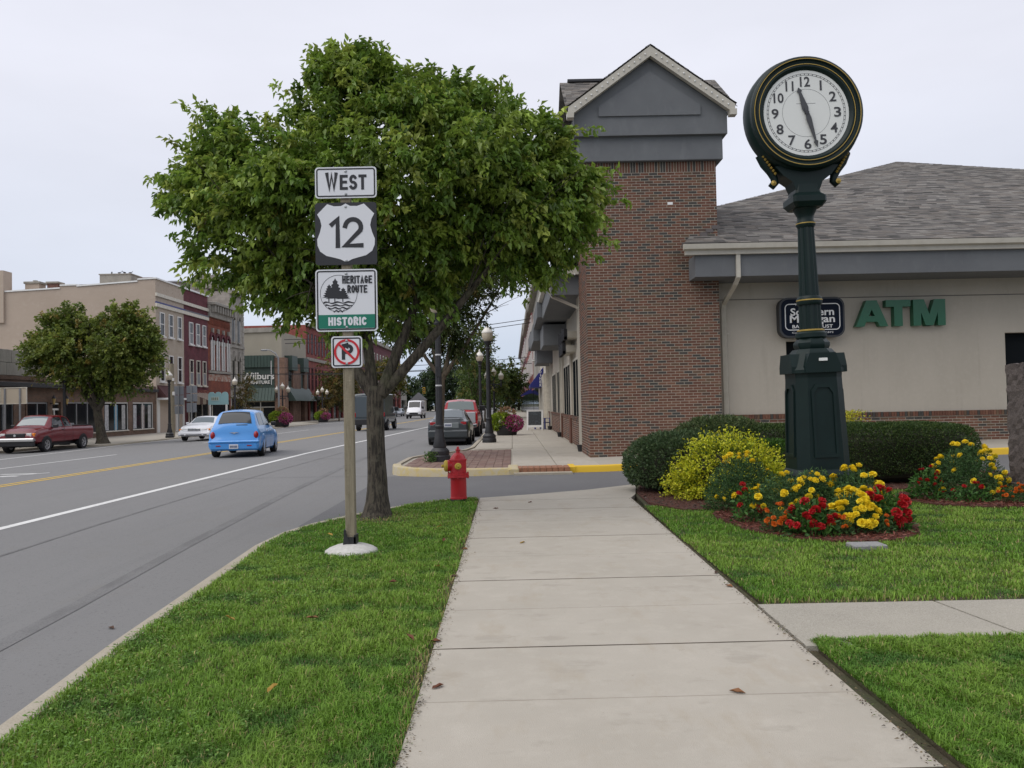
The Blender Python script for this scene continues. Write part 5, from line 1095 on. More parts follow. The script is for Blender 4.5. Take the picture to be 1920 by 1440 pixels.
lamp((-23.35,69.6,-.37), 'black acorn lamp post by the teal scalloped sign')
lamp3((-23.4,84.2,-.37), 'three globe black lamp post at the furniture store corner'); lamp3((-24.0,104.5,-.37), 'three globe black lamp post beside the brownish street trees')
lamp3((-1.45,66,-.03), 'three globe black lamp post beyond the planter on the diner pavement'); lamp3((-24.5,172,-.37), 'three globe black lamp post far along the block past the parked cars')
# ---------------------------------------------------------------- planters
def planter(loc, label, s=1., group=None):
    t = thing('flower_planter', label, 'planter', loc, group=group); t.scale = (s,s,s)
    MB().lathe([(.42,0),(.46,.05),(.52,.40),(.55,.42),(.55,.46),(.50,.46)], n=20).build('tub', m_black, t, smooth=30)
    def mound(nm, c, r, n, ll, cols, wts):
        d = nrs.normal(size=(n,3)); d /= np.linalg.norm(d,axis=1,keepdims=True); P = np.array(c)+d*np.array(r)*(.75+.3*nrs.rand(n,1)); P[:,2] = np.maximum(P[:,2], .1)
        leaves(nm, P, d+nrs.normal(size=d.shape)*.5, ll, ll*.8, tints(n, cols, wts, .2), m_shrub, t)
    mound('lime_foliage', (-.25,0,.62), (.55,.5,.40), 1500, .11, [(.28,.36,.03),(.20,.30,.03),(.12,.20,.02)], [3,2,1])
    mound('pink_flowers', (.28,-.2,.55), (.48,.45,.36), 1700, .075, [(.55,.10,.27),(.40,.05,.18),(.06,.11,.02),(.62,.2,.4)], [3,2,2,1])
    mound('red_spikes', (0,.1,1.0), (.4,.3,.28), 300, .12, [(.30,.22,.10),(.25,.1,.08)], [2,1])
    return t
planter((-.28,38.4,-.01), 'round black planter with lime vines and pink petunias on the pavement')
planter((-22.9,82,-.37), 'flower planter with lime vines and pink petunias at the furniture store corner', 1.5)
planter((-23.6,103,-.37), 'flower planter with pink petunias beside the far three globe lamp', 1.3)
planter((-24,150,-.37), 'small flower planter far along the kerb before the oncoming van', 1.3)
# ---------------------------------------------------------------- vehicles
m_tyre = mat('tyre_rubber', (.012,.012,.013), .85); m_rim = mat('alloy_rim', (.42,.42,.43), .3, metal=.8); m_cg = mat('tinted_car_glass', (.018,.022,.026), .06, spec=.45); m_ws = mat('windscreen_glass', (.10,.135,.145), .05, spec=.9)
m_chr = mat('chrome', (.55,.55,.56), .15, metal=1.); m_blkp = mat('black_plastic', (.014,.014,.016), .5); m_tail = mat('tail_lens', (.30,.006,.008), .15); m_amb = mat('amber_lens', (.75,.22,.01), .2); m_lens = mat('clear_lens', (.62,.63,.62), .1); m_plate = mat('number_plate', (.62,.63,.66), .4); m_platec = mat('plate_marks', (.05,.07,.16), .5)
def paint(name, c, metal=.0): return mat(name, c, .28, metal=metal, coat=.5)
class Car:
    """local frame: +Y is forward, ground at z=0. stations: (y, zb, zbelt, ztop, wlow, wbelt, wtop)"""
    def __init__(s, name, label, loc, rz_, st, m, group=None, cat='car', scale=1.):
        s.t = thing(name, label, cat, loc, rz_, group); s.t.scale = (scale,)*3; s.st = np.array(sorted(st)); s.m = m
        y0, y1 = s.st[0,0], s.st[-1,0]; ys_ = sorted(set(list(np.linspace(y0,y1,40))+list(s.st[:,0])))
        rows = []
        for y in ys_:
            h = s.sec(y); rows.append([(x,y,z) for x,z in h]+[(-x,y,z) for x,z in h[::-1][1:-1]]); rows[-1].append(rows[-1][0])
        b = MB(); b.grid([r[::-1] for r in rows]); n = len(rows[0]); k = len(b.v)
        b.f.append(tuple(range(n-1))[::1]); b.m.append(0); b.f.append(tuple(range(k-n,k-1))[::-1]); b.m.append(0)
        s.body = b.build('body', m, s.t, smooth=38)
    def par(s, y): return [np.interp(y, s.st[:,0], s.st[:,i]) for i in range(1,7)]
    def sec(s, y):
        zb, zl, zt, wl_, wb, wt = s.par(y); wm = max(wl_,wb)+.02
        return [(0,zb),(wl_*.9,zb),(wl_,zb+.07),(wm,zb+(zl-zb)*.45),(wm-.005,zb+(zl-zb)*.72),(wb,zl-.05),(wb-.03,zl),(wt+(wb-.03-wt)*.04,zt-.06),(wt-.07,zt-.012),(wt*.5,zt+.02),(0,zt+.03)]
    def wm(s, y): p = s.par(y); return max(p[3],p[4])+.02
    def side(s, y, t, sg):
        h = s.sec(y); a, c = h[6], h[7]; return (sg*(a[0]+(c[0]-a[0])*t+.007), y, a[1]+(c[1]-a[1])*t)
    def side_window(s, y0, y1, y0t, y1t, t0=.06, t1=.94, name='side_window', m=None):
        for sg in (-1,1):
            P = [[s.side((y0+(y0t-y0)*j/4)*(1-i/6)+(y1+(y1t-y1)*j/4)*i/6, t0+(t1-t0)*j/4, sg) for j in range(5)] for i in range(7)]
            if sg > 0: P = P[::-1]
            MB().grid(P).build(name, m or m_cg, s.t)
    def top_glass(s, y0, y1, fx, name, m, dy=.0, dz_=.012, fx1=None):
        P = []
        for i in range(7):
            y = y0+(y1-y0)*i/6; h = s.sec(y); row = []; f_ = fx+((fx1 or fx)-fx)*i/6
            for j in range(9):
                f = -1+2*j/8; x = abs(f)*h[8][0]*f_; z = np.interp(x, [h[10][0],h[9][0],h[8][0],h[7][0]], [h[10][1],h[9][1],h[8][1],h[7][1]]); row.append((math.copysign(x,f), y+dy, z+dz_))
            P.append(row)
        return MB().grid(P).build(name, m, s.t, smooth=40)
    def wheels(s, yf, yr, r, wd=.21, rim=None):
        tm = MB().lathe([(r*.6,-wd/2+.07),(r*.62,-wd/2),(r*.93,-wd/2),(r,-wd/2+.03),(r,wd/2-.03),(r*.93,wd/2),(r*.64,wd/2),(r*.6,wd/2-.09)], n=24, tf=lambda x,y,z:(z,x,y)).mesh('wheel', m_tyre, 40)
        rb = MB(); rb.lathe([(r*.62,-wd/2+.02),(r*.62,wd/2-.005),(r*.55,wd/2-.012),(r*.5,wd/2-.05),(r*.2,wd/2-.04),(r*.18,wd/2-.015),(.01,wd/2-.01)], n=20, tf=lambda x,y,z:(z,x,y))
        rm = rb.mesh('rim', rim or m_rim, 40)
        sp_m = MB()
        for k in range(5):
            a = 2*math.pi*k/5; c_, s_ = math.cos(a), math.sin(a); q = [(r*.18,-.03),(r*.56,-.045),(r*.56,.045),(r*.18,.03)]
            sp_m.add([(wd/2-.008,x*c_-y*s_,x*s_+y*c_) for x,y in q]+[(wd/2-.03,x*c_-y*s_,x*s_+y*c_) for x,y in q], [(0,1,2,3),(0,4,5,1),(2,6,7,3),(3,7,4,0),(1,5,6,2)])
        spm = sp_m.mesh('spoke', rim or m_rim)
        for y in (yf,yr):
            for sg in (-1,1):
                x = sg*(s.wm(y)-wd/2+.035); ar = MB().lathe([(r*1.16,-.14),(r*1.16,.10)], (0,0,0), 24, tf=lambda a,b_,c:(sg*c,a,max(b_,-r*.35))).build('wheel_arch', m_blkp, s.t, loc=(sg*(s.wm(y)-.098),y,r))
                w_ = obj('wheel', tm, s.t, loc=(x,y,r), rot=(0,0,0 if sg > 0 else math.pi)); obj('rim', rm, w_); obj('spoke', spm, w_)
    def box(s, name, m, a, b_, c=.012, mirror=False, parent=None):
        o = MB().cbox(a,b_,c).build(name, m, parent or s.t)
        if mirror: MB().cbox((-b_[0],a[1],a[2]),(-a[0],b_[1],b_[2]),c).build(name, m, parent or s.t)
        return o
    def blob(s, name, m, c, r, mirror=True):
        for sg in ((1,-1) if mirror else (1,)):
            b = MB(); pr = [(math.sin(math.pi*i/10)+.001, -math.cos(math.pi*i/10)) for i in range(11)]
            b.lathe(pr, (0,0,0), 16, tf=lambda x,y,z: (sg*c[0]+x*r[0], c[1]+y*r[1], c[2]+z*r[2])); b.build(name, m, s.t, smooth=60)
    def seam(s, *ys_):
        for y in ys_:
            for sg in (-1,1):
                h = s.sec(y)[2:7]; P = [[(sg*(x+.004),y-.009,z) for x,z in h],[(sg*(x+.004),y+.009,z) for x,z in h]]
                MB().grid(P if sg < 0 else P[::-1]).build('door_gap', m_blkp, s.t)
    def mirrors(s, y, z, m, w_=.2, h=.14):
        x = s.sec(y)[6][0]; s.box('door_mirror', m, (x+.02,y-.06,z),(x+.02+w_,y+.06,z+h), .03, True)
    def plate(s, y, z, sg=-1, w_=.15):
        p = s.box('number_plate', m_plate, (-w_,y-.012,z),(w_,y+.012,z+.15), .004); b = MB()
        for k in range(6):
            xx = -w_*.8+k*w_*.28; b.box((xx,y+sg*.016-.002,z+.035),(xx+w_*.18,y+sg*.016+.002,z+.11))
        b.build('plate_marks', m_platec, p); return p
def lights_row(c, name, m, y, x0, x1, z0, z1, d=.05): c.box(name, m, (x0,y-d,z0),(x1,y+d,z1), .02, True)
# --- blue retro wagon driving away
p_blue = paint('sky_blue_paint', (.05,.26,.64))
c = Car('blue_wagon', 'bright blue retro wagon driving away in the near lane', (-9.75,30.25,-.2), rad(7), [
 (-2.15,.30,.52,.55,.72,.74,.66),(-2.12,.26,.60,.63,.80,.82,.76),(-2.06,.24,.70,.74,.82,.80,.72),(-2.03,.24,.85,.90,.82,.78,.70),(-1.98,.24,1.02,1.06,.82,.77,.70),(-1.84,.24,1.06,1.30,.82,.77,.66),(-1.70,.24,1.06,1.50,.82,.77,.60),(-1.5,.22,1.06,1.575,.82,.77,.585),(-.9,.2,1.05,1.61,.82,.78,.58),(0,.2,1.03,1.60,.82,.78,.575),(.35,.2,1.02,1.52,.82,.78,.57),(1.05,.2,1.0,1.06,.82,.76,.66),(1.3,.22,.95,1.02,.80,.66,.56),(1.9,.26,.82,.90,.76,.56,.46),(2.14,.34,.62,.68,.6,.5,.4)], p_blue, cat='car')
c.wheels(1.32,-1.30,.325); c.blob('rear_fender', p_blue, (.77,-1.32,.50), (.115,.58,.36)); c.blob('front_fender', p_blue, (.74,1.35,.50), (.13,.62,.38))
c.top_glass(-1.93,-1.62,.90,'rear_window',m_cg,dy=-.012,dz_=.014,fx1=.86); c.side_window(-1.55,-.75,-1.42,-.72); c.side_window(-.68,.2,-.66,.12); c.side_window(.27,.92,.16,.36,t1=.9)
c.top_glass(1.0,.40,.9,'windscreen',m_ws)
c.box('bumper_step', p_blue, (-.84,-2.19,.50),(.84,-2.05,.585), .03); c.box('lower_bumper', p_blue, (-.80,-2.17,.26),(.80,-2.05,.50), .05)
c.box('tailgate_seam', m_blkp, (-.70,-2.105,.598),(.70,-2.06,.606), .003)
pl = c.plate(-2.185,.31); pl['label'] = 'green and white licence plate'
lights_row(c,'bumper_reflector', m_tail, -2.165, .42,.60,.385,.435,.02)
c.blob('tail_light', m_tail, (.715,-2.02,.76), (.085,.10,.135)); c.box('wiper', m_blkp, (.05,-1.98,1.10),(.42,-1.95,1.125), .006)
em = MB().xzpoly([(-.17,.012),(-.04,-.01),(0,-.035),(.04,-.01),(.17,.012),(.05,.022),(-.05,.022)], -2.085, -2.06, (0,0,.845)).build('wing_badge', m_chr, c.t)
c.mirrors(.75,1.02,m_blkp,.18,.15); c.seam(-.72,.22,1.05); c.box('door_handle', m_chr, (.815,-.55,.86),(.84,-.38,.885), .006, True); c.box('door_handle', m_chr, (.815,.2,.86),(.84,.36,.885), .006, True)
c.box('exhaust', m_chr, (-.55,-2.17,.215),(-.42,-2.0,.26), .01)
# --- white full-size sedan coming towards us
p_white = paint('white_car_paint', (.74,.75,.77))
c = Car('white_sedan', 'white full size sedan approaching beside the lamp post and utility pole', (-18.55,50.6,rz(-18.5)), math.pi+rad(2), [
 (-2.68,.36,.78,.82,.80,.82,.70),(-2.6,.28,.90,.95,.92,.90,.80),(-1.6,.25,.98,1.02,.95,.93,.80),(-1.15,.24,.98,1.08,.95,.93,.72),(-.55,.24,.97,1.40,.95,.93,.64),(.4,.24,.96,1.42,.95,.93,.64),(.75,.24,.96,1.34,.95,.93,.66),(1.35,.24,.95,1.0,.95,.93,.80),(2.3,.28,.84,.88,.93,.88,.78),(2.62,.32,.72,.77,.88,.84,.74),(2.72,.38,.58,.63,.80,.80,.70)], p_white)
c.wheels(1.68,-1.30,.33); c.top_glass(1.28,.72,.93,'windscreen',m_ws); c.top_glass(-1.1,-.6,.9,'rear_window',m_cg); c.side_window(-.1,.95,-.1,.62); c.side_window(-1.0,-.18,-.62,-.18)
c.box('front_bumper', p_white, (-.93,2.55,.32),(.93,2.80,.56), .06); g = c.box('grille', m_chr, (-.36,2.66,.60),(.36,2.745,.745), .015)
b = MB()
for k in range(9): b.box((-.33+k*.078,2.745,.61),(-.30+k*.078,2.752,.735))
b.build('grille_bars', m_blkp, g)
lights_row(c,'headlight',m_lens,2.62,.40,.72,.60,.735,.075); lights_row(c,'turn_lamp',m_amb,2.58,.73,.89,.61,.73,.06); c.box('bumper_slots', m_blkp, (-.45,2.795,.36),(.45,2.808,.41), .004); c.box('bumper_slots', m_blkp, (.55,2.79,.36),(.75,2.806,.41), .004, True)
c.mirrors(.85,.95,p_white); c.seam(-1.1,-.14,1.2)
# --- maroon extended-cab pickup parked on the far side
p_mar = paint('maroon_paint', (.15,.008,.014))
c = Car('maroon_pickup', 'maroon extended cab pickup parked at the far kerb before the brick storefront', (-24.15,42.9,rz(-24)), math.pi, [
 (-2.85,.55,1.12,1.16,.92,.94,.86),(-2.78,.48,1.20,1.25,.96,.96,.90),(-.72,.48,1.22,1.27,.97,.97,.90),(-.68,.48,1.22,1.30,.97,.97,.85),(-.58,.46,1.22,1.72,.97,.97,.74),(-.2,.46,1.22,1.82,.97,.97,.72),(.75,.46,1.21,1.83,.97,.97,.72),(1.0,.46,1.20,1.72,.97,.97,.74),(1.55,.46,1.20,1.26,.97,.95,.84),(2.4,.48,1.12,1.18,.96,.92,.80),(2.66,.52,1.0,1.06,.92,.88,.78),(2.76,.58,.78,.84,.86,.84,.74)], p_mar, cat='pickup truck')
c.wheels(1.78,-1.72,.385,.25); c.top_glass(1.48,.95,.93,'windscreen',m_ws); c.side_window(.18,1.30,.2,.9); c.side_window(-.58,.08,-.45,.08)
c.box('front_bumper', m_chr, (-.95,2.66,.56),(.95,2.86,.74), .04); c.box('bumper_valance', m_blkp, (-.92,2.66,.34),(.92,2.82,.56), .03); g = c.box('grille', m_blkp, (-.48,2.66,.78),(.48,2.80,.98), .03)
MB().ring(.0,.06,0,.01,(0,2.802,.88),16).build('badge', m_chr, g)
lights_row(c,'headlight',m_lens,2.68,.52,.76,.80,.98,.06); lights_row(c,'turn_lamp',m_amb,2.64,.77,.91,.80,.98,.07); c.mirrors(1.12,1.20,m_blkp,.24,.18)
c.box('door_moulding', p_mar, (.985,-.6,.80),(1.005,1.25,.85), .008, True); c.box('bed_liner', m_blkp, (-.84,-2.7,1.24),(.84,-.75,1.295), .01); c.box('tool_box', m_steel, (-.8,-1.15,1.28),(.8,-.80,1.40), .02)
c.seam(-.68,.12,1.32); c.box('door_handle', m_blkp, (.985,.22,1.08),(1.01,.40,1.12), .006, True); c.box('undercarriage', m_blkp, (-.7,-2.4,.30),(.7,2.4,.50), .03); c.box('wiper', m_blkp, (-.55,1.38,1.275),(.1,1.42,1.295), .006)
# --- dark grey sedan parked at the near kerb
p_gry = paint('charcoal_paint', (.045,.052,.055), .3)
c = Car('charcoal_sedan', 'charcoal sedan parked at the kerb between two black lamp posts', (-2.62,35.85,-.2), 0, [
 (-2.34,.38,.84,.88,.70,.72,.62),(-2.28,.30,.98,1.02,.80,.80,.70),(-1.75,.24,1.0,1.05,.84,.82,.72),(-1.55,.24,1.0,1.08,.84,.82,.68),(-.85,.24,.98,1.40,.84,.82,.57),(-.1,.24,.96,1.445,.84,.82,.57),(.35,.24,.95,1.38,.84,.82,.58),(1.1,.24,.93,.98,.84,.80,.70),(2.0,.28,.78,.82,.80,.74,.64),(2.3,.36,.6,.64,.66,.64,.56)], p_gry)
c.wheels(1.35,-1.27,.31); c.top_glass(-1.5,-.90,.92,'rear_window',mat('silvery_rear_glass',(.09,.11,.12),.05,spec=.9)); c.top_glass(1.02,.38,.9,'windscreen',m_ws); c.side_window(-.98,-.1,-.75,-.1); c.side_window(0,.85,0,.4)
c.box('rear_bumper', p_gry, (-.82,-2.40,.30),(.82,-2.22,.64), .06); c.box('tailgate_panel', mat('silver_panel',(.20,.22,.22),.3,metal=.3), (-.44,-2.345,.70),(.44,-2.30,.93), .02); c.plate(-2.36,.76)
lights_row(c,'tail_light',m_tail,-2.27,.50,.74,.74,.96,.06); c.box('undercarriage', m_blkp, (-.7,-2.3,.16),(.7,2.1,.30), .02); c.seam(-1.0,-.05,1.0); c.box('spoiler', p_gry, (-.62,-2.27,1.035),(.62,-2.13,1.075), .012)
# --- red pickup ahead of it
p_red = paint('red_truck_paint', (.36,.014,.02))
c = Car('red_pickup', 'red pickup parked ahead of the charcoal sedan', (-2.75,44.6,-.2), 0, [
 (-2.9,.55,1.16,1.20,.94,.96,.88),(-2.82,.48,1.26,1.30,.98,.98,.92),(-.75,.48,1.27,1.32,.98,.98,.92),(-.70,.48,1.27,1.36,.98,.98,.86),(-.58,.46,1.27,1.80,.98,.98,.78),(-.2,.46,1.27,1.90,.98,.98,.75),(.9,.46,1.25,1.90,.98,.98,.75),(1.6,.46,1.2,1.26,.98,.96,.86),(2.5,.5,1.1,1.15,.96,.92,.80),(2.8,.58,.85,.9,.88,.86,.76)], p_red, cat='pickup truck')
c.wheels(1.85,-1.75,.40,.26); c.top_glass(-.70,-.55,.92,'rear_window',mat('pale_cab_glass',(.16,.21,.20),.05,spec=.9),dy=-.02,dz_=.0); c.side_window(-.45,1.2,-.3,.85)
c.box('tailgate', mat('silver_tailgate',(.45,.46,.47),.3,metal=.5), (-.88,-2.94,.72),(.88,-2.86,1.27), .02); c.box('rear_bumper', m_chr, (-.95,-3.0,.5),(.95,-2.86,.68), .03); lights_row(c,'tail_light',m_tail,-2.88,.86,.99,.85,1.22,.05); c.mirrors(1.1,1.3,m_blkp,.28,.30)
c.plate(-3.01,.54); c.box('brake_light', m_lens, (-.2,-.52,1.91),(.2,-.42,1.945), .01)
# --- dark van, partly behind the tree trunk
p_van = paint('slate_van_paint', (.05,.065,.075))
c = Car('delivery_van', 'slate grey box van driving away behind the pear tree trunk', (-9.6,58.6,-.2), rad(-1), [
 (-2.75,.55,1.2,2.42,.98,1.0,.96),(-2.70,.5,1.2,2.52,1.02,1.04,1.0),(.9,.5,1.2,2.52,1.02,1.04,1.0),(1.0,.5,1.2,2.15,1.0,1.0,.84),(1.7,.5,1.2,1.9,.98,.98,.8),(2.1,.5,1.15,1.25,.96,.94,.84),(2.8,.55,1.0,1.05,.9,.88,.78)], p_van, cat='van')
c.wheels(1.95,-1.7,.38,.25); c.box('rear_bumper', m_blkp, (-1.0,-2.95,.42),(1.0,-2.7,.80), .03); c.box('rear_door', p_van, (-.93,-2.79,.92),(-.01,-2.72,2.34), .015); c.box('rear_door', p_van, (.01,-2.79,.92),(.93,-2.72,2.34), .015); c.plate(-2.96,.62)
c.box('sticker', m_plate, (.35,-2.80,1.45),(.52,-2.788,1.62), .002); lights_row(c,'tail_light',m_tail,-2.72,.93,1.02,.95,1.25,.05); c.side_window(1.05,1.65,1.05,1.55); c.mirrors(1.7,1.3,m_blkp,.3,.3)
# --- white cargo van coming
c = Car('cargo_van', 'white cargo van approaching far down the street', (-12.6,108,-.21), math.pi, [
 (-2.6,.5,1.2,2.2,.95,.97,.85),(-2.5,.4,1.2,2.3,.97,.98,.86),(.9,.4,1.2,2.3,.97,.98,.84),(1.3,.4,1.2,2.15,.97,.98,.82),(1.9,.4,1.2,1.35,.97,.96,.82),(2.5,.45,.95,1.05,.93,.9,.78),(2.7,.5,.75,.8,.85,.84,.74)], p_white, cat='van')
c.wheels(1.8,-1.6,.36); c.top_glass(1.85,1.28,.95,'windscreen',m_cg); c.box('grille', m_blkp, (-.55,2.6,.6),(.55,2.76,.78), .02); lights_row(c,'headlight',m_lens,2.6,.58,.84,.66,.9,.08); c.box('front_bumper', m_blkp, (-.9,2.6,.36),(.9,2.8,.58), .04); c.mirrors(1.6,1.25,m_blkp,.24,.3); c.side_window(1.1,1.7,1.1,1.4)
SUVS = [(-2.3,.4,1.0,1.65,.88,.88,.74),(-2.2,.32,1.0,1.72,.92,.92,.74),(.3,.32,1.0,1.74,.92,.92,.74),(.6,.32,1.0,1.66,.92,.92,.74),(1.1,.32,1.0,1.08,.92,.9,.8),(2.1,.36,.9,.95,.88,.86,.76),(2.35,.45,.7,.75,.8,.78,.7)]
c = Car('parked_suv', 'dark sport utility vehicle parked at the far kerb near the golden tree', (-20.6,139,rz(-20.6)), math.pi, SUVS, paint('black_car_paint', (.012,.012,.014)), cat='car')
c.wheels(1.4,-1.4,.36); c.top_glass(1.08,.6,.93,'windscreen',m_ws); lights_row(c,'headlight',m_lens,2.25,.5,.8,.68,.82,.08); c.box('front_bumper', m_chr, (-.8,2.3,.4),(.8,2.42,.6), .03); c.side_window(-1.9,1.0,-1.7,.6)
c = Car('parked_car', 'silver car parked behind the dark sport utility vehicle', (-20.4,147,rz(-20.4)), math.pi, [(a,b_,d*.92,e*.83 if e > 1.1 else e*.9,f,g_,h) for a,b_,d,e,f,g_,h in SUVS], paint('silver_car_paint', (.42,.45,.5), .3), cat='car')
c.wheels(1.4,-1.4,.32); c.top_glass(1.08,.6,.93,'windscreen',m_ws); lights_row(c,'headlight',m_lens,2.25,.5,.8,.62,.74,.08); c.side_window(-1.9,1.0,-1.7,.6)
# ---------------------------------------------------------------- far side of the street
FX = -29.5; GZ = -.37
m_bb = brickmat('brown_brick', (.17,.085,.05), (.10,.055,.04), (.22,.19,.15)); m_tan = layered('tan_render', (.45,.37,.30), [(.35,.35,.7,(.40,.325,.26),.8,(1,1,2)), (3,.55,.75,(.5,.43,.36),.5,None)], bump=.3)
m_tanb = layered('flaking_tan_brick', (.43,.355,.28), [(5,.55,.66,(.24,.15,.11),.8,None), (20,.4,.65,(.46,.40,.33),.6,None)], bump=.5); m_marb = brickmat('maroon_brick', (.135,.032,.042), (.10,.025,.034), (.13,.04,.045)); m_redb = brickmat('orange_red_brick', (.25,.06,.028), (.17,.038,.022), (.2,.09,.06)); m_redc = brickmat('faded_red_brick', (.27,.055,.042), (.20,.04,.032), (.25,.12,.1))
m_gst = brickmat('grey_stone_block', (.36,.335,.29), (.29,.27,.235), (.23,.21,.18), bw=.7, bh=.3); m_gsm = layered('weathered_grey_stone', (.33,.31,.27), [(1.5,.4,.65,(.22,.205,.18),.8,(1,1,.4)), (12,.5,.7,(.40,.38,.33),.6,None)], bump=.5); m_copp = layered('green_metal', (.055,.085,.072), [(1,.35,.7,(.045,.07,.06),.8,(1,1,.3))], rough=.5, bump=.1); m_copd = mat('dark_green_metal',(.03,.05,.043),.5,(.04,.065,.055),1.5)
m_wf = mat('white_frame',(.66,.65,.62),.5); m_blue = mat('blue_trim',(.02,.03,.16),.5); m_shop = mat('shop_glass',(.014,.016,.018),.08,spec=.3)
def winx(par, y0, y1, z0, z1, m=m_wf, x=FX, s=1, sash=True, sill=True, t=.09, lower=None):
    """window on a wall whose outer face is x, facing +x (s=1) or -x"""
    f = MB(); X0, X1 = sorted((x+s*.005, x+s*.09)); ft = MB()
    f.box((X0,y0,z0),(X1,y0+t,z1)).box((X0,y1-t,z0),(X1,y1,z1)).box((X0,y0+t,z1-t),(X1,y1-t,z1)).box((X0,y0+t,z0),(X1,y1-t,z0+t))
    zm = (z0+z1)/2
    if sash: f.box((X0,y0+t,zm-t*.4),(X1-.01*s if s > 0 else X1,y1-t,zm+t*.4))
    w_ = f.build('window', m, par); a, b_ = sorted((x+s*.012, x+s*.035)); MB().box((a,y0+t,z0+t),(b_,y1-t,z1-t)).build('pane', m_shop, w_)
    if lower: a, b_ = sorted((x+s*.036, x+s*.05)); MB().box((a,y0+t,z0+t),(b_,y1-t,zm-t*.4)).build('blind', lower, w_)
    if sill: a, b_ = sorted((x, x+s*.2)); MB().box((a,y0-.08,z0-.13),(b_,y1+.08,z0-.003)).build('sill', m, w_)
    return w_
# --- low brown brick storefront
lb = thing('brick_storefront', 'low brown brick storefront with grey stone panels behind the maroon pickup', 'building')
MB().box((-44,34,-.6),(FX-.25,68.45,3.45)).build('wall', m_bb, lb)
MB().box((FX-.27,34,2.15),(FX,68.45,3.47)).build('wall', m_bb, lb)
for k in range(9): 
    y0 = 34.2+k*2; MB().cbox((FX-.3,y0,3.72),(FX+.03,y0+1.98,4.45),.01).build('stone_panel', m_gsm, lb); MB().cbox((FX-.3,y0+.5,4.47),(FX+.03,y0+2.46 if k < 8 else y0+1.98,5.22),.01).build('stone_panel', m_gsm, lb)
MB().box((FX-.3,34.1,3.47),(FX+.05,52.3,3.70)).build('ledge', m_bb, lb)
MB().cbox((FX,34,3.02),(FX+.5,63.3,3.30),.02).build('canopy_fascia', m_black, lb); MB().cbox((FX,63.35,2.98),(FX+.28,68.4,3.22),.02).build('canopy_fascia', m_black, lb)
for (y0,y1) in ((34,47),(48.9,50.0),(50.1,50.25),(52.5,53.0),(54.0,54.6),(58.9,59.7),(63.5,64.2),(67.9,68.45)): MB().box((FX-.26,y0,-.5),(FX+.02,y1,2.2)).build('pier', m_bb, lb)
def shopwin(par, y0, y1, z0, z1, n, x=FX, mf=m_steel):
    w_ = MB().box((x-.12,y0,z0),(x-.09,y1,z1)).build('shop_window', m_shop, par); f = MB()
    for i in range(n+1): yy = y0+(y1-y0)*i/n; f.box((x-.12,yy-.04,z0),(x-.03,yy+.04,z1))
    f.box((x-.12,y0,z1-.06),(x-.03,y1,z1+.02)).box((x-.12,y0,z0-.06),(x+.04,y1,z0)); f.build('frame', mf, w_); return w_
shopwin(lb,47,48.9,-.1,2.1,2); shopwin(lb,50.3,52.5,-.1,2.1,2); shopwin(lb,54.6,58.9,0,2.12,3); wA = shopwin(lb,59.7,63.5,.05,2.12,2,mf=m_wf); wB = shopwin(lb,64.2,67.9,.05,2.12,2,mf=m_wf)
for (y0,y1) in ((54.6,58.9),(59.7,63.5),(64.2,67.9)): MB().box((FX-.26,y0,-.5),(FX+.01,y1,-.03)).build('stall_riser', m_bb, lb); MB().box((FX-.2,y0,-.03),(FX+.08,y1,.03)).build('sill', m_cream, lb)
for w_, y0, c_ in ((wA,60.0,(.5,.5,.52)),(wA,61.4,(.10,.25,.36)),(wA,62.6,(.45,.45,.44)),(wB,64.5,(.5,.52,.55)),(wB,65.9,(.42,.36,.34)),(wB,67.1,(.45,.45,.45))): MB().box((FX-.088,y0,.1),(FX-.08,y0+.55,1.95)).build('poster', mat('poster_%.2f' % c_[0], c_, .6, tuple(q*.6 for q in c_), 6), w_)
dr = MB().box((FX-.25,53.0,-.35),(FX-.2,54.0,2.1)).build('door', m_shop, lb); MB().box((FX-.2,53.0,1.62),(FX-.12,54.0,1.74)).box((FX-.2,53.45,-.3),(FX-.14,53.55,1.62)).box((FX-.2,53,2.0),(FX-.14,54,2.1)).build('frame', m_wf, dr)
for yy in (52.75,54.3):
    sc1 = thing('wall_lantern', 'brown carriage lantern beside the brick storefront door', 'lamp', (FX+.25,yy,2.0), group='carriage lanterns beside the storefront door')
    b = MB(); b.lathe([(.05,0),(.11,.35),(.13,.36)], n=6); b.build('glass', mat('lantern_glass',(.45,.32,.12),.3), sc1); MB().lathe([(.15,.36),(.06,.5),(.03,.55),(.01,.62)], n=6).tube((0,0,-.1),(0,0,0),.04).box((-.25,-.03,.02),(-.02,.03,.08)).build('hood', m_black, sc1)
# --- tan three-storey
tb = thing('tan_building', 'tan rendered three storey building with long blank side wall above the brick storefront', 'building')
MB().prism([(-60,-.6),(FX,-.6),(FX,12.42),(-30.9,12.36),(-31.0,12.2),(-35,11.95),(-36.0,11.9),(-36.02,12.0),(-37.4,11.98),(-37.42,11.75),(-42.2,11.55),(-60,11.5)], 0, 1, tf=lambda x,y,z: (x, 68.5+5.9*(1-z), y)).build('side_wall', m_tan, tb)
cp = MB()
for (xa,za,xb,zb) in ((FX+.06,12.42,-30.95,12.36),(-30.95,12.2,-36.0,11.9),(-36,12.0,-37.4,11.98),(-37.4,11.75,-42.1,11.55)): cp.add([(xa,68.42,za),(xb,68.42,zb),(xb,69,zb),(xa,69,za),(xa,68.42,za+.12),(xb,68.42,zb+.12),(xb,69,zb+.12),(xa,69,za+.12)], [(0,1,5,4),(4,5,6,7),(1,2,6,5),(3,0,4,7),(2,3,7,6)])
cp.build('coping', m_white, tb)
MB().box((-46,68.3,9),(-42.0,69.5,13.35)).build('end_pier', m_tan, tb)
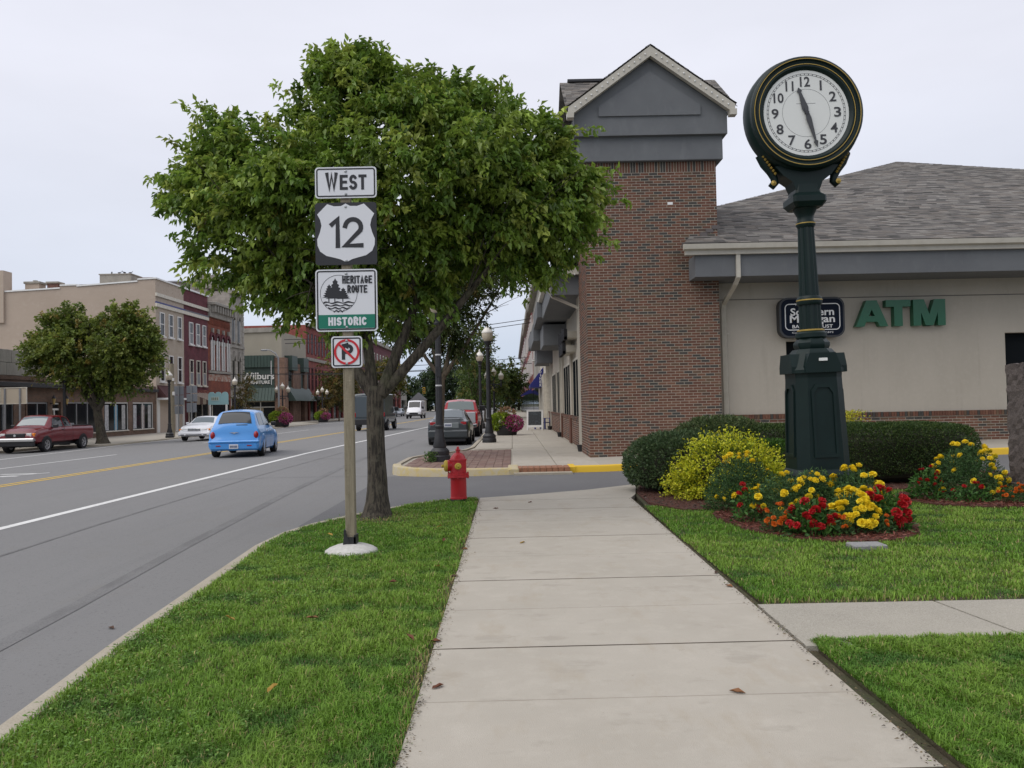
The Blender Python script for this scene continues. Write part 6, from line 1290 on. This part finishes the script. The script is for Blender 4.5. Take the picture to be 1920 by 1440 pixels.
MB().box((FX,68.5,8.45+2.0),(FX+.015,74.38,12.42)).build('front_wall', m_tanb, tb); MB().box((FX,68.5,2.4),(FX+.012,74.38,10.4)).build('front_wall', layered('cream_brick',(.42,.36,.29),[(2,.4,.65,(.36,.30,.235),.8,None)],bump=.4), tb)
MB().box((FX+.014,68.45,11.0),(FX+.16,74.4,11.28)).build('belt_course', m_cream, tb); MB().box((FX+.014,68.45,10.12),(FX+.16,74.4,10.42)).build('belt_course', m_cream, tb); MB().box((FX+.014,68.45,10.42),(FX+.17,74.4,10.55)).build('blue_band', m_blue, tb); MB().box((FX-.1,68.4,12.42),(FX+.14,74.4,12.54)).build('coping', m_white, tb)
for yc_ in (69.65,71.45,73.3):
    winx(tb, yc_-.45, yc_+.45, 7.75, 9.75, x=FX+.014); winx(tb, yc_-.45, yc_+.45, 3.9, 6.2, x=FX+.014)
MB().box((FX-2,68.5,-.5),(FX-.4,74.3,2.4)).build('shop_interior', m_shop, tb); MB().box((FX-.3,68.6,2.36),(FX+.9,74.4,2.52)).build('cornice', m_white, tb); MB().prism([(0,2.52),(.85,2.52),(0,3.6)], 0, 1, tf=lambda x,y,z: (FX+x, 68.7+5.6*z, y)).build('pent_roof', layered('maroon_shingle',(.10,.045,.045),[(12,.4,.6,(.06,.03,.03),.8,(1,1,3))]), tb)
for yy, wd in ((68.6,.5),(71.0,.18),(72.4,.6),(73.9,.4)): MB().box((FX-.35,yy,-.5),(FX+.05,yy+wd,2.36)).build('pilaster', m_wf, tb)
MB().box((FX-.3,69.2,-.5),(FX-.05,71.0,.35)).build('stall_riser', m_wf, tb)
# --- maroon
mb_ = thing('maroon_building', 'maroon painted brick three storey building beside the tan building', 'building')
MB().box((-48,74.42,-.6),(FX,80.3,12.42)).build('wall', m_marb, mb_); MB().box((FX-.1,74.42,12.42),(FX+.14,80.3,12.56)).build('coping', m_white, mb_)
MB().box((FX,74.43,11.0),(FX+.14,80.3,11.28)).build('belt_course', m_cream, mb_); MB().box((FX,74.43,10.12),(FX+.14,80.3,10.42)).build('belt_course', m_cream, mb_); MB().box((FX,74.43,10.42),(FX+.15,80.3,10.55)).build('dark_band', mat('grey_band',(.12,.12,.14)), mb_)
m_blind = mat('grey_blind',(.20,.21,.22),.6)
for yc_ in (76.0,77.65,79.2):
    winx(mb_, yc_-.45, yc_+.45, 7.5, 9.55, lower=m_blind); winx(mb_, yc_-.45, yc_+.45, 3.75, 6.1, m=m_cream, lower=m_blind)
MB().box((FX,75,3.0),(FX+.1,80.2,3.35)).build('sign_band', layered('sign_maroon',(.12,.03,.03),[(6,.5,.6,(.35,.15,.1),.8,None)]), mb_); MB().box((FX+.005,75.2,-.35),(FX+.02,80.1,2.6)).build('shop_window', m_shop, mb_)
for yy in (75.2,76.8,78.4,80.0): MB().box((FX+.02,yy,-.4),(FX+.1,yy+.12,2.6)).build('mullion', m_cream, mb_)
aw = thing('striped_awning', 'brown and cream striped shop awning on the maroon building', 'awning'); m_as = [mat('awning_brown',(.12,.075,.06),.8), mat('awning_cream',(.35,.29,.22),.8)]
b = MB()
for k in range(12):
    b.mi = k%2; y0 = 75.0+k*.36; b.add([(FX+.02,y0,3.1),(FX+2.3,y0,2.15),(FX+2.3,y0+.36,2.15),(FX+.02,y0+.36,3.1),(FX+2.3,y0,1.9),(FX+2.3,y0+.36,1.9)], [(0,1,2,3),(1,4,5,2)])
for k in range(8): b.mi = k%2; a = FX+.02+k*.285; zt = lambda x: 3.1-.95*(x-FX-.02)/2.28; b.add([(a,75.0,1.95),(a+.285,75.0,1.95),(a+.285,75.0,zt(a+.285)),(a,75.0,zt(a))], [(0,1,2,3)])
b.build('canvas', m_as, aw)
for yy in (75.2,79): MB().tube((FX+2.2,yy,-.37),(FX+2.2,yy,2.0),.04).build('support_pole', m_cream, aw)
ts = thing('teal_sign', 'pale teal scalloped sign on a post on the pavement before the brick shops', 'sign', (0,0,0))
P = [(-27.4,1.9),(-25.6,1.9)]
for k in range(3): 
    cx = -25.9-.6*k; P += [(cx+.3*math.cos(rad(a)), 2.75+.3*math.sin(rad(a))) for a in range(0,181,20)]
m_teal = mat('pale_teal',(.26,.44,.46),.6); MB().xzpoly(P, 74.5, 74.6).build('board', m_teal, ts); MB().box((-27.15,74.46,2.25),(-26.4,74.5,2.62)).build('framed_panel', mat('teal_panel',(.38,.48,.46)), ts); b = MB()
for k in range(4): b.box((-27.08+k*.16,74.45,2.32),(-27.0+k*.16,74.458,2.55))
b.build('marks', mat('olive_mark',(.15,.15,.08)), ts); MB().box((-25.85,74.5,-.4),(-25.7,74.62,1.9)).box((-27.3,74.5,-.4),(-27.2,74.62,1.9)).build('post', m_wf, ts)
# --- orange-red brick with arched windows
rb_ = thing('arched_brick_building', 'orange red brick building with arched windows and white bracketed cornice', 'building')
MB().box((-48,80.32,-.6),(FX,86.6,10.9)).build('wall', m_redb, rb_); MB().cbox((FX-.2,80.34,10.55),(FX+.25,86.6,11.7),.02).build('cornice', m_gsm, rb_); MB().cbox((FX-.3,80.34,11.7),(FX+.8,86.8,12.0),.04).build('cornice_cap', m_gsm, rb_)
for k in range(9): MB().cbox((FX+.25,80.6+k*.7,11.0),(FX+.68,80.85+k*.7,11.69),.03).build('bracket', m_gsm, rb_)
for k in range(18): MB().box((FX,80.5+k*.34,9.85),(FX+.08,80.66+k*.34,10.3)).build('dentil', m_redb, rb_)
for k in range(4):
    yc_ = 81.35+k*1.5; P = [(yc_-.42,5.35),(yc_+.42,5.35)]+[(yc_+.42*math.cos(rad(a)), 8.3+.5*math.sin(rad(a))) for a in range(0,181,20)]
    w_ = MB().prism(P, 0, 1, tf=lambda x,y,z: (FX+.005+.02*z, x, y)).build('window', m_shop, rb_)
    MB().box((FX+.03,yc_-.42,5.35),(FX+.12,yc_-.26,8.3)).box((FX+.03,yc_+.26,5.35),(FX+.12,yc_+.42,8.3)).box((FX+.03,yc_-.05,5.35),(FX+.07,yc_+.05,8.6)).build('frame', m_wf, w_)
    b = MB(); P0 = [(yc_+.45*math.cos(rad(a)), 8.3+.55*math.sin(rad(a))) for a in range(0,181,20)]; P1 = [(yc_+.68*math.cos(rad(a)), 8.3+.85*math.sin(rad(a))) for a in range(0,181,20)]
    for i in range(9): b.prism([P0[i],P1[i],P1[i+1],P0[i+1]], 0, 1, tf=lambda x,y,z: (FX+.14*z, x, y))
    b.build('arch_hood', m_marb, w_); MB().box((FX+.02,yc_-.14,9.05),(FX+.2,yc_+.14,9.5)).build('keystone', m_gsm, w_)
    MB().box((FX,yc_+.55,7.9),(FX+.13,yc_+.95,8.25)).build('impost', m_gsm, w_)
MB().box((FX,80.34,5.05),(FX+.16,86.6,5.3)).build('sill_course', m_gsm, rb_); MB().box((FX,80.34,4.3),(FX+.03,86.6,5.0)).build('flaked_band', layered('flaked_brick',(.3,.13,.09),[(3,.45,.55,(.42,.36,.3),.9,None)]), rb_); MB().box((FX+.004,80.9,-.35),(FX+.03,86.2,2.4)).build('shop_window', m_shop, rb_)
# --- grey stone
gs = thing('grey_stone_building', 'tall pale grey stone building with narrow gothic windows next to a side street', 'building')
MB().box((-48,86.65,-.6),(FX,91.0,13.9)).build('wall', m_gst, gs); MB().box((-48,86.6,12),(-31.8,90,14.9)).build('rear_wall', m_gsm, gs); MB().box((-33.2,86.5,14.2),(-31.0,90,15.6)).build('stepped_gable', m_gsm, gs); MB().box((-36.5,86.4,14.9),(-33.2,87,15.05)).build('coping', m_steel, gs)
MB().cbox((FX-.2,86.6,13.6),(FX+.3,91.1,14.1),.03).build('cornice', m_gsm, gs); MB().box((FX,86.7,8.0),(FX+.14,91.0,8.25)).build('belt_course', m_gsm, gs); MB().box((FX,86.7,3.6),(FX+.2,91.0,3.9)).build('belt_course', m_gsm, gs)
for yc_ in (87.7,89.4):
    for z0, z1 in ((8.6,11.6),(4.2,7.2)):
        P = [(yc_-.36,z0),(yc_+.36,z0),(yc_+.36,z1-.6),(yc_,z1),(yc_-.36,z1-.6)]; w_ = MB().prism(P, 0, 1, tf=lambda x,y,z: (FX+.005+.02*z, x, y)).build('window', m_shop, gs)
        MB().box((FX+.026,yc_-.04,z0),(FX+.06,yc_+.04,z1-.5)).build('mullion', m_gsm, w_); b = MB()
        for s in (-1,1): b.prism([(yc_+s*.36,z1-.6),(yc_+s*.56,z1-.6),(yc_,z1+.45),(yc_,z1)], 0, 1, tf=lambda x,y,z: (FX+.002+.16*z, x, y))
        b.build('hood_mould', m_gsm, w_); MB().box((FX,yc_-.5,z0-.16),(FX+.2,yc_+.5,z0)).build('sill', m_gsm, w_)
for k in range(16): MB().cbox((FX-.02,90.5-.12*(k%2),3.9+k*.6),(FX+.06,91.05,4.44+k*.6),.02).build('quoin', m_gsm, gs)
MB().box((FX+.004,87,-.35),(FX+.03,90.4,2.6)).build('shop_window', m_shop, gs)
# --- furniture store on the corner
wb_ = thing('furniture_store', 'tan corner building with green metal front lettered Wilburs Furniture', 'building'); WYY = 106.
MB().box((-48,WYY,-.6),(FX,118.5,11.3)).build('wall', layered('grey_tan_render',(.36,.33,.265),[(.5,.35,.7,(.31,.285,.23),.8,None),(1.5,.6,.7,(.36,.26,.14),.6,(1,1,.12))],bump=.2), wb_); MB().prism([(-48,11.0),(FX,11.3),(FX,11.9),(-36.5,11.75),(-48,11.5)], 0, 1, tf=lambda x,y,z: (x, WYY-.2+2*(1-z), y)).build('parapet', m_gsm, wb_)
def metal_panels(x0, x1, z0, z1, y, n, slope=0, m=m_copp):
    for i in range(n): a = x0+(x1-x0)*i/n; c_ = x0+(x1-x0)*(i+1)/n; MB().add([(a+.02,y-slope,z0),(c_-.02,y-slope,z0),(c_-.02,y,z1),(a+.02,y,z1),(a+.02,y+.3,z0),(c_-.02,y+.3,z0),(c_-.02,y+.3,z1),(a+.02,y+.3,z1)], [(0,1,2,3),(4,0,3,7),(1,5,6,2),(3,2,6,7),(0,4,5,1)]).build('metal_panel', m, wb_)
metal_panels(-40,-30.3,6.75,8.25,WYY-.9,24); MB().box((-40,WYY-.6,4.1),(-30.3,WYY-.01,8.2)).build('sign_field', m_copd, wb_); metal_panels(-40,-30.2,2.45,4.1,WYY-.62,24,.7)
lettering('Wilburs', .85, 4.1, m_wf, (-32.35,WYY-.66,5.62), wb_, depth=.05, bold=.02); lettering('FURNITURE', .42, 3.1, m_wf, (-32.4,WYY-.66,4.82), wb_, depth=.05, bold=.01)
MB().box((-40,WYY-.03,-.4),(-30.3,WYY-.005,2.3)).build('shop_window', m_shop, wb_); b = MB()
for k in range(6): b.box((-30.4-k*1.9,WYY-.1,-.4),(-30.3-k*1.9,WYY-.03,2.3))
b.box((-40,WYY-.1,1.6),(-30.3,WYY-.03,1.7)); b.build('mullion', m_wf, wb_); MB().box((-40,WYY-.04,.0),(-31.9,WYY-.032,1.55)).build('window_blind', mat('tan_blind',(.32,.28,.2)), wb_)
m_pier = brickmat('pier_brick', (.24,.13,.085), (.17,.09,.06), (.28,.22,.18)); MB().box((-30.3,WYY-.5,-.4),(FX+.5,WYY+1.2,7.95)).build('corner_pier', m_pier, wb_)
for (y0,y1,z1) in ((109.5,113.5,7.4),(115.5,117,7.4)): MB().box((FX,y0,-.4),(FX+.5,y1,z1)).build('pier', m_pier, wb_)
for (y0,y1) in ((107.3,110.0),(113.3,116.0)): MB().box((FX,y0,6.4),(FX+1.0,y1,8.3)).build('metal_box', m_copp, wb_)
MB().box((FX,107.2,4.0),(FX+.3,118.4,6.4)).build('metal_field', m_copd, wb_)
for k in range(4): MB().box((FX+.3,107.5+k*.5,5.0),(FX+.4,107.6+k*.5,6.1)).build('slit_window', m_shop, wb_)
MB().prism([(0,2.4),(1.5,2.4),(.4,4.2),(0,4.2)], 0, 1, tf=lambda x,y,z: (FX+x, 107.2+11.2*z, y)).build('metal_awning', m_copp, wb_); MB().box((FX+.01,107.3,-.4),(FX+.05,118.3,2.4)).build('shop_window', m_shop, wb_)
# --- further blocks
rr_ = thing('red_brick_block', 'long faded red brick commercial block beyond the furniture store', 'building'); MB().box((-48,118.6,-.6),(FX,150,13.4)).build('wall', m_redc, rr_); MB().cbox((FX-.1,118.6,8.3),(FX+.2,150,8.75),.03).build('belt_course', m_gsm, rr_); MB().cbox((FX-.1,118.6,13.2),(FX+.4,150,13.7),.03).build('cornice', m_gsm, rr_)
for k in range(14):
    yc_ = 119.9+k*2.2
    for z0, z1 in ((4.0,7.3),(9.3,12.4)): winx(rr_, yc_-.45, yc_+.45, z0, z1, m=m_marb, t=.12, sill=False)
MB().cbox((FX,118.7,2.6),(FX+1.6,149,3.1),.05).build('canopy', m_copd, rr_); MB().box((FX+.01,118.7,-.4),(FX+.05,149,2.6)).build('shop_window', m_shop, rr_)
for k in range(8): MB().box((FX+.05,119+k*3.9,-.4),(FX+.25,119.7+k*3.9,2.6)).build('pier', m_redc, rr_)
mf_ = thing('maroon_brick_block', 'tall maroon brick block behind the parked cars far down the street', 'building'); MB().box((-50,150.2,-.6),(FX,219,15.2)).build('wall', m_marb, mf_); MB().cbox((FX-.1,150.2,14.9),(FX+.5,219,15.7),.05).build('cornice', m_gsm, mf_)
for k in range(16):
    for z0, z1 in ((5,8.2),(9.6,13)): winx(mf_, 152+k*4.1, 153.4+k*4.1, z0, z1, m=m_cream, t=.2, sill=False)
MB().box((FX+.01,151,-.4),(FX+.05,218,3.2)).build('shop_window', m_shop, mf_)
for k in range(10): MB().box((FX,151+k*7,-.4),(FX+.4,152.6+k*7,3.4)).build('pier', m_redc, mf_)
wf2 = thing('white_block', 'narrow pale grey building at the end of the far block', 'building'); MB().box((-48,219.2,-.6),(FX,231,10.6)).build('wall', m_gsm, wf2); MB().cbox((FX-.1,219.2,10.4),(FX+.4,231,11.1),.05).build('cornice', m_white, wf2)
for k in range(3): winx(wf2, 221+k*3.3, 222.4+k*3.3, 4.6, 8.2, t=.2, sill=False)
MB().box((FX+.01,220,-.4),(FX+.05,230,3)).build('shop_window', m_shop, wf2)
wh = thing('white_house', 'small white gabled house among the trees at the end of the street', 'house', (-28.5,252,-.6)); wh.scale = (.62,.62,.75); MB().box((-3.5,-3,0),(3.5,3,5)).build('wall', m_gsm, wh); MB().prism([(-4,5),(4,5),(0,8)], 0, 1, tf=lambda x,y,z:(x,-3.3+6.6*z,y)).build('roof', mat('grey_roof',(.12,.12,.13)), wh)
for k in (-1.6,1.6): MB().box((k-.5,-3.06,2),(k+.5,-3.01,3.6)).build('window', m_shop, wh)
# roofscape
m_chb = brickmat('chimney_brick', (.16,.055,.04), (.10,.04,.03), (.2,.16,.13))
ch = thing('roof_chimney', 'tan capped chimney stack on the flat roof of the tan building', 'chimney', (-40.6,70.5,11.6)); MB().box((-.6,-.5,-.6),(.6,.5,.85)).build('stack', m_tan, ch); MB().cbox((-.7,-.6,.85),(.7,.6,1.05),.03).tube((0,0,1),(0,0,1.2),.2).build('cap', m_gsm, ch)
ch = thing('roof_chimney', 'dark red brick chimney stack on the tan building roof', 'chimney', (-38.9,70.5,11.7)); MB().box((-.45,-.45,-.6),(.45,.45,.75)).build('stack', m_chb, ch); MB().cbox((-.55,-.55,.75),(.55,.55,.92),.03).build('cap', m_gsm, ch)
ch = thing('roof_chimney', 'red brick chimney at the street end of the tan building roof', 'chimney', (-31.3,71.5,12.2)); MB().box((-.5,-.4,-.8),(.5,.4,.65)).build('stack', m_chb, ch); MB().cbox((-.56,-.46,.65),(.56,.46,.78),.03).build('cap', m_chb, ch)
ph = thing('roof_penthouse', 'concrete box penthouse on the tan building roof with pigeons', 'roof structure', (-34,72,11.9)); MB().box((-1.35,-1,-.5),(1.35,1,1.35)).build('box', m_gsm, ph); MB().cbox((-1.42,-1.07,1.35),(1.42,1.07,1.45),.02).build('cap', m_gsm, ph)
pg_me = MB().lathe([(.005,-.16),(.05,-.1),(.075,0),(.06,.09),(.03,.14),(.04,.18),(.03,.22),(.004,.25)], n=8, tf=lambda x,y,z: (z*.9, x, y+.10+max(0,z-.08)*.9)).mesh('body', mat('pigeon_grey',(.06,.06,.07),.7), 60)
for (x,y,z) in ((-34.4,71.2,13.35),(-33.8,71.3,13.35),(-33.3,71.2,13.35),(-32.9,71.4,13.35)): t = thing('pigeon', 'grey pigeon perched on the roof penthouse of the tan building', 'bird', (x,y,z), rnd.random()*6, 'pigeons on the roof penthouse'); obj('body', pg_me, t); MB().tube((0,0,0),(0,0,.06),.012,.012,4).build('legs', m_black, t)
# ---------------------------------------------------------------- street furniture on the far pavement
bb = thing('road_sign', 'blank tan back of a sign on two perforated steel posts before the storefront', 'road sign', (0,0,0)); MB().cbox((-27.25,44.0,1.98),(-25.85,44.03,2.83),.01).build('panel', mat('tan_sign_back',(.47,.40,.30),.6), bb); b = MB(); rframe(b,-27.27,1.96,-25.83,2.85,.01,.04,43.97,44.04,1); b.build('edge', m_cream, bb)
for x in (-26.98,-26.18): MB().box((x-.04,43.93,-.4),(x+.04,43.99,2.78)).build('post', m_steel, bb)
sb = thing('road_sign', 'cluster of grey aluminium sign backs on posts beside the utility pole', 'road sign', (0,0,0))
for (x0,x1,z0,z1) in ((-23.75,-23.05,2.55,3.15),(-23.75,-23.05,1.85,2.5),(-22.85,-22.1,2.65,3.15),(-22.85,-22.1,2.05,2.58),(-23.7,-23.1,1.2,1.75),(-22.85,-22.15,1.3,1.95)): MB().cbox((x0,58.0,z0),(x1,58.02,z1),.006).build('panel', mat('aluminium_back',(.20,.215,.24),.5,metal=.3), sb)
for x in (-23.4,-22.5): MB().box((x-.035,57.94,-.4),(x+.035,58.0,3.2)).build('post', m_steel, sb)
up_ = thing('utility_pole', 'short wooden utility pole beside the lamp post and sign backs', 'pole', (-23.6,57.3,-.4)); MB().tube((0,0,0),(0,0,5.1),.19,.16,12).build('pole', m_post, up_); MB().box((.12,-.2,2.9),(.25,-.05,3.15)).box((.12,-.2,3.9),(.22,-.08,4.1)).build('meter_tag', m_wf, up_)
cl = thing('cobra_street_light', 'tall grey steel street light with curved arm before the furniture store', 'street light', (-23.3,82.5,-.37)); MB().tube((0,0,0),(0,0,7.0),.11,.08,10).build('pole', m_steel, cl); MB().path([(0,0,6.8),(-.25,0,7.3),(-.8,0,7.65),(-1.2,0,7.7)],[.07,.06,.05,.05],8).build('arm', m_steel, cl); MB().cbox((-1.7,-.15,7.58),(-1.1,.15,7.74),.04).build('luminaire', m_steel, cl)
bn = MB().box((-.75,-.02,4.2),(-.68,.02,6.6)).build('banner_rod', m_wf, cl)
for (z0,z1,y,x0,x1) in ((8.1,9.9,80,-22,3.6),(7.75,9.55,80.3,-22,3.6),(6.0,6.8,92,-27,4.2),(5.4,6.3,92.3,-27,4.2),(4.9,5.4,79,-29,3.6)):
    tag(MB().path([(x0+(x1-x0)*i/10, y, z0+(z1-z0)*i/10-.5*(1-((i-5)/5.)**2)) for i in range(11)], .04, 4).build('overhead_wire', m_black), 'thin dark overhead wire crossing above the street', 'wire', 'overhead wires across the street')
for (x,y,z,lab) in ((-16.2,152,3.6,'yellow traffic signal hanging over the far lanes beside the far trees'),(1.0,152,3.7,'yellow traffic signal hanging by the shops past the diner awning')):
    t = thing('traffic_light', lab, 'traffic light', (x,y,z)); m_ty = mat('signal_yellow',(.55,.33,.02),.5); MB().cbox((-.22,-.2,0),(.22,.2,1.2),.03).build('housing', m_ty, t); MB().tube((0,0,1.2),(0,0,2.6),.05).build('hanger', m_black, t)
    for k in range(3): MB().lathe([(.14,0),(.14,.14),(.12,.14)], (0,-.2,.2+k*.4), 12, tf=lambda a,b_,c: (a,-c,b_)).build('visor', m_black, t)
    tag(MB().path([(x-9,y,z+2.75),(x,y,z+2.58),(x+9,y,z+2.8)], .03, 4).build('span_wire', m_black), 'thin span wire holding a yellow traffic signal', 'wire', 'traffic signal span wires')
# ---------------------------------------------------------------- right side beyond the bank
def rblock(name, label, y0, y1, z1, m, wins, corn):
    t = thing(name, label, 'building'); MB().box((2.0,y0,-.3),(16,y1,z1)).build('wall', m, t); MB().cbox((1.55,y0,z1-.5),(2.4,y1,z1+.2),.06).build('cornice', corn, t)
    for (a,c_,za,zb) in wins: winx(t, a, c_, za, zb, x=2.0, s=-1, t=.12, m=m_wf)
    MB().box((1.96,y0+.5,-.1),(1.99,y1-.5,2.7)).build('shop_window', m_shop, t); return t
dn = rblock('diner', 'pale fronted diner building with blue awning past the bank', 48.6, 58, 5.6, m_cream, [], m_gsm)
for k in range(5): MB().box((1.85,48.8+k*2.1,-.05),(2.0,49.1+k*2.1,3.2)).build('pilaster', m_cream, dn)
rblock('stone_shop_building', 'weathered pale stone two storey shop with heavy cornice past the diner', 58.1, 76, 10.3, m_gsm, [(60+3.6*k,61.2+3.6*k,5.2,8.2) for k in range(4)], m_gsm)
rblock('brick_shop_block', 'red brick three storey shop block far along the diner side', 76.1, 112, 11.0, m_redc, [(78+4.2*k,79.4+4.2*k,z,z+2.2) for k in range(8) for z in (4.3,7.6)], m_gsm)
rblock('far_shop_block', 'dark brick shop block at the far end of the diner side', 112.2, 190, 12.2, m_marb, [(115+7*k,116.6+7*k,z,z+2.4) for k in range(10) for z in (4.5,8.2)], m_gsm)
m_aw = mat('blue_canvas',(.012,.016,.15),.7); aw = thing('diner_awning', 'dark blue wedge awning lettered DINER over the pavement', 'awning'); MB().prism([(1.99,3.72),(1.99,2.45),(1.15,2.45),(1.15,2.62)], 0, 1, tf=lambda x,y,z: (x, 52+4.5*(1-z), y)).build('canvas', m_aw, aw)
for k, ch_ in enumerate('DINER'): lettering(ch_, .17, .13 if ch_ != 'I' else .035, m_wf, (1.80,51.995,3.42-.21*k), aw, depth=.004, bold=.006, name='letter')
a2 = thing('blue_awning', 'faded blue shop awning further along than the diner awning', 'awning'); MB().prism([(1.99,3.0),(1.99,2.5),(.9,2.2),(.9,2.3)], 0, 1, tf=lambda x,y,z: (x, 84+4*(1-z), y)).build('canvas', m_aw, a2)
sw = thing('sandwich_board', 'white framed chalkboard sandwich sign on the pavement by the diner', 'sign', (1.22,45.2,0), rad(-8)); m_chalk = mat('chalkboard',(.02,.024,.026),.6,(.06,.08,.09),9,lo=.55,hi=.7)
for s in (-1,1):
    R = Matrix.Translation((0,s*.18,0)) @ Matrix.Rotation(s*rad(10),4,'X')
    b = MB(); b.box((-.45,-.02,0),(-.36,.02,1.1)).box((.36,-.02,0),(.45,.02,1.1)).box((-.36,-.02,1.02),(.36,.02,1.1)).box((-.36,-.02,.14),(.36,.02,.26)); b.v = [tuple(R @ Vector(p)) for p in b.v]; f = b.build('frame', m_wf, sw)
    b = MB().box((-.36,-.012,.26),(.36,.012,1.02)); b.v = [tuple(R @ Vector(p)) for p in b.v]; b.build('board', m_chalk, f)
cb_ = thing('lawn_chair', 'dark blue slatted lawn chair against the diner wall behind the chalkboard', 'chair', (1.62,46.6,0), rad(60)); m_bch = mat('blue_chair_paint',(.02,.03,.16),.5)
for k in range(5): MB().add([(-.28+k*.115,.15,.3),(-.18+k*.115,.15,.3),(-.18+k*.115,.45,1.05),(-.28+k*.115,.45,1.05),(-.28+k*.115,.18,.3),(-.18+k*.115,.18,.3),(-.18+k*.115,.48,1.05),(-.28+k*.115,.48,1.05)],[(0,1,2,3),(5,4,7,6),(3,2,6,7),(1,5,6,2),(4,0,3,7)]).build('back_slat', m_bch, cb_)
MB().box((-.3,-.4,.34),(.3,.2,.38)).build('seat', m_bch, cb_)
for s in (-1,1): MB().box((s*.32-.05,-.45,.58),(s*.32+.05,.3,.61)).build('armrest', m_bch, cb_); MB().box((s*.32-.03,-.42,0),(s*.32+.03,-.34,.58)).build('leg', m_bch, cb_); MB().box((s*.32-.03,.2,0),(s*.32+.03,.28,.58)).build('leg', m_bch, cb_)
# weed tuft at the lamp base
wt_ = thing('weed_tuft', 'little green weed growing at the foot of the corner lamp post', 'weed', (-2.12,21.2,0)); n = 260; P = np.c_[nrs.normal(size=(n,2))*.07, nrs.rand(n)*.25]; leaves('foliage', P, nrs.normal(size=(n,3))+np.array([0,0,.5]), .06, .03, tints(n,[(.06,.13,.03),(.1,.16,.04)],[1,1],.2), m_shrub, wt_); MB().tube((0,0,-.02),(0,0,.15),.01,.005,4).build('stem', m_barkb, wt_)
